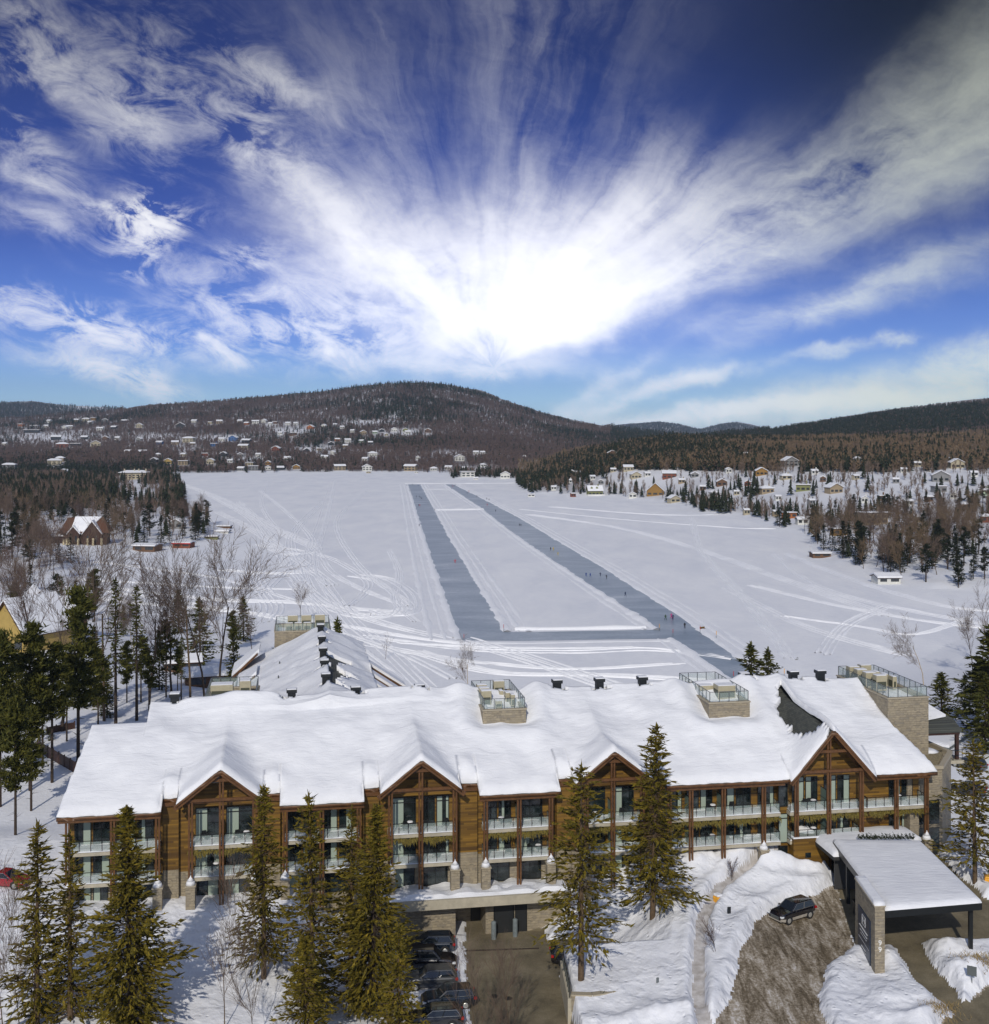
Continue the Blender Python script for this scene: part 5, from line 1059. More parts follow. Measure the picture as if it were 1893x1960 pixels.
# ------------------------------------------------------------------ ice track on the lake
ICEZ = 0.03
def lane(pts, name):
    n = len(pts); o = raw_mesh(name, [(x, y, ICEZ) for x, y in pts], [tuple(range(n))], ICE); return tag(o, kind='structure')
OUT = [at(*p) for p in [(781, 926.5), (868, 926.5)]]
L_out = [at(*p) for p in [(781, 927), (789, 950), (797, 978), (808, 1013), (820, 1050), (835, 1094), (850, 1137), (863, 1172), (875, 1203), (884, 1225)]]
L_in = [at(*p) for p in [(805, 927), (820, 955), (840, 990), (856, 1022), (880, 1062), (905, 1106), (930, 1146), (950, 1182), (964, 1209)]]
R_in = [at(*p) for p in [(853, 927), (880, 945), (915, 968), (960, 1003), (1010, 1040), (1060, 1073), (1115, 1110), (1170, 1145), (1225, 1180), (1264, 1205)]]
R_out = [at(*p) for p in [(868, 927), (905, 945), (950, 968), (995, 992), (1050, 1025), (1100, 1055), (1160, 1090), (1220, 1128), (1290, 1172), (1335, 1205), (1380, 1238), (1450, 1285), (1520, 1332)]]
L_out2 = at(884, 1225); cross_lo = [at(884, 1225), at(1000, 1226.5), at(1140, 1224), at(1290, 1222)]
end_in = [at(1290, 1222), at(1340, 1258), at(1385, 1289), at(1440, 1330)]
V_, F_ = [], []
def strip(A_, B_):
    k = len(V_)
    def rs(P, n): 
        P = np.array(P); d = np.r_[0, np.cumsum(np.hypot(*np.diff(P, axis=0).T))]; q = np.linspace(0, d[-1], n); return np.c_[np.interp(q, d, P[:, 0]), np.interp(q, d, P[:, 1])]
    a, b = rs(A_, 40), rs(B_, 40)
    for p, q in zip(a, b): V_.extend([(*p, ICEZ), (*q, ICEZ)])
    for i in range(39): F_.append((k + 2 * i, k + 2 * i + 1, k + 2 * i + 3, k + 2 * i + 2))
strip(L_out, L_in + [at(964, 1209)]); strip(R_in, R_out[:10])
V_2, F_2 = V_, F_
k = len(V_); poly = [at(884, 1225), at(1000, 1226.5), at(1140, 1224), at(1290, 1222), at(1335, 1205), at(1264, 1205), at(1130, 1207.5), at(1000, 1209.5), at(964, 1209)]
V_ += [(*p, ICEZ) for p in poly]; F_ += [(k, k + 1, k + 7, k + 8), (k + 1, k + 2, k + 6, k + 7), (k + 2, k + 3, k + 5, k + 6), (k + 3, k + 4, k + 5)]
k = len(V_); poly = [at(1290, 1222), at(1340, 1258), at(1385, 1289), at(1440, 1332), at(1522, 1334), at(1450, 1285), at(1380, 1238), at(1335, 1205)]
V_ += [(*p, ICEZ) for p in poly]; F_ += [(k, k + 1, k + 6, k + 7), (k + 1, k + 2, k + 5, k + 6), (k + 2, k + 3, k + 4, k + 5)]
tag(raw_mesh('skating_track', V_, F_, ICE), kind='structure')
# ploughed banks along the ice, and tracks in the snow, as low ridges of packed snow
def ridge(pts, w, h, lists, seed=0, step=3.0, rag=0.4, z0=0.0):
    P = np.array(pts, float); d = np.r_[0, np.cumsum(np.hypot(*np.diff(P, axis=0).T))]; n = max(3, int(d[-1] / step)); q = np.linspace(0, d[-1], n)
    X, Y = np.interp(q, d, P[:, 0]), np.interp(q, d, P[:, 1])
    ker = np.ones(3) / 3
    if n > 8:
        X[1:-1] = np.convolve(X, ker, 'same')[1:-1]; Y[1:-1] = np.convolve(Y, ker, 'same')[1:-1]
    dx, dy = np.gradient(X), np.gradient(Y); l = np.hypot(dx, dy) + 1e-9; nx, ny = -dy / l, dx / l; Vv, Ff = lists
    prf = ((-0.5, 0), (-0.28, 0.7), (0.0, 1.0), (0.28, 0.7), (0.5, 0)); k = len(Vv)
    for i in range(n):
        a = 1 + rag * 2 * float(VN(X[i] + seed * 13, Y[i], 0.11)) + rag * 1.4 * float(VN(X[i] * 1.0, Y[i] + seed * 7, 0.5)); zz = z0 if z0 is not None else hz(X[i], Y[i])
        for o_, hh in prf: Vv.append((X[i] + nx[i] * o_ * w * a, Y[i] + ny[i] * o_ * w * a, zz - 0.02 + hh * h * max(a, 0.2)))
    for i in range(n - 1):
        for j in range(4): Ff.append((k + i * 5 + j, k + (i + 1) * 5 + j, k + (i + 1) * 5 + j + 1, k + i * 5 + j + 1))
def off(L, dx): return [(x + dx, y) for x, y in L]
lists = ([], [])
for L, s_ in ((L_out, -1), (L_in, 1), (R_in, -1), (R_out[:11], 1), (R_out[10:], 1), (end_in, -1)):
    ridge(off(L, s_ * 1.0), 2.5, 0.42, lists, 1, 2.0, 0.55); ridge(off(L, s_ * 4.3), 1.3, 0.20, lists, 2, 2.5, 0.7)
    if L is L_out: ridge(off(L, -8.0), 1.8, 0.28, lists, 4, 2.5, 0.6)
    if L is R_out[:11] or s_ > 0: ridge(off(L, s_ * 7.0), 1.3, 0.15, lists, 5, 2.5, 0.8)
ridge([at(985, 1204.5), at(1100, 1203.5), at(1235, 1201)], 3.0, 0.75, lists, 3, 2.0, 0.3); ridge([at(880, 1229), at(1000, 1231), at(1140, 1228), at(1285, 1226)], 2.0, 0.2, lists, 4, 2.0, 0.7)
ridge([at(832, 976.5), at(925, 975)], 6.0, 1.0, lists, 5, 2.5, 0.4); ridge([at(812, 937), at(865, 936)], 6.0, 0.5, lists, 6, 3.0, 0.4); ridge([at(775, 925.5), at(905, 925.5), at(1035, 924)], 5.0, 0.7, lists, 7, 4.0, 0.5)
tag(raw_mesh('ploughed_snow_banks', np.array(lists[0]), lists[1], TRACK, smooth=True), 'bright ploughed snow banks along the skating track', 'snow bank', kind='stuff')
lists = ([], [])
TR = [[(345, 925), (430, 958), (520, 1010), (600, 1048), (560, 1060), (500, 1040)], [(380, 940), (470, 990), (510, 1040), (590, 1060), (575, 1090), (460, 1100)], [(460, 960), (520, 1020), (560, 1090), (620, 1150), (700, 1180), (780, 1170), (760, 1140)],
      [(520, 915), (500, 960), (530, 1010), (600, 1050), (640, 1100), (720, 1140), (780, 1160)], [(640, 920), (620, 1000), (600, 1080), (640, 1150), (730, 1190), (850, 1220)], [(700, 940), (640, 1000), (680, 1080), (740, 1130), (775, 1160), (700, 1175)],
      [(110, 1130), (230, 1150), (340, 1160), (500, 1175), (640, 1195), (760, 1215), (880, 1230)], [(120, 1122), (260, 1140), (420, 1165), (600, 1200), (760, 1250), (860, 1300)], [(240, 1130), (420, 1150), (560, 1155), (660, 1165), (770, 1175)],
      [(150, 1110), (300, 1118), (450, 1126), (560, 1128)], [(560, 1110), (620, 1180), (680, 1240), (760, 1300)], [(600, 1100), (660, 1190), (720, 1240), (800, 1320)], [(480, 1060), (470, 1110), (500, 1160), (480, 1190)],
      [(700, 1220), (900, 1245), (1100, 1250), (1250, 1245), (1400, 1262)], [(720, 1235), (900, 1265), (1100, 1280), (1300, 1270)], [(760, 1230), (1000, 1240), (1200, 1238)], [(800, 1245), (950, 1285), (1150, 1290), (1350, 1300)],
      [(1000, 975), (1200, 995), (1400, 1010), (1480, 1012)], [(1010, 985), (1180, 1010), (1330, 1050), (1500, 1110), (1700, 1180)], [(1050, 970), (1250, 985), (1380, 985)], [(1500, 1060), (1640, 1115), (1800, 1160), (1893, 1170)], [(1480, 1060), (1560, 1120), (1700, 1160), (1893, 1195)],
      [(1430, 1120), (1600, 1160), (1780, 1190), (1893, 1200)], [(1500, 1180), (1650, 1200), (1750, 1215), (1860, 1180)], [(1400, 1130), (1520, 1190), (1640, 1230), (1740, 1255)], [(1560, 1250), (1600, 1200), (1680, 1160)], [(1320, 990), (1340, 1060), (1420, 1150), (1500, 1260)],
      [(640, 1120), (560, 1060), (480, 1010), (420, 980)], [(660, 1160), (700, 1120), (650, 1080), (600, 1060)], [(740, 1050), (760, 1100), (750, 1150), (790, 1190)], [(690, 1100), (740, 1110), (780, 1140), (780, 1170), (740, 1180), (700, 1165)],
      [(500, 940), (560, 990), (600, 1040), (560, 1080), (500, 1140)], [(430, 1090), (520, 1096), (600, 1092)], [(180, 1075), (300, 1090), (430, 1110), (560, 1150)], [(880, 1225), (1000, 1260), (1180, 1320)], [(620, 960), (560, 1030), (580, 1100), (600, 1180)]]
for i, T_ in enumerate(TR):
    P = []
    n = len(T_)
    for j in range(n - 1):    # catmull-rom through the points, in the picture of the lake plane
        p0, p1, p2, p3 = T_[max(j - 1, 0)], T_[j], T_[j + 1], T_[min(j + 2, n - 1)]
        for q in np.linspace(0, 1, 7)[:-1]:
            P.append(tuple(0.5 * ((2 * b) + (-a + c) * q + (2 * a - 5 * b + 4 * c - d) * q * q + (-a + 3 * b - 3 * c + d) * q ** 3) for a, b, c, d in zip(p0, p1, p2, p3)))
    P.append(T_[-1]); Wp = [at(*p) for p in P]
    for rep in range(3 if i % 2 == 0 else 2):
        jx, jy = R_.uniform(-3, 3) * rep, R_.uniform(-4, 4) * rep; wd = R_.uniform(.45, .9)
        Wq = [(x + jx, y + jy) for x, y in Wp]; ridge(Wq, wd, 0.24, lists, i, 2.2, 0.8); ridge([(x + 0.9 + wd, y + .5) for x, y in Wq], wd * .8, 0.20, lists, i + 50, 2.2, 0.8)
tag(raw_mesh('snowmobile_tracks', np.array(lists[0]), lists[1], TRACK, smooth=True), 'looping snowmobile and ski tracks across the frozen lake', 'tracks', kind='stuff')

# hedge strip behind the canopy, dry grass, garden fence
rs_ = np.random.RandomState(3); V_, F_ = [], []
for i in range(900):
    f = rs_.rand(); x, y, z = 36.3 + 5.6 * f, 115.9 + rs_.randn() * .16, 14.45 + rs_.rand() * .5 * (.6 + .4 * math.sin(f * 90)); b = len(V_); d_ = rs_.randn(3) * .09; V_ += [(x, y, z), (x + .07, y, z + .03), (x + d_[0], y + d_[1], z + .16)]; F_ += [(b, b + 1, b + 2)]
tag(raw_mesh('hedge', V_, F_, NEED_D), 'low strip of dark evergreen boughs along the back edge of the entrance canopy', 'hedge')
V_, F_ = [], []
for cu, cv, n_, sx_ in ((1795, 1938, 500, 1.3), (1872, 1868, 500, 1.4), (1545, 1962, 120, .8)):
    cx_, cy_ = at(cu, cv, 8.9)
    for i in range(n_):
        x, y = cx_ + rs_.randn() * sx_ * .6, cy_ + rs_.randn() * .5; z = hz(x, y) if i % 25 == 0 else z; b = len(V_); V_ += [(x, y, z - .1), (x + .05, y, z - .1), (x + rs_.randn() * .25, y + rs_.randn() * .15, z + .28)]; F_.append((b, b + 1, b + 2))
tag(raw_mesh('dry_grass', V_, F_, mat('straw', (0.28, 0.20, 0.08), .9, var=.4)), 'clumps of dry straw-coloured grass showing through snow at the lower right', 'grass', kind='stuff')
def fence(p0, p1, h, label):
    t = thing('wooden_fence', label, 'fence', p0); dx, dy, dz = (p1[i] - p0[i] for i in range(3)); n = max(3, int(math.hypot(dx, dy) / 2.2)); m = MB()
    m.bar((0, 0, h / 2), (dx, dy, dz + h / 2), .06, h); m.build('panel', TIMBERD, t)
    for i in range(n + 1): MB().box(dx * i / n - .08, dx * i / n + .08, dy * i / n - .08, dy * i / n + .08, dz * i / n - 1, dz * i / n + h + .15).build('post', TIMBERD, t)
fence(hit(72, 1440), hit(146, 1482), 1.5, 'dark wooden fence on the snowy slope just left of the hotel roof'); fence(hit(90, 1406), hit(143, 1396), 1.0, 'shorter dark fence among the pine trunks at left')
# ------------------------------------------------------------------ houses round the lake
COLS = {'w': ('white', (0.62, 0.62, 0.58)), 'c': ('cream', (0.42, 0.37, 0.26)), 'b': ('brown', (0.14, 0.075, 0.04)), 'd': ('dark', (0.03, 0.03, 0.034)), 'g': ('grey', (0.22, 0.22, 0.22)), 'r': ('red-brown', (0.20, 0.06, 0.03)),
        'o': ('orange', (0.36, 0.12, 0.03)), 'y': ('yellow', (0.40, 0.28, 0.08)), 'u': ('blue', (0.06, 0.13, 0.30)), 't': ('tan', (0.32, 0.25, 0.16)), 'm': ('pale green', (0.36, 0.45, 0.32)), 'v': ('olive green', (0.20, 0.21, 0.08)), 'q': ('ochre', (0.27, 0.15, 0.035))}
KN = {'s': 'house', 'g': 'gabled house', 'f': 'flat-roofed house', 'h': 'hip-roofed house', 'a': 'A-frame chalet', 'k': 'hut'}
HPANE = mat('house_window', (0.03, 0.035, 0.04), 0.1, spec=0.8)
def house(x, y, z, w, d, h, key, kind, label, rz=0.0, pitch=0.42, chim=False, group=None, name='house', cat='house', nw=None, thick=0.45):
    wm = mat('paint_' + COLS[key][0].replace(' ', '_').replace('-', '_'), COLS[key][1], 0.8, var=0.12, vscale=0.6)
    t = thing(name, label, cat, (x, y, z), rz, group); b = MB(); e = 0.06 * w; a = w / 2; dd = d
    b.box(-a, a, 0, dd, -5, h); r, s = MB(), MB()
    if kind == 's' or kind == 'k':
        rr = pitch * dd / 2; b.add([(-a, 0, h), (-a, dd, h), (-a, dd / 2, h + rr), (a, 0, h), (a, dd, h), (a, dd / 2, h + rr)], [(0, 1, 2), (5, 4, 3), (0, 2, 5, 3), (1, 4, 5, 2)])
        for m, up, th in ((r, 0.0, .18), (s, .18, thick)):
            q = e if m is r else e * .8; f = -e * 1.2; g = dd + e; zz = -pitch * e * 1.2
            m.add([(-a - q, f, h + up + zz), (a + q, f, h + up + zz), (a + q, dd / 2, h + rr + up), (-a - q, dd / 2, h + rr + up), (-a - q, g, h + up + zz), (a + q, g, h + up + zz),
                   (-a - q, f, h + up + zz + th), (a + q, f, h + up + zz + th), (a + q, dd / 2, h + rr + up + th), (-a - q, dd / 2, h + rr + up + th), (-a - q, g, h + up + zz + th), (a + q, g, h + up + zz + th)],
                  [(0, 3, 2, 1), (3, 4, 5, 2), (6, 7, 8, 9), (9, 8, 11, 10), (0, 1, 7, 6), (5, 4, 10, 11), (0, 6, 9, 3), (3, 9, 10, 4), (1, 2, 8, 7), (2, 5, 11, 8)])
    elif kind in 'ga':
        rr = pitch * w / 2 * (2.1 if kind == 'a' else 1.25); b.xprism([(-a, h), (a, h), (0, h + rr)], 0, dd); pk = rr / a
        for m, up, th in ((r, 0.0, .18), (s, .18, thick)):
            f = -e * (1.2 if m is r else 1.0); q = a + e; zz = -pk * e
            m.xprism([(-q, h + zz + up), (0, h + rr + up), (q, h + zz + up), (q, h + zz + up + th), (0, h + rr + up + th), (-q, h + zz + up + th)], f, dd + e)
    elif kind == 'h':
        rr = pitch * dd * .55
        for m, up, th in ((r, 0.0, .2), (s, .2, thick)):
            q = e; i_ = min(a, dd / 2) * .95; m.add([(-a - q, -q, h + up), (a + q, -q, h + up), (a + q, dd + q, h + up), (-a - q, dd + q, h + up), (-a - q, -q, h + up + th), (a + q, -q, h + up + th), (a + q, dd + q, h + up + th), (-a - q, dd + q, h + up + th), (-a + i_, dd / 2, h + rr + up + th), (a - i_, dd / 2, h + rr + up + th)],
              [(3, 2, 1, 0), (0, 1, 5, 4), (1, 2, 6, 5), (2, 3, 7, 6), (3, 0, 4, 7), (4, 5, 9, 8), (6, 7, 8, 9), (5, 6, 9), (7, 4, 8)])
    else:
        r.box(-a - e, a + e, -e, dd + e, h, h + .3); s.box(-a - e * .8, a + e * .8, -e * .8, dd + e * .8, h + .3, h + .3 + thick)
    b.build('wall', wm, t); ro = r.build('roof', TIMBERD, t); s.build('roof_snow', RSNOW, ro)
    n = nw or (3 if w > 9 else 2); fl = 2 if h > 4.6 else 1
    for f in range(fl):
        for i in range(n):
            cx = -a + w * (i + .5) / n; ww = w / n * (.30 if i != 1 or f else .36); z0 = .9 + f * 2.7
            MB().box(cx - ww, cx + ww, -.06, -.002, z0, min(z0 + 1.5, h - .3)).build('window', HPANE, t)
    if chim:
        m = MB(); m.box(a * .4, a * .4 + .8, dd * .4, dd * .4 + .8, h, h + pitch * dd * .5 + 1.8); m.build('chimney', wm, t)
    return t
HT = '''39 816 10 o f|65 819 15 g f|93 808 8 w s|116 804 7 w s|146 807 9 t s|164 806 13 c h|172 811 9 w s|178 804 10 q f|201 808 11 g g|133 820 11 w s|123 821 9 w g|88 818 8 w s|107 842 18 d s|161 841 12 d s|201 842 11 b g
224 841 9 w s|119 857 21 r h|144 855 18 d f|183 855 18 c g|104 890 25 c h|113 883 17 t h|16 898 24 g h|121 908 15 g g|60 828 36 d f|8 852 9 w s|217 821 10 d s|191 824 12 w s|239 809 11 d s|266 818 12 c g|345 819 15 d g
371 809 10 w s|402 811 8 c f|420 810 11 t s|359 846 22 c h|335 851 13 t s|304 851 12 u s|265 844 10 g g|243 868 12 w s|273 870 15 t s|302 873 10 w h|350 873 10 c s|392 873 12 r f|427 873 12 d g|321 887 14 y g
294 885 13 d g|350 890 18 t f|402 887 14 c g|440 885 10 w s|409 855 14 u f|424 844 11 w s|445 844 16 u g|369 852 9 t s|459 809 10 w s|471 813 9 o s|489 811 13 w s|504 809 10 w g|526 811 9 b f|517 813 8 w s|551 813 9 w s
566 813 8 w s|593 822 13 o g|619 818 9 w g|641 815 7 g s|655 820 8 w s|470 849 17 d s|465 860 19 c s|527 864 15 r g|536 831 8 w s|562 834 13 b f|587 866 12 d g|460 874 11 g g|494 873 9 w s|550 881 12 w s|460 901 13 g s
485 900 18 g f|513 889 10 q g|513 899 11 w g|537 900 13 d s|567 898 13 q g|477 892 15 c f|646 844 9 o s|666 846 11 w s|661 856 9 y s|634 852 10 d g|651 900 21 t s|636 869 9 w g|621 879 13 w s|611 862 9 c f
674 827 8 w s|696 831 11 t g|718 830 9 m s|731 827 9 d g|740 834 7 c g|755 826 11 w g|776 826 10 v g|781 830 10 w s|819 828 12 b g|691 847 9 m s|709 850 9 d s|714 873 16 w h|698 882 11 w s|703 901 18 w g|784 901 23 t s|800 879 7 w g
830 901 13 w h|880 882 18 w g|858 899 13 w s|925 893 10 w h|889 900 11 r s|896 913 26 w f|967 915 18 w g|1004 878 9 w g|924 869 9 w s|911 869 10 w s|1172 874 22 b g|1094 908 12 y g|1106 909 13 b s|1174 904 13 c s|1203 901 23 c s
1218 916 24 c g|1281 916 32 r s|1330 914 18 g g|1382 930 24 b g|1254 949 40 q a|1211 953 18 w g|1293 962 25 c g|1020 934 19 g g|1060 938 12 w s|1429 875 20 c h|1431 930 14 r g|1368 950 20 w h|1458 910 27 q g|1515 893 34 g g|1506 918 24 c h
1537 940 33 v f|1470 944 31 t h|1601 944 34 t g|1642 885 17 g g|1689 958 16 b f|1833 896 32 c g|1801 922 38 g g|1757 893 16 c s|1884 948 26 m s|1515 992 28 o f|1486 988 14 t s|1678 1004 64 t f|1609 1025 34 q f|1537 1004 26 w s|1430 985 14 c s
1777 1040 34 g f|1801 942 30 g f|1740 968 20 w s|336 1012 26 g g|30 995 20 t s|1850 975 24 b h|1890 1000 26 r h|1760 1000 22 t s|1135 918 13 w s|1150 927 12 g g|1240 912 14 w s|1305 925 15 t s|1345 938 14 b s|1395 905 13 w g|1410 948 13 c s|1560 908 16 w s|1575 922 14 b g|1640 918 15 c s|1655 962 16 w g|1715 925 15 g s|1730 905 14 w s|1780 960 16 b s|1825 955 16 w g|1865 912 17 w s|1850 1012 18 w s|1490 958 14 w s|1555 966 15 g s|1090 925 11 w s'''
hs = [q.split() for q in HT.replace('\n', '|').split('|')]
HP = hits(np.array([float(q[0]) for q in hs]), np.array([float(q[1]) for q in hs]))
HSITES = []
def row_name(u, v):
    if u < 1010:
        if v < 834: return 'the top row of the far hillside'
        if v < 862: return 'the middle row of the far hillside'
        if v < 888: return 'the lower row of the far hillside'
        if v < 920: return 'the far shoreline row'
        return 'the near left shore woods'
    if v < 900: return 'the upper slope on the right shore'
    if v < 932: return 'the middle slope on the right shore'
    if v < 975: return 'the lower slope on the right shore'
    return 'the waterfront woods on the right'
rows = {}
for i, q in enumerate(hs): rows.setdefault((row_name(float(q[0]), float(q[1])), q[3], q[4]), []).append((float(q[0]), i))
ORD = ['', 'second ', 'third ', 'fourth ', 'fifth ', 'sixth ', 'seventh ', 'eighth ', 'ninth ', 'tenth ', 'eleventh ', 'twelfth ', 'thirteenth ', 'fourteenth ', 'fifteenth ', 'sixteenth ', 'seventeenth ']
hl = {}
for (rn, ck, kk), L in rows.items():
    L.sort()
    for j, (u, i) in enumerate(L):
        base = ('%s %s in %s' % (COLS[ck][0], KN[kk], rn)) if len(L) == 1 else ('%s%s %s from the left in %s' % (ORD[j] if j else 'first ', COLS[ck][0], KN[kk], rn)); hl[i] = base
hr = random.Random(4)
for i, (q, (x, y, z, d)) in enumerate(zip(hs, HP)):
    u, v, w = float(q[0]), float(q[1]), float(q[2]) * y / F; key, kind = q[3], q[4]
    w = min(w, 34) * (0.80 if u > 1010 else 1.0); dep = w * (.75 if w < 14 else .5); h = {'f': .42, 'a': .30, 'h': .34}.get(kind, .40) * w; h = max(2.8, min(h, 7.2 if kind != 'f' else 6.2))
    HSITES.append((x, y + dep / 2, w)); house(x, y, z + .2, w, dep, h, key, kind, hl[i], rz=hr.uniform(-.35, .35), chim=hr.random() < .35, group='houses around the lake', thick=0.3 + y / 5000)
# the large ones
x, y, z = hit(256, 918); w = 51 * y / F; HSITES.append((x, y, w * 1.2))
mn = house(x, y, z + 1, w, w * .4, 7.5, 'c', 'h', 'long cream stone mansion with tall chimneys at the tip of the left point', 0.1, 0.35, nw=7, name='mansion', cat='mansion')
for q in (-.38, -.02, .14, .40): MB().box(w * q, w * q + 1.4, w * .12, w * .12 + 1.4, 7, 12.4).build('chimney', bpy.data.materials['paint_cream'], mn)
# brown chalet with steep gables and stone pillars on the left shore
x, y, z = hit(150, 1043); HSITES.append((x, y, 28)); ch = thing('chalet', 'large dark brown chalet with steep snowy gables and stone pillars on the left shore', 'chalet', (x, y, z), 0.12)
CW = mat('dark_chalet_wood', (0.045, 0.018, 0.010), 0.7, var=.3)
m = MB(); m.box(-8, 12, 3, 13, -3, 6); m.box(-14, -8, 4, 11, -3, 4); m.xprism([(-8, 6), (12, 6), (8, 12), (-5, 12)], 7.9, 8.1); m.build('wall', CW, ch)
m = MB(); m.add([(-9.5, 2, 5.6), (13.5, 2, 5.6), (10, 8, 12.4), (-6.5, 8, 12.4), (-9.5, 14, 5.6), (13.5, 14, 5.6), (-9.5, 2, 5.3), (13.5, 2, 5.3), (-9.5, 14, 5.3), (13.5, 14, 5.3)], [(0, 1, 2, 3), (3, 2, 5, 4), (0, 3, 4), (1, 5, 2), (6, 7, 1, 0)]); ro = m.build('roof', mat('brown_shingles', (0.10, 0.045, 0.025), .9), ch)
m = MB(); m.add([(-4, 2.2, 6.0), (3, 2.2, 6.1), (9, 7.6, 12.4), (-3, 7.6, 12.5), (-4, 2.2, 6.4), (3, 2.2, 6.5), (9, 7.6, 12.8), (-3, 7.6, 12.9)], [(4, 5, 6, 7), (0, 1, 5, 4), (1, 2, 6, 5), (2, 3, 7, 6), (3, 0, 4, 7)]); m.build('roof_snow', RSNOW, ro)
m = MB(); m.add([(-15, 3, 3.9), (-7.5, 3, 3.9), (-8, 8, 7.4), (-13, 8, 7.4), (-15, 3, 4.5), (-7.5, 3, 4.5), (-8, 8, 8.0), (-13, 8, 8.0)], [(4, 5, 6, 7), (0, 1, 5, 4), (1, 2, 6, 5), (2, 3, 7, 6), (3, 0, 4, 7)]); m.build('low_roof_snow', RSNOW, ch)
for gx, gw, gh, gz in ((-2.5, 2.6, 3.0, 5.4), (6.0, 4.2, 5.6, 5.2)):
    m = MB(); m.xprism([(gx - gw, -1), (gx + gw, -1), (gx + gw, gz), (gx, gz + gh), (gx - gw, gz)], 1.0, 6); g = m.build('gable', CW, ch)
    m = MB(); m.xprism([(gx - gw - .5, gz - .5), (gx, gz + gh + .1), (gx + gw + .5, gz - .5), (gx + gw + .5, gz), (gx, gz + gh + .7), (gx - gw - .5, gz)], .6, 7); m.build('gable_snow', RSNOW, g)
    m = MB()
    for q in (-.45, .45): m.box(gx + q * gw - .5, gx + q * gw + .5, .95, .995, 1.2, 4.2)
    m.build('window', HPANE, g)
for px in (-6.4, -5.0, -3.8, 0.2, 4.5, 7.0, 10.8):
    m = MB(); m.box(px - .4, px + .4, -1.4, -.6, -1, 3.1); m.build('stone_pillar', mat('pale_stone', (0.45, 0.38, 0.24), .8, var=.25, vscale=2), ch)
# sheds and boathouses at the water's edge
def shed(u, v, wu, key, kind, h, label, rz=0.0, name='boathouse', cat='boathouse', dep=.8, thick=.5, pitch=.15):
    x, y = at(u, v); w = wu * y / F; HSITES.append((x, y, w)); return house(x, y, 0.05, w, w * dep, h, key, kind, label, rz, pitch, name=name, cat=cat, nw=2, thick=thick)
shed(275, 1056, 44, 'b', 's', 2.6, 'dark brown boathouse with snowy roof at the left shore', -.15, pitch=.12)
shed(347, 1049, 34, 'r', 's', 2.2, 'low red-trimmed boathouse standing on the ice by the left shore', -.1, pitch=.1)
m = bpy.context.scene.objects['boathouse.001']; w_ = 34 * m.location.y / F; MB().box(-w_ * .56, w_ * .56, -w_ * .08, -w_ * .05, 2.0, 2.5).build('red_fascia', REDP, m)
shed(424, 1021, 26, 'w', 'k', 1.0, 'snow-buried white hut at the tip of the left docks', 0, 'hut', 'hut', thick=.9); shed(404, 1033, 24, 'v', 'f', 1.4, 'small dark green dock shed on the left shore', .1, 'shed', 'shed'); shed(428, 1012, 24, 'b', 'f', 1.2, 'low brown dock shed behind the snow-buried hut', 0, 'shed', 'shed')
shed(1573, 1068, 34, 'b', 's', 1.9, 'small brown boathouse with snowy roof on the ice, right side', 0, pitch=.12)
shed(1702, 1118, 44, 'w', 'k', 2.3, 'white boathouse with thick rounded snow roof on the right shore', .05, pitch=.25, thick=.6)
shed(1017, 951, 13, 'w', 'k', 2.0, 'tiny white hut by the wooded point on the right', 0, 'hut', 'hut'); shed(1098, 951, 9, 'r', 'k', 2.8, 'small rust-red shed left of the olive green house', .3, 'shed', 'shed')
shed(797, 905.5, 7, 'w', 'g', 2, 'tiny white ice hut on the far lake edge, near the big tan house', 0, 'hut', 'hut'); shed(705, 905.5, 8, 'c', 'g', 2, 'tiny cream ice hut on the far lake edge', 0, 'hut', 'hut'); shed(911, 918, 9, 'w', 'k', 1.5, 'round-topped white hut on the far right lake edge', 0, 'hut', 'hut', thick=1.2)
shed(1830, 1076, 12, 'w', 's', 2.4, 'small white and red hut among trees at the right edge', 0, 'hut', 'hut')
# olive house with dormers
x, y, z = hit(1140, 949); w = 28 * y / F; HSITES.append((x, y, w * 1.3)); ol = house(x, y, z + .3, w, w * .6, w * .36, 'v', 's', 'olive green lakeside house with two dormers and a long veranda', .15, .9, True, nw=4)
for q in (-.25, .12): m = MB(); m.xprism([(w * q - 1, w * .42), (w * q + 1, w * .42), (w * q + 1, w * .52), (w * q, w * .60), (w * q - 1, w * .52)], w * .06, w * .3); m.build('dormer', bpy.data.materials['paint_olive_green'], ol)
MB().box(-w * .6, w * .6, -w * .18, -.02, 0, .9).build('veranda', WHITEP, ol)
# timber-frame house in the trees at the left edge and its outbuildings
for (u, v, Y, w, d, h, k, kd, rz, lb) in ((12, 1275, 238, 11, 12, 4.2, 'y', 'g', -.5, 'yellow timber-framed house with snowy gable behind pines, left edge'), (75, 1250, 252, 13, 9, 3.6, 'b', 'g', .5, 'steep snow-roofed brown house behind the left pines'), (118, 1232, 268, 12, 8, 4, 'b', 's', .7, 'snowy brown roof rising behind the left pines')):
    x = (u - CX) / F * Y; HSITES.append((x, Y, 12)); house(x, Y, hz(x, Y) - .2, w, d, h, k, kd, lb, rz, .9, name='house', group='houses in the left woods', thick=.5)
for (u, v, w, h, lb) in ((404, 1318, 9, 2.4, 'dark brown shed among bare trees left of the rear wing'), (350, 1290, 7, 2.2, 'small dark shed behind the leftmost rooftop stone block')):
    x, y, z = hit(u, v); house(x, y, z, w, 5, h, 'b', 's', lb, .3, .3, name='shed', cat='shed')
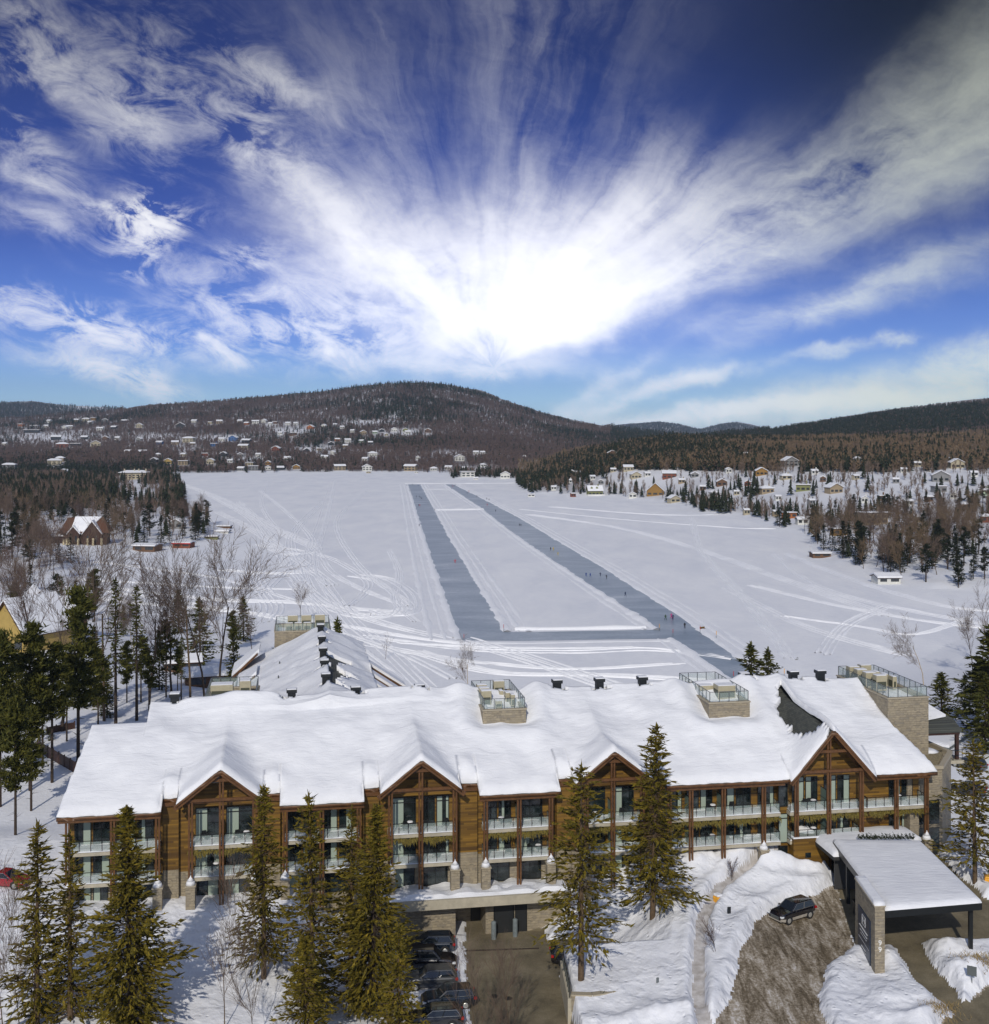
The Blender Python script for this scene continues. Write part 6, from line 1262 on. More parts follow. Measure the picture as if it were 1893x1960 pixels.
# low brown service building at the back right
sv = thing('service_building', 'low brown windowless service building with flat snow roof, back right', 'building', (63.5, 161.7, 8)); so = (-63.5, -161.7, -8)
sp_ = [(63.5, 161.7), (70.2, 170.5), (65.2, 177.0), (57.5, 167)]
MB().prism(sp_, 6.5, 10.9).build('wall', mat('brown_cladding', (0.075, 0.04, 0.03), .7), sv, off=so); rf_ = MB().prism([(63.4, 161.4), (70.6, 170.5), (65.2, 177.4), (57.2, 167)], 10.9, 11.1).build('roof', GREYM, sv, off=so)
snow_slab([(63.4, 161.9), (70.1, 170.5), (65.2, 176.9), (57.7, 167)], 11.1, .35, 'roof_snow', rf_, off=so)
# ------------------------------------------------------------------ people skating
def person_mesh(pose):
    V = {'pel': (0, 0, .95), 'che': (0, .02, 1.32), 'nek': (0, .03, 1.48), 'hed': (0, .03, 1.60), 'top': (0, .03, 1.73)}
    lean = pose.get('lean', 0)
    for k in ('che', 'nek', 'hed', 'top'): x, y, z = V[k]; V[k] = (x, y - lean * (z - .95), z - .12 * lean * (z - .95))
    cx, cy, cz = V['che']; a = pose.get('arm', .25)
    for s, n in ((-1, 'l'), (1, 'r')):
        V['sh' + n] = (s * .19, cy, cz + .06); V['el' + n] = (s * (.22 + a * .24), cy - .03 + .08 * s * pose.get('sw', 0), cz - .22 + a * .22); V['ha' + n] = (s * (.22 + a * .50), cy - .10 + .25 * s * pose.get('sw', 0), cz - .45 + a * .45)
        st = pose.get('st', .15) * s; V['hi' + n] = (s * .09, 0, .92); V['kn' + n] = (s * .12, -.10 - st * .5, .52); V['an' + n] = (s * (.13 + pose.get('wide', 0)), -st * 1.2, .10 + max(0, -st) * .3); V['to' + n] = (s * (.15 + pose.get('wide', 0)), -st * 1.2 - .2, .06 + max(0, -st) * .3)
    E_ = [('pel', 'che'), ('che', 'nek'), ('nek', 'hed'), ('hed', 'top')]
    for n in 'lr': E_ += [('che', 'sh' + n), ('sh' + n, 'el' + n), ('el' + n, 'ha' + n), ('pel', 'hi' + n), ('hi' + n, 'kn' + n), ('kn' + n, 'an' + n), ('an' + n, 'to' + n)]
    ks = list(V); me = bpy.data.meshes.new('person'); me.from_pydata([V[k] for k in ks], [(ks.index(a_), ks.index(b_)) for a_, b_ in E_], [])
    o = bpy.data.objects.new('person_tmp', me); COL.objects.link(o); o.modifiers.new('skin', 'SKIN'); sv_ = o.modifiers.new('s', 'SUBSURF'); sv_.levels = 1
    rad = {'pel': .16, 'che': .17, 'nek': .06, 'hed': .10, 'top': .075, 'sh': .085, 'el': .06, 'ha': .045, 'hi': .105, 'kn': .075, 'an': .05, 'to': .045}
    for i, k in enumerate(ks): r = rad.get(k, rad.get(k[:2], .07)); me.skin_vertices[0].data[i].radius = (r, r)
    me.skin_vertices[0].data[0].use_root = True
    dg = bpy.context.evaluated_depsgraph_get(); out = bpy.data.meshes.new_from_object(o.evaluated_get(dg)); bpy.data.objects.remove(o)
    nz = V['nek'][2]
    mi = [2 if p_.center.z > nz + .03 else (1 if p_.center.z < .90 else 0) for p_ in out.polygons]
    out.polygons.foreach_set('material_index', mi); out.polygons.foreach_set('use_smooth', [True] * len(out.polygons)); return out
POSES = {'glide': dict(arm=.3, st=.35, sw=1), 'stand': dict(arm=.12, st=.03), 'push': dict(arm=.5, st=.5, wide=.1, lean=.35, sw=1), 'bend': dict(arm=.5, st=.2, lean=.8), 'wide': dict(arm=.95, st=.25, wide=.08), 'walk': dict(arm=.15, st=.4, sw=-1)}
PM = {k: person_mesh(v) for k, v in POSES.items()}
FAB = {'black': (.012, .012, .015), 'red': (.5, .02, .03), 'blue': (.02, .06, .25), 'yellow': (.55, .40, .03), 'magenta': (.5, .02, .2), 'navy': (.015, .025, .07), 'green': (.03, .07, .03), 'grey': (.12, .12, .13)}
def person(u, v, pose, col, label, group='skaters on the ice track'):
    me = PM[pose].copy(); me.materials.clear()
    for nm, c in ((col, FAB[col]), ('black' if col != 'black' else 'grey', FAB['black'])): me.materials.append(mat('cloth_' + nm + ('' if c is FAB[col] else '_trousers'), c, .9))
    me.materials.append(mat('hat_' + col, tuple(min(1, c * .5 + .02) for c in FAB[col]), .9))
    o = bpy.data.objects.new('person', me); COL.objects.link(o); x, y = at(u, v); o.location = (x, y, ICEZ + .0); o.rotation_euler = (0, 0, R_.uniform(-.8, .8)); tag(o, label, 'person', group)
for a in ((1310.5, 1203, 'stand', 'black', 'person in black standing on the right lane, nearest the bench'), (1273.7, 1187, 'walk', 'green', 'person in dark green on the right lane, left of the magenta jacket'), (1284.7, 1184.6, 'wide', 'magenta', 'skater in magenta jacket with arms spread'),
          (1288, 1187, 'glide', 'navy', 'skater in navy right behind the magenta jacket'), (1196.8, 1141.8, 'glide', 'navy', 'lone skater in navy between the group of four and the magenta jacket'), (1161, 1108.4, 'push', 'black', 'rightmost of the four skaters halfway up the right lane'),
          (1149, 1103.5, 'push', 'navy', 'third from left of the four skaters halfway up the right lane'), (1129.7, 1105, 'glide', 'blue', 'skater in bright blue, second of the group of four'), (1121.7, 1104, 'push', 'blue', 'skater in blue leaning, leftmost of the group of four'),
          (1067.9, 1063.3, 'bend', 'yellow', 'skater in yellow bending low on the right lane'), (1059, 1053.8, 'stand', 'yellow', 'skater in yellow upright beside a black one'), (1054, 1053.8, 'stand', 'black', 'skater in black beside the upright yellow one'),
          (997, 1007.5, 'glide', 'black', 'right one of the dark pair on the right lane, far'), (994, 1007, 'stand', 'grey', 'left one of the dark pair on the right lane, far'), (948.8, 979.5, 'glide', 'black', 'lone dark skater far up the right lane'), (932.5, 968, 'wide', 'red', 'skater in red with arms out far up the right lane'),
          (936, 958, 'stand', 'grey', 'person on the snow right of the far right lane, lower of two'), (931.8, 956, 'stand', 'black', 'person on the snow right of the far right lane, upper of two'), (912.8, 951.5, 'walk', 'black', 'dark walker beside the far right lane'), (897.6, 941.8, 'walk', 'red', 'walker in red beside the far right lane'),
          (894, 945, 'glide', 'navy', 'navy skater near the top of the right lane'), (871, 929.5, 'stand', 'black', 'dark figure at the very top right of the track'), (864.7, 937, 'stand', 'black', 'dark figure on the inner edge near the top of the right lane'), (867, 932, 'glide', 'red', 'tiny skater in red at the top of the right lane'),
          (871, 1078, 'wide', 'red', 'skater in red with arms spread alone on the left lane'), (802.5, 1008, 'stand', 'navy', 'person in navy on the snow left of the left lane'), (801.5, 969, 'glide', 'black', 'dark skater of the red and dark pair on the left lane'), (803.6, 969, 'glide', 'red', 'red skater of the red and dark pair on the left lane'),
          (807.4, 955.8, 'glide', 'black', 'lowest of four dark skaters far up the left lane'), (805.5, 954, 'glide', 'navy', 'second lowest of four dark skaters far up the left lane'), (802.5, 952, 'stand', 'black', 'third of four dark skaters far up the left lane'), (797, 952, 'stand', 'grey', 'leftmost of four skaters far up the left lane'),
          (784.7, 940.5, 'stand', 'black', 'figure at the outer edge of the left lane near the top'), (789, 928.5, 'bend', 'green', 'skater bending at the top of the left lane'), (800.6, 930.5, 'stand', 'blue', 'figure in blue at the top inner corner of the left lane'), (779, 930, 'stand', 'navy', 'leftmost figure at the top of the track')):
    person(*a)
m = MB(); m.box(-.9, .9, -.2, .2, .40, .46); m.box(-.9, .9, .2, .26, .46, .85)
for q in (-.7, .7): m.box(q - .05, q + .05, -.18, .18, 0, .40)
simple('bench', 'brown wooden bench on the snow beside the near right lane', 'bench', m, WOOD, (*at(1345, 1206), .1), .6)
def pole(u, v, label, col=REDP):
    m = MB(); m.cyl((0, 0, 0), (0, 0, 2.0), .05, .05, 6); o = simple('marker_pole', label, 'marker pole', m, GREYM, (*at(u, v), 0.02), group='marker poles at the corners of the skating track'); MB().cyl((0, 0, 1.0), (0, 0, 2.05), .07, .07, 6).build('coloured_band', col, o)
for u, v, l in ((888, 1228, 'red marker pole at the near left corner of the track'), (964, 1209, 'red marker pole at the inner left corner of the track'), (1262, 1208, 'orange marker pole at the inner right corner of the track'), (1288, 1218, 'red marker pole on the junction of the right lane'), (1371, 1222, 'orange marker pole right of the bench'),
                (1404, 1302, 'red marker pole left of the shoreline fir behind the roof'), (1501, 1297, 'orange marker pole right of the shoreline fir behind the roof'), (1340, 1212, 'short red marker pole near the bench')): pole(u, v, l, REDP if 'red' in l else YEL)
# ------------------------------------------------------------------ trees
class TM:
    """triangle soup for crowns and trunks"""
    def __init__(s): s.v, s.f = [], []; s.n = 0
    def tris(s, V, Fc): V = np.asarray(V, float); s.v.append(V); s.f.append(np.asarray(Fc) + s.n); s.n += len(V)
    def tube(s, pts, rad, k=5):
        ang_ = np.arange(k) * 2 * math.pi / k; V = []
        for (x, y, z), r in zip(pts, rad): V += [(x + r * math.cos(a), y + r * math.sin(a), z) for a in ang_]
        Fc = []
        for i in range(len(pts) - 1):
            for j in range(k):
                a, b, c, d = i * k + j, i * k + (j + 1) % k, (i + 1) * k + (j + 1) % k, (i + 1) * k + j; Fc += [(a, b, c), (a, c, d)]
        s.tris(V, Fc)
    def limb(s, a, b, r0, r1, k=3):
        a, b = np.array(a, float), np.array(b, float); d = b - a; l = np.linalg.norm(d) + 1e-9; d /= l; u = np.cross(d, (0, 0, 1.0) if abs(d[2]) < .9 else (1.0, 0, 0)); u /= np.linalg.norm(u) + 1e-9; w = np.cross(d, u); V = []
        for p, r in ((a, r0), (b, r1)): V += [p + (u * math.cos(q) + w * math.sin(q)) * r for q in np.arange(k) * 2 * math.pi / k]
        Fc = []
        for j in range(k): e = (j + 1) % k; Fc += [(j, e, k + e), (j, k + e, k + j)]
        s.tris(V, Fc)
    def arrays(s): return np.concatenate(s.v), np.concatenate(s.f)
def clumps(P, D, size, rs, flat=.21):
    """needle sprays: two crossed kites per clump, along D"""
    n = len(P); D = D / (np.linalg.norm(D, axis=1, keepdims=True) + 1e-9); out_v, out_f = [], []
    for t in range(3):
        U = rs.randn(n, 3); U[:, 2] *= .5; U = U - D * (U * D).sum(1, keepdims=True); U /= np.linalg.norm(U, axis=1, keepdims=True) + 1e-9
        L = size * rs.uniform(.55, 1.3, (n, 1)); Wd = L * flat * rs.uniform(.6, 1.2, (n, 1)); dj = D + rs.randn(n, 3) * .42
        a = P - dj * L * .35; b = P + dj * L * .65; c = P + U * Wd; d = P - U * Wd + np.array([0, 0, -.08]) * L
        V = np.stack([a, c, b, d], 1).reshape(-1, 3); i = np.arange(n)[:, None] * 4; out_f.append(np.concatenate([i + [[0, 1, 2]], i + [[0, 2, 3]]]) + t * n * 4); out_v.append(V)
    return np.concatenate(out_v), np.concatenate(out_f)
def spruce(seed, Ht=18.0, rad=3.0, base=.12, size=.5, whorl=.33, nb=8, step=.34, droop=.35, thin=1.0, top=.66, gappy=.0):
    rs = np.random.RandomState(seed); tr, cr = TM(), TM(); lean = rs.randn(2) * .012; cxy = lambda z: lean * z
    tr.tube([(*cxy(z), z) for z in (-.8, Ht * .3, Ht * .7, Ht)], [Ht * .0145, Ht * .011, Ht * .006, .02], 7); z = base * Ht; P, D = [], []
    lob = rs.rand(8) * .5 + .75
    while z < Ht - .25:
        f = (z - base * Ht) / (Ht * (1 - base)); env = rad * ((1 - f) ** top) * (.55 + .45 * min(1, f * 5 + .35)) * lob[int(f * 7.99)] ; n = max(3, int(nb * (.6 + .6 * (1 - f)) * thin))
        a0 = rs.rand() * 6.28
        for k in range(n):
            if rs.rand() < gappy: continue
            a = a0 + 6.28 * k / n + rs.randn() * .30; L = max(.25, env * rs.uniform(.50, 1.18) * (1 + .22 * math.sin(a * 2 + z * .9 + seed) + .14 * math.sin(a * 3 - z * 1.7))); dr = droop * (1 - f * .9); m = max(2, int(L / step)); q = (np.arange(m) + .6) / m
            rr = q * L; zz = z - dr * rr * .8 + .35 * dr * rr * q + (.35 * f) * rr + rs.randn() * .05; ox, oy = cxy(z); px = ox + rr * math.cos(a); py = oy + rr * math.sin(a)
            side = rs.randn(m) * .22 * (.3 + rr * .45); px = px - math.sin(a) * side; py = py + math.cos(a) * side
            keep = q > (.30 if L > 1.2 else .0); P.append(np.c_[px, py, zz][keep]); D.append(np.tile([math.cos(a), math.sin(a), -.25 + .5 * f], (m, 1))[keep])
            if L > .7: tr.limb((ox, oy, z), (ox + L * .85 * math.cos(a), oy + L * .85 * math.sin(a), z - dr * L * .55 + .3 * f * L), .035, .01)
        z += whorl * rs.uniform(.75, 1.25) * (1.0 - .35 * f)
    P.append(np.array([[*cxy(Ht), Ht - .1], [*cxy(Ht), Ht - .3]])); D.append(np.array([[0, 0, 1.0], [0, 0, 1.0]])); P, D = np.concatenate(P), np.concatenate(D)
    cr.tris(*clumps(P, D, size, rs, .21 if size < .55 else .3)); return tr.arrays(), cr.arrays()
def pine(seed, Ht=19.0, rad=3.2, base=.42, size=.62, n=34, per=80):
    """white pine: long bare stem, layered plumes"""
    rs = np.random.RandomState(seed); tr, cr = TM(), TM(); tr.tube([(0, 0, -.8), (0, 0, Ht * .5), (.1, .1, Ht)], [.24, .17, .03], 7); P, D = [], []
    for i in range(n):
        f = (i + rs.rand()) / n; z = Ht * (base + (1 - base) * f) - .4; a = rs.rand() * 6.28; L = rad * (1 - f ** 2.2 * .78) * rs.uniform(.55, 1.1) * (.55 + .45 * min(1, f * 3)); ex, ey, ez = L * math.cos(a), L * math.sin(a), z + L * .12
        tr.limb((0, 0, z - .3), (ex * .9, ey * .9, ez), .06, .015); m = per; q = rs.rand(m) ** .6; w = .25 + .35 * q
        P.append(np.c_[ex * q + rs.randn(m) * w, ey * q + rs.randn(m) * w, z + (ez - z) * q + rs.randn(m) * .22 + .15]); D.append(np.c_[np.full(m, math.cos(a)) + rs.randn(m) * .6, np.full(m, math.sin(a)) + rs.randn(m) * .6, .5 + rs.randn(m) * .3])
    for i in range(14): z = Ht * base * rs.uniform(.25, 1); a = rs.rand() * 6.28; L = rs.uniform(.8, 2.2); tr.limb((0, 0, z), (L * math.cos(a), L * math.sin(a), z + rs.randn() * .3), .03, .008)
    cr.tris(*clumps(np.concatenate(P), np.concatenate(D), size, rs, .2)); return tr.arrays(), cr.arrays()
def bare(seed, Ht=12.0, spread=.42, nl=7, twig=.013, stems=1, dens=1.0, depth=4, rf=.0125):
    rs = np.random.RandomState(seed); tr, cr = TM(), TM()
    def grow(p, d, L, r, lv):
        q = p; dd = d.copy(); seg = 3 if lv < 2 else 2
        for s_ in range(seg):
            dd = dd + rs.randn(3) * .10; dd[2] += .06; dd /= np.linalg.norm(dd); e = q + dd * L / seg; r1 = r * .78; (tr if lv < 2 else cr).limb(q, e, max(r, twig), max(r1, twig * .8), 5 if lv == 0 else 3)
            if lv < depth and (lv > 0 or s_ > 0 or seg < 3):
                for k in range(int(rs.poisson((nl if lv == 0 else 2.6) * dens / (1.0 if lv else 1.6)) + (1 if lv else 1))):
                    a = rs.rand() * 6.28; u = np.cross(dd, (math.cos(a), math.sin(a), .2)); u /= np.linalg.norm(u) + 1e-9; nd = dd * (1 - spread * .55) + u * spread * rs.uniform(.7, 1.3); nd /= np.linalg.norm(nd); f = rs.uniform(.2, 1)
                    grow(q + (e - q) * f, nd, L * rs.uniform(.42, .66), max(r1 * .5, twig), lv + 1)
            q, r = e, r1
    for s_ in range(stems):
        d = np.array([rs.randn() * .08 * (1 + stems * .6), rs.randn() * .08 * (1 + stems * .6), 1.0]); d /= np.linalg.norm(d); grow(np.array([rs.randn() * .1 * (stems - 1), rs.randn() * .1 * (stems - 1), -.5]), d, Ht * .88, Ht * rf / math.sqrt(stems), 0)
    return tr.arrays(), cr.arrays()
def lod_conifer(seed, rows=7, k=9):
    """unit-height ragged fir for the far woods"""
    rs = np.random.RandomState(seed); V, Fc = [], []
    for i in range(rows):
        f = i / rows; z0 = .10 + .88 * f; r = .19 * (1 - f) ** .85 + .012
        for j in range(k):
            a = rs.rand() * 6.28; rr = r * rs.uniform(.7, 1.2); b = len(V); w = .45; V += [(0, 0, z0 + .17 * rs.uniform(.8, 1.2)), (rr * math.cos(a - w), rr * math.sin(a - w), z0 - .02), (rr * math.cos(a + w), rr * math.sin(a + w), z0 - .03 * rs.rand())]; Fc.append((b, b + 1, b + 2))
    return np.array(V), np.array(Fc)
def lod_bare(seed, n=26, wid=.011):
    rs = np.random.RandomState(seed); V, Fc = [], []
    def sl(p, q, w):
        a = rs.rand() * 3.14; o = np.array([math.cos(a) * w, math.sin(a) * w, 0]); b = len(V); V.extend([np.array(p) - o, np.array(p) + o, np.array(q)]); Fc.append((b, b + 1, b + 2))
    sl((0, 0, -.05), (rs.randn() * .02, rs.randn() * .02, .9), .016); sl((0, 0, -.05), (0, 0, .7), .016)
    for i in range(n):
        z = rs.uniform(.18, .8); a = rs.rand() * 6.28; r = .24 * math.sin(min(1, z + .25) * 2.6) * rs.uniform(.4, 1.1); sl((0.15 * r * math.cos(a), .15 * r * math.sin(a), z), (r * math.cos(a), r * math.sin(a), z + rs.uniform(.12, .34)), wid * rs.uniform(.7, 1.5))
    return np.array(V, float), np.array(Fc)
def protot(nm, gen, cm, tm):
    (tv, tf), (cv, cf) = gen; t = raw_mesh('trunk', tv, tf.astype(np.int32), tm, None, False); c = raw_mesh('crown', cv, cf.astype(np.int32), cm, None, False)
    return t.data, c.data, [t, c], nm
PRO = {}
def reg(key, nm, gen, cm, tm=BARK):
    t, c, obs, nm = protot(nm, gen, cm, tm)
    for o in obs: bpy.data.objects.remove(o)
    PRO[key] = (t, c, nm)
def plant(key, loc, sc=1.0, rz=None, label='', cat='tree', group=None, sxy=1.0):
    t, c, nm = PRO[key]; e = bpy.data.objects.new(nm, None); COL.objects.link(e); e.location = loc; e.rotation_euler = (0, 0, rnd.uniform(0, 6.28) if rz is None else rz); e.scale = (sc * sxy, sc * sxy, sc); e.empty_display_size = .5
    tag(e, label, cat, group)
    for me, n in ((t, 'trunk'), (c, 'crown')): o = bpy.data.objects.new(n, me); COL.objects.link(o); o.parent = e
    return e
# --- hand-placed trees: top and foot in the picture, height of the ground at the foot
BIG = [('a', 72, 1578, 70, 1975, 7.8, 3.1, 'tall golden-green spruce at the lower left corner, left of a pair'), ('b', 118, 1590, 135, 1960, 8.0, 2.7, 'golden-green spruce squeezed behind the lower left corner spruce'),
       ('c', 223, 1540, 250, 1985, 7.6, 3.7, 'dark full spruce at lower left in front of the leftmost balconies'), ('d', 543, 1506, 505, 1890, 8.0, 2.7, 'slender spruce, leftmost of the clump left of the garage ramp'),
       ('a', 596, 1489, 600, 1915, 7.9, 3.0, 'tallest spruce in the clump left of the garage ramp'), ('b', 643, 1515, 672, 1895, 7.8, 2.7, 'thin spruce behind the middle of the clump left of the ramp'),
       ('c', 724, 1527, 712, 1925, 7.3, 3.4, 'wide golden spruce, rightmost of the clump left of the garage ramp'), ('e', 575, 1775, 585, 2010, 7.3, 2.4, 'low golden spruce at the bottom edge in front of the clump'),
       ('e', 765, 1760, 762, 2030, 6.9, 1.9, 'young golden spruce at the bottom edge beside the parked cars'), ('f', 1108, 1463, 1112, 1880, 9.0, 3.9, 'tall spruce with bare lower trunk right of the garage ramp'),
       ('g', 1226, 1370, 1249, 1738, 10.4, 3.7, 'tallest golden spruce in front of the hotel, centre right'), ('f', 1872, 1420, 1866, 1706, 9.4, 3.6, 'spruce with thin crown at the right edge behind the canopy')]
reg('a', 'spruce_tree', spruce(1, 16.5, 3.0, .08, .44, .30, 9, 0.23, .42, gappy=.20), NEED_Y); reg('b', 'spruce_tree', spruce(2, 16, 2.6, .05, .42, .32, 8, 0.23, .4, gappy=.22), NEED_Y)
reg('c', 'spruce_tree', spruce(3, 18, 3.5, .05, .46, .27, 10, 0.22, .5), NEED_Y, BARKD); reg('d', 'spruce_tree', spruce(4, 16, 2.6, .16, .42, .30, 8, 0.22, .45), NEED_Y)
reg('e', 'spruce_tree', spruce(5, 9, 2.2, .04, .40, .26, 9, 0.21, .3, gappy=.1), NEED_Y); reg('f', 'spruce_tree', spruce(6, 18, 3.8, .22, .47, .36, 8, 0.23, .45, top=.60, gappy=.22), NEED_Y); reg('g', 'spruce_tree', spruce(7, 17, 3.4, .12, .46, .31, 9, 0.23, .38, gappy=.14), NEED_Y)
HREF = {'a': 16.5, 'b': 16, 'c': 18, 'd': 16, 'e': 9, 'f': 18, 'g': 17}; RREF = {k_: v_ * .93 for k_, v_ in {'a': 3.0, 'b': 2.6, 'c': 3.5, 'd': 2.6, 'e': 2.2, 'f': 3.8, 'g': 3.4}.items()}
for k_, ut, vt, ub, vb, z, r, lb in BIG:
    x, y = at(ub, vb, z); zt = H - (vt - HY) * y / F; hgt = zt - z; s_ = hgt / HREF[k_]; plant(k_, (x, y, min(z, hz(x, y)) + .1), s_, label=lb, sxy=r / RREF[k_] / s_)
reg('p1', 'pine_tree', pine(21), NEED_G, BARKD); reg('p2', 'pine_tree', pine(22, 19, 2.8, .35), NEED_G, BARKD); reg('p3', 'pine_tree', pine(23, 18, 3.6, .5, n=22), NEED_G, BARKD)
reg('s1', 'spruce_tree', spruce(31, 18, 1.9, .38, .5, .42, 6, .36, .35), NEED_G, BARKD); reg('s2', 'fir_tree', spruce(32, 14, 2.8, .08, .6, .42, 8, .42, .35), NEED_G, BARKD)
LEFTP = [('p2', 152, 1122, 150, 1462, 'tall green pine with long bare trunk behind the left end of the roof'), ('s1', 222, 1103, 222, 1392, 'tallest slim spruce behind the left end of the hotel'), ('s1', 258, 1117, 262, 1380, 'second slim spruce, right of the tallest slim one'),
         ('p1', 60, 1190, 58, 1515, 'broad green pine at the left edge in front of the timber house'), ('p3', 320, 1185, 318, 1335, 'rounded green pine left of the leftmost rooftop block'), ('p1', 285, 1245, 285, 1360, 'short green pine among slim trunks behind the roof'),
         ('s2', 445, 1197, 447, 1330, 'small brownish fir left of the rear wing'), ('p2', 5, 1205, 0, 1545, 'green pine cut by the left edge'), ('p3', 108, 1230, 100, 1500, 'green pine between two taller pines on the left'), ('p1', 190, 1240, 188, 1420, 'low green pine beside the tall bare-trunk pine'),
         ('p2', 28, 1330, 30, 1600, 'dark green pine low at the left edge above the red car'), ('s1', 345, 1215, 347, 1345, 'slim green pine right of the rounded one')]
PH = {'p1': 19, 'p2': 19, 'p3': 18, 's1': 18, 's2': 14}
for k_, ut, vt, ub, vb, lb in LEFTP:
    x, y, z = hit(ub, vb); zt = H - (vt - HY) * y / F; plant(k_, (x, y, z - .2), (zt - z) / PH[k_], label=lb, sxy=.86)
for k_, u, vt, Y, lb, sx in (('s2', 1440, 1230, 190, 'left of the twin dark firs standing on the shore behind the hotel roof', 1.5), ('s2', 1472, 1240, 193, 'right of the twin dark firs standing on the shore behind the hotel roof', 1.3), ('s2', 648, 1182, 196, 'small dark spruce right of the far rooftop block', .9),
                     ('s2', 1893, 1195, 168, 'big dark green fir at the right edge above the service building', 1.5), ('p1', 1872, 1262, 175, 'wide green pine at the right edge behind the service building', 1.4), ('s2', 1845, 1290, 182, 'green fir behind the back porch roof', 1.2), ('s2', 1885, 1290, 160, 'dark fir at the right edge beside the snowy yard', 1.2), ('s2', 1802, 1285, 172, 'rounded yellow-green cedar beside the back porch roof', 1.7)):
    x = (u - CX) / F * Y; z = hz(x, Y); zt = H - (vt - HY) * Y / F; plant(k_, (x, Y, z), max(.3, (zt - z) / PH[k_]), label=lb, sxy=sx)
for k_, ut, vt, ub, vb, lb in (('p1', 35, 1250, 36, 1440, 'green pine directly before the yellow timber house'), ('s2', 180, 1195, 180, 1355, 'dark fir between the two tallest left trees'), ('p2', 245, 1225, 243, 1345, 'dense green pine between the slim spruces, low'), ('p1', 130, 1260, 128, 1420, 'green pine left of the tallest slim spruce'),
                              ('p3', 85, 1290, 82, 1470, 'bushy pine low on the left slope'), ('s2', 305, 1200, 305, 1320, 'dark fir behind the rounded green pine'), ('p1', 345, 1235, 340, 1322, 'small green pine left of the first rooftop block'), ('p2', 0, 1300, -4, 1490, 'green pine at the very left edge, middle of three'),
                              ('s2', 205, 1260, 205, 1375, 'low fir at the foot of the tallest slim spruce'), ('p2', 55, 1350, 60, 1555, 'dark pine above the row of shrubs at left'), ('p3', 268, 1215, 270, 1345, 'rounded pine just right of the second slim spruce')):
    x, y, z = hit(ub, vb); zt = H - (vt - HY) * y / F; plant(k_, (x, y, z - .2), (zt - z) / PH[k_], label=lb, sxy=.95)
for i, (u, v, w_) in enumerate(((8, 1490, 'lowest'), (28, 1474, 'second lowest'), (52, 1456, 'third from the bottom'), (76, 1434, 'fourth from the bottom'), (97, 1418, 'second highest'), (119, 1398, 'highest'))):
    x, y, z = hit(u, v); plant('s2', (x, y, z - .1), .13, label='small dark shrub left of the hotel, %s of the row' % w_, cat='shrub', group='row of shrubs left of the hotel', sxy=1.6)
# bare trees placed by hand
reg('t1', 'bare_tree', bare(41, 12, dens=.58), TWIG, BARKD); reg('t2', 'bare_tree', bare(42, 12, .38, 5, dens=.6), TWIG, BARK); reg('t3', 'bare_tree', bare(43, 12, .5, 8, dens=.72), TWIG, BIRCH); reg('t4', 'bare_tree', bare(44, 12, .36, 5, stems=3, dens=.6), TWIG, BIRCH); reg('t5', 'bare_tree', bare(45, 12, .42, 5, dens=.5), TWIGR, BARKD)
reg('sap', 'sapling', bare(51, 3, .34, 5, twig=.008, dens=.55, depth=3), TWIGR, BARKD); reg('thin', 'bare_tree', bare(52, 9, .30, 3, twig=.011, depth=3, dens=.75, rf=.006), TWIG, BARK)
BARE = [('t3', 893, 1264, 893, 1338, 7.5, 'pale bare birch at the lake edge left of the middle rooftop block'), ('t1', 565, 1142, 575, 1190, 0, 'spreading bare tree behind the far rooftop block'), ('t2', 735, 1232, 738, 1262, 0, 'small bare bush tree right of the rear wing'),
        ('t3', 1760, 1228, 1768, 1312, 0, 'pale bare tree right of the rightmost rooftop block'), ('t1', 1842, 1205, 1862, 1285, 0, 'dark leaning bare tree on the right shore'), ('t2', 1875, 1180, 1880, 1270, 0, 'bare tree at the right edge above the green pine'),
        ('t2', 372, 1140, 365, 1345, 0, 'tall bare tree with many upright branches behind the leftmost rooftop block'), ('t1', 425, 1135, 420, 1330, 0, 'tall spreading bare tree nearest the rear wing'), ('t5', 330, 1150, 330, 1340, 0, 'bare tree left of the tall upright one'), ('t1', 395, 1160, 392, 1335, 0, 'slim bare tree between two tall bare ones'),
        ('t5', 280, 1170, 285, 1350, 0, 'bare reddish tree between the slim spruces and the rounded pine'), ('t2', 190, 1150, 200, 1380, 0, 'bare tree between the tall pine and the slim spruce'), ('t1', 110, 1150, 118, 1400, 0, 'bare tree in front of the snowy brown roof'), ('t5', 60, 1130, 62, 1330, 0, 'reddish bare tree behind the broad left pine'),
        ('thin', 30, 1725, 8, 1985, 7.6, 'pale leaning bare birch at the lower left edge'), ('thin', 60, 1760, 40, 1990, 7.6, 'second pale bare birch at the lower left edge'), ('thin', 425, 1735, 430, 1990, 7.2, 'thin bare tree on the shaded snow slope at the bottom'), ('thin', 495, 1800, 488, 2010, 7.2, 'slighter bare tree right of the thin one on the shaded slope'),
        ('thin', 880, 1840, 905, 2040, 6.6, 'leaning bare shrub stems at the bottom over the parked cars'), ('thin', 955, 1870, 962, 2040, 6.6, 'bare reddish stems at the bottom of the garage ramp'), ('thin', 1005, 1850, 985, 2030, 6.6, 'pale bare stems leaning over the garage ramp'),
        ('sap', 1370, 1782, 1371, 1842, 9.2, 'small staked bare sapling right of the footpath'), ('sap', 1402, 1662, 1400, 1702, 10.0, 'small bare sapling beside the bend of the footpath'), ('sap', 1522, 1636, 1522, 1662, 10.6, 'tiny bare sapling on the snow bank before the entrance block'), ('sap', 1815, 1335, 1818, 1370, 0, 'tiny bare sapling in the snowy yard at right'), ('sap', 1788, 1640, 1790, 1672, 9.5, 'bare bush behind the canopy at right')]
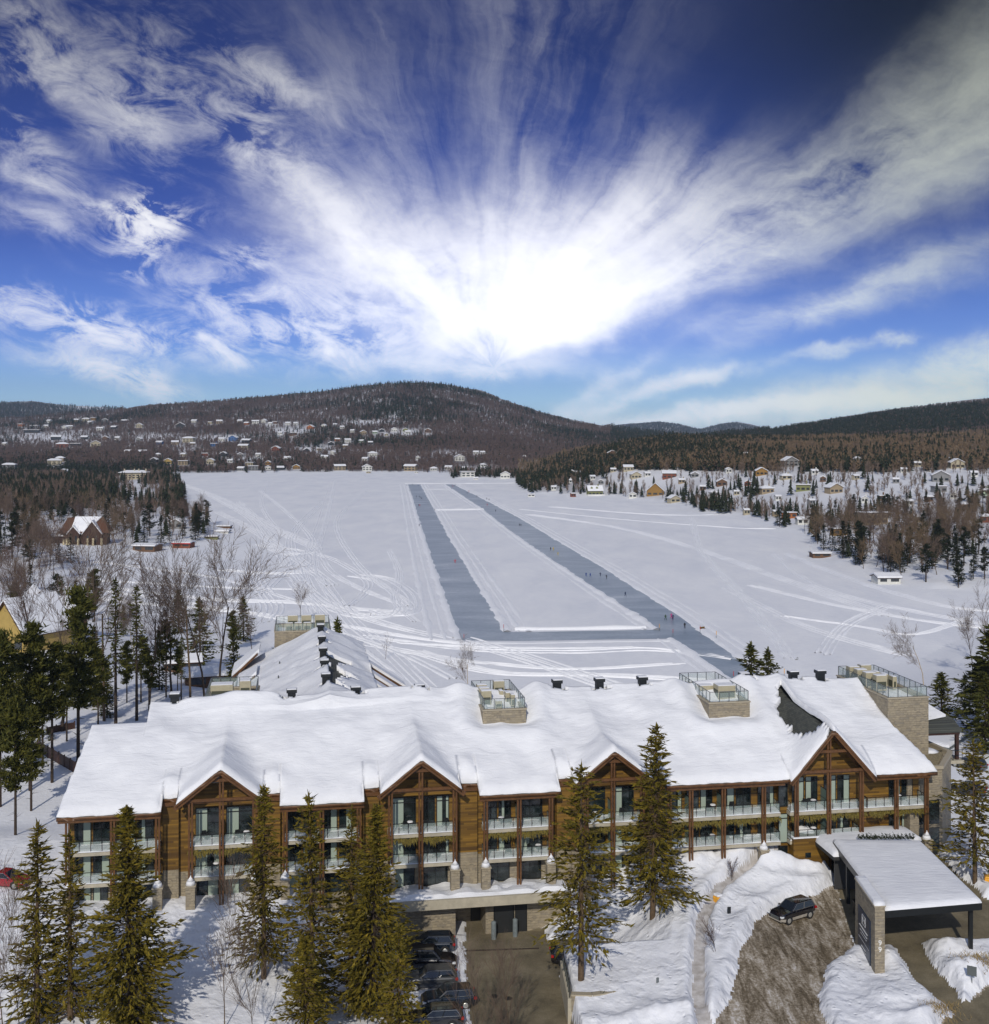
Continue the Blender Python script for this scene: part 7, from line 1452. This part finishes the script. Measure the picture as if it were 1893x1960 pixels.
BH = {'t1': 11, 't2': 11, 't3': 11, 't4': 11, 't5': 11, 'sap': 2.8, 'thin': 10.5}
for k_, ut, vt, ub, vb, z, lb in BARE:
    if z: x, y = at(ub, vb, z)
    else: x, y, z = hit(ub, vb)
    zt = H - (vt - HY) * y / F; plant(k_, (x, y, z - .1), (zt - z) / BH[k_], label=lb, cat='sapling' if k_ == 'sap' else 'tree')
# --- woods on both shores: each near tree its own object, the far hills as masses
MIDC = ['m1', 'm2', 'm3']; MIDB = ['n1', 'n2', 'n3', 'n4', 'n5']
reg('m1', 'fir_tree', spruce(61, 14, 2.6, .08, .75, .62, 7, .55, .32), NEED_D, BARKD); reg('m2', 'fir_tree', spruce(62, 14, 2.1, .12, .7, .62, 7, .5, .38), NEED_D, BARKD); reg('m3', 'fir_tree', pine(63, 14, 3.0, .28, .8, 18, 24), NEED_D, BARKD)
for i, (k_, tw) in enumerate(zip(MIDB, (TWIG, TWIGR, TWIGR, TWIGY, TWIG))): reg(k_, 'bare_tree', bare(70 + i, 12, .42, 4, twig=.028, dens=.72, depth=3), tw, BARKD if i < 3 else BARK)
rs = np.random.RandomState(5); n = 70000; Y = 150 + (1500 - 150) * np.sqrt(rs.rand(n)); kk = rs.uniform(-.47, .47, n); X = kk * Y; Z, cls, d = terrain(X, Y)
U, V = project(X, Y, Z); S_, T_ = w2st(X, Y)
c_ = np.where(Y > 320, cover(X, Y, Z) / np.maximum(smooth((Y - 260) / 200), .1), 1.0); c_ = np.clip(c_, 0, 1)
clear_near = (Y < 320) & (X > -30) & ~((X > 88) & (Y > 200))
yard = (X > 0) & (Y < 330)
dens = np.where(Y < 330, .006, np.where((X < 0) & (Y < 430), .006, .0125)) * np.where((X > 0) & (Y > 430), 1.7, 1.0); exp_n = dens * .94 * Y * 1350 / n * 0.5 * 2 * 1.0
area_w = (.94 * 1350 * (150 + 1500) / 2) / n            # m2 that one sample stands for
ok = (cls == 0) & (d > 3.5) & (rs.rand(n) < np.clip(dens * area_w * c_ ** 1.2 * (.55 + 1.2 * np.clip(fbm(X, Y, 1 / 30.0) + .5, 0, 1)), 0, 1)) & ~clear_near & ~yard & ~((S_ > -3) & (S_ < 40) & (T_ > -2) & (T_ < 80))
for hx, hy, hw_ in HSITES: ok &= ~((np.abs(X - hx * Y / hy) < hw_ * .55 + 1.5) & (Y > hy - np.where(hy < 900, 34, 18) - hw_ * .7) & (Y < hy + hw_ * .7 + 2))
ok &= ~((V > 1380) & (U > -60) & (U < 110) & (rs.rand(n) < .5)) 
idx = np.where(ok)[0]; idx = idx[np.argsort(Y[idx])]
nearl = (X < 0) & (Y < 330); conp = np.clip(.30 * nearl + .30 + fbm(X, Y, 1 / 45.0) * 1.3 + .25 * (d < 18) + .12 * (X < 0), .06, .85); isc = rs.rand(n) < conp
hts = np.where(isc, rs.uniform(8, 17, n), rs.uniform(8, 13.5, n)) * np.where(X > 0, .88, 1.0) * np.where(Y > 700, .85, 1.0) * np.where((X < 0) & (Y < 430), .80, 1.0)
big = hts / Y
ci = [i for i in idx if isc[i]]; bi = [i for i in idx if not isc[i]]
ci.sort(key=lambda i: -big[i]); bi.sort(key=lambda i: -big[i]); NC, NB = 250, 250
def zone(i):
    y_ = Y[i]
    if X[i] < 0: return 'in the snowy wood behind the left end of the hotel' if y_ < 330 else ('in the wood just before the brown chalet' if y_ < 520 else ('in the wood behind the brown chalet' if y_ < 760 else 'in the wood around the cream mansion'))
    return 'at the right edge near the service building' if y_ < 400 else ('behind the white boathouse on the right shore' if y_ < 560 else ('in the waterfront wood above the brown boathouse' if y_ < 800 else 'among the houses on the right hillside'))
for i in ci[:NC]: k_ = MIDC[rs.randint(3)] if Y[i] > 330 else ('p1', 'p2', 's1', 's2')[rs.randint(4)]; plant(k_, (X[i], Y[i], Z[i] - .2), (hts[i] if Y[i] > 330 else hts[i] * 1.15) / PH.get(k_, 14), sxy=rs.uniform(.85, 1.35), label='dark evergreen %s' % zone(i), group='evergreens %s' % zone(i))
for i in bi[:NB]: k_ = ('t1', 't2', 't5', 't4')[rs.randint(4)] if Y[i] < 330 else (MIDB[rs.randint(5)] if X[i] < 0 else MIDB[rs.choice([0, 3, 3, 4, 1])]); plant(k_, (X[i], Y[i], Z[i] - .2), hts[i] / 11, sxy=rs.uniform(.9, 1.3), label='bare leafless tree %s' % zone(i), group='bare trees %s' % zone(i))
def forest(name, label, protos, pts, heights, widths, m, seed):
    rs_ = np.random.RandomState(seed); VV, FF, n0 = [], [], 0; which = rs_.randint(len(protos), size=len(pts)); a = rs_.rand(len(pts)) * 6.28
    for j, (pv, pf) in enumerate(protos):
        s_ = which == j; P = pts[s_]; hh = heights[s_][:, None, None]; ww = widths[s_][:, None]; c, s2 = np.cos(a[s_])[:, None], np.sin(a[s_])[:, None]
        x = (pv[None, :, 0] * c - pv[None, :, 1] * s2) * ww; y = (pv[None, :, 0] * s2 + pv[None, :, 1] * c) * ww; z = pv[None, :, 2] * hh[:, :, 0]
        V3 = np.stack([x + P[:, 0:1], y + P[:, 1:2], z + P[:, 2:3]], -1).reshape(-1, 3); F3 = (pf[None] + (np.arange(len(P)) * len(pv))[:, None, None]).reshape(-1, 3) + n0; n0 += len(V3); VV.append(V3); FF.append(F3)
    o = raw_mesh(name, np.concatenate(VV), np.concatenate(FF), m); return tag(o, label, 'woods', kind='stuff')
LC = [lod_conifer(i) for i in range(4)]; LB = [lod_bare(i, 40, .013) for i in range(5)]; LBF = [lod_bare(20 + i, 15, .030) for i in range(5)]; LCF = [lod_conifer(30 + i, 4, 6) for i in range(4)]
r1, r2 = ci[NC:], bi[NB:]; q = np.array
forest('evergreen_woods', 'scattered evergreens in the woods round the lake', LC, np.c_[X[r1], Y[r1], Z[r1]], hts[r1], hts[r1] * 1.15, NEED_D, 1)
forest('bare_woods', 'leafless hardwood woods round the lake', LB, np.c_[X[r2], Y[r2], Z[r2]], hts[r2] * 1.05, hts[r2] * 1.2, TWIG, 2)
# far hillsides, sampled where the hills can be seen
rs = np.random.RandomState(9); n = 95000; U0 = rs.uniform(-90, 1980, n); lowv = np.where(U0 < 1000, 912, np.interp(U0, [1000, 1200, 1900], [940, 900, 905])); topv = np.minimum.reduce([prof(R_MAIN, (U0 - CX) / F), prof(R_LEFT, (U0 - CX) / F), prof(R_RIGHT, (U0 - CX) / F), prof(R_FAR, (U0 - CX) / F)])
V0 = topv + .3 + (lowv - topv) * rs.rand(n) ** 1.12; HH = hits(U0, V0); X, Y, Z, d = HH.T; ok = (d > 5) & (Y > 900) & (Y < 8800); c_ = cover(X, Y, Z); ok &= rs.rand(n) < c_ ** .8
for hx, hy, hw_ in HSITES:
    if hy > 850: ok &= ~((np.abs(X - hx * Y / hy) < hw_ * .6 + 1.5) & (Y > hy - 55 - hw_) & (Y < hy + hw_ * .7 + 2))
X, Y, Z, d, U0, V0 = (a_[ok] for a_ in (X, Y, Z, d, U0, V0)); n = len(X); rs2 = np.random.RandomState(12)
kR = X / Y; onR = (Y > 1700) & (kR > .10); band = onR & (V0 < np.interp(U0, [1200, 1500, 1893], [846, 846, 822])) & (V0 > np.interp(U0, [1200, 1550, 1893], [700, 780, 778]))
p = np.clip(.14 + fbm(X, Y, 1 / 230.0) * 1.3 + .75 * smooth((Z - 140) / 60) * (kR < .1) + .10 * (Z < 45), .03, .95); p = np.where(band, .88, p); p = np.where((Y > 3900), .75, p)
isc = rs2.rand(n) < p; hh = np.where(isc, rs2.uniform(9, 17, n), rs2.uniform(9, 14, n)) * np.clip(Y / 3600, .78, 1.25)
A_ = isc; B_ = ~isc
forest('evergreen_hillsides', 'dark evergreen forest covering the far hills', LCF, np.c_[X, Y, Z][A_], hh[A_], hh[A_] * 1.5, NEED_D, 3)
och = B_ & (kR > .02) & (Y < 1800); rest = B_ & ~och; och = och & (rs2.rand(n) < .62)
forest('bare_hillsides', 'brown leafless forest covering the far hills', LBF, np.c_[X, Y, Z][rest], hh[rest], hh[rest] * 1.6, TWIGR, 4)
forest('ochre_hillside', 'ochre leafless forest on the low right-hand hill', LBF, np.c_[X, Y, Z][och], hh[och], hh[och] * 1.4, TWIGY, 5)
print('trees', len(ci), len(bi), n)
# ------------------------------------------------------------------ the air over the valley
hzb = MB().box(-7500, 7500, -400, 13500, -3, 620); hm = bpy.data.materials.new('haze'); hm.use_nodes = True; nt = hm.node_tree; nt.nodes.clear()
ho_ = nt.nodes.new('ShaderNodeOutputMaterial'); pv = nt.nodes.new('ShaderNodeVolumePrincipled'); pv.inputs['Color'].default_value = (0.55, 0.75, 1.0, 1); pv.inputs['Density'].default_value = 0.00005; pv.inputs['Anisotropy'].default_value = 0.0
nt.links.new(pv.outputs[0], ho_.inputs['Volume']); tag(hzb.build('haze', hm), 'thin pale blue winter haze filling the valley', 'haze', kind='stuff')
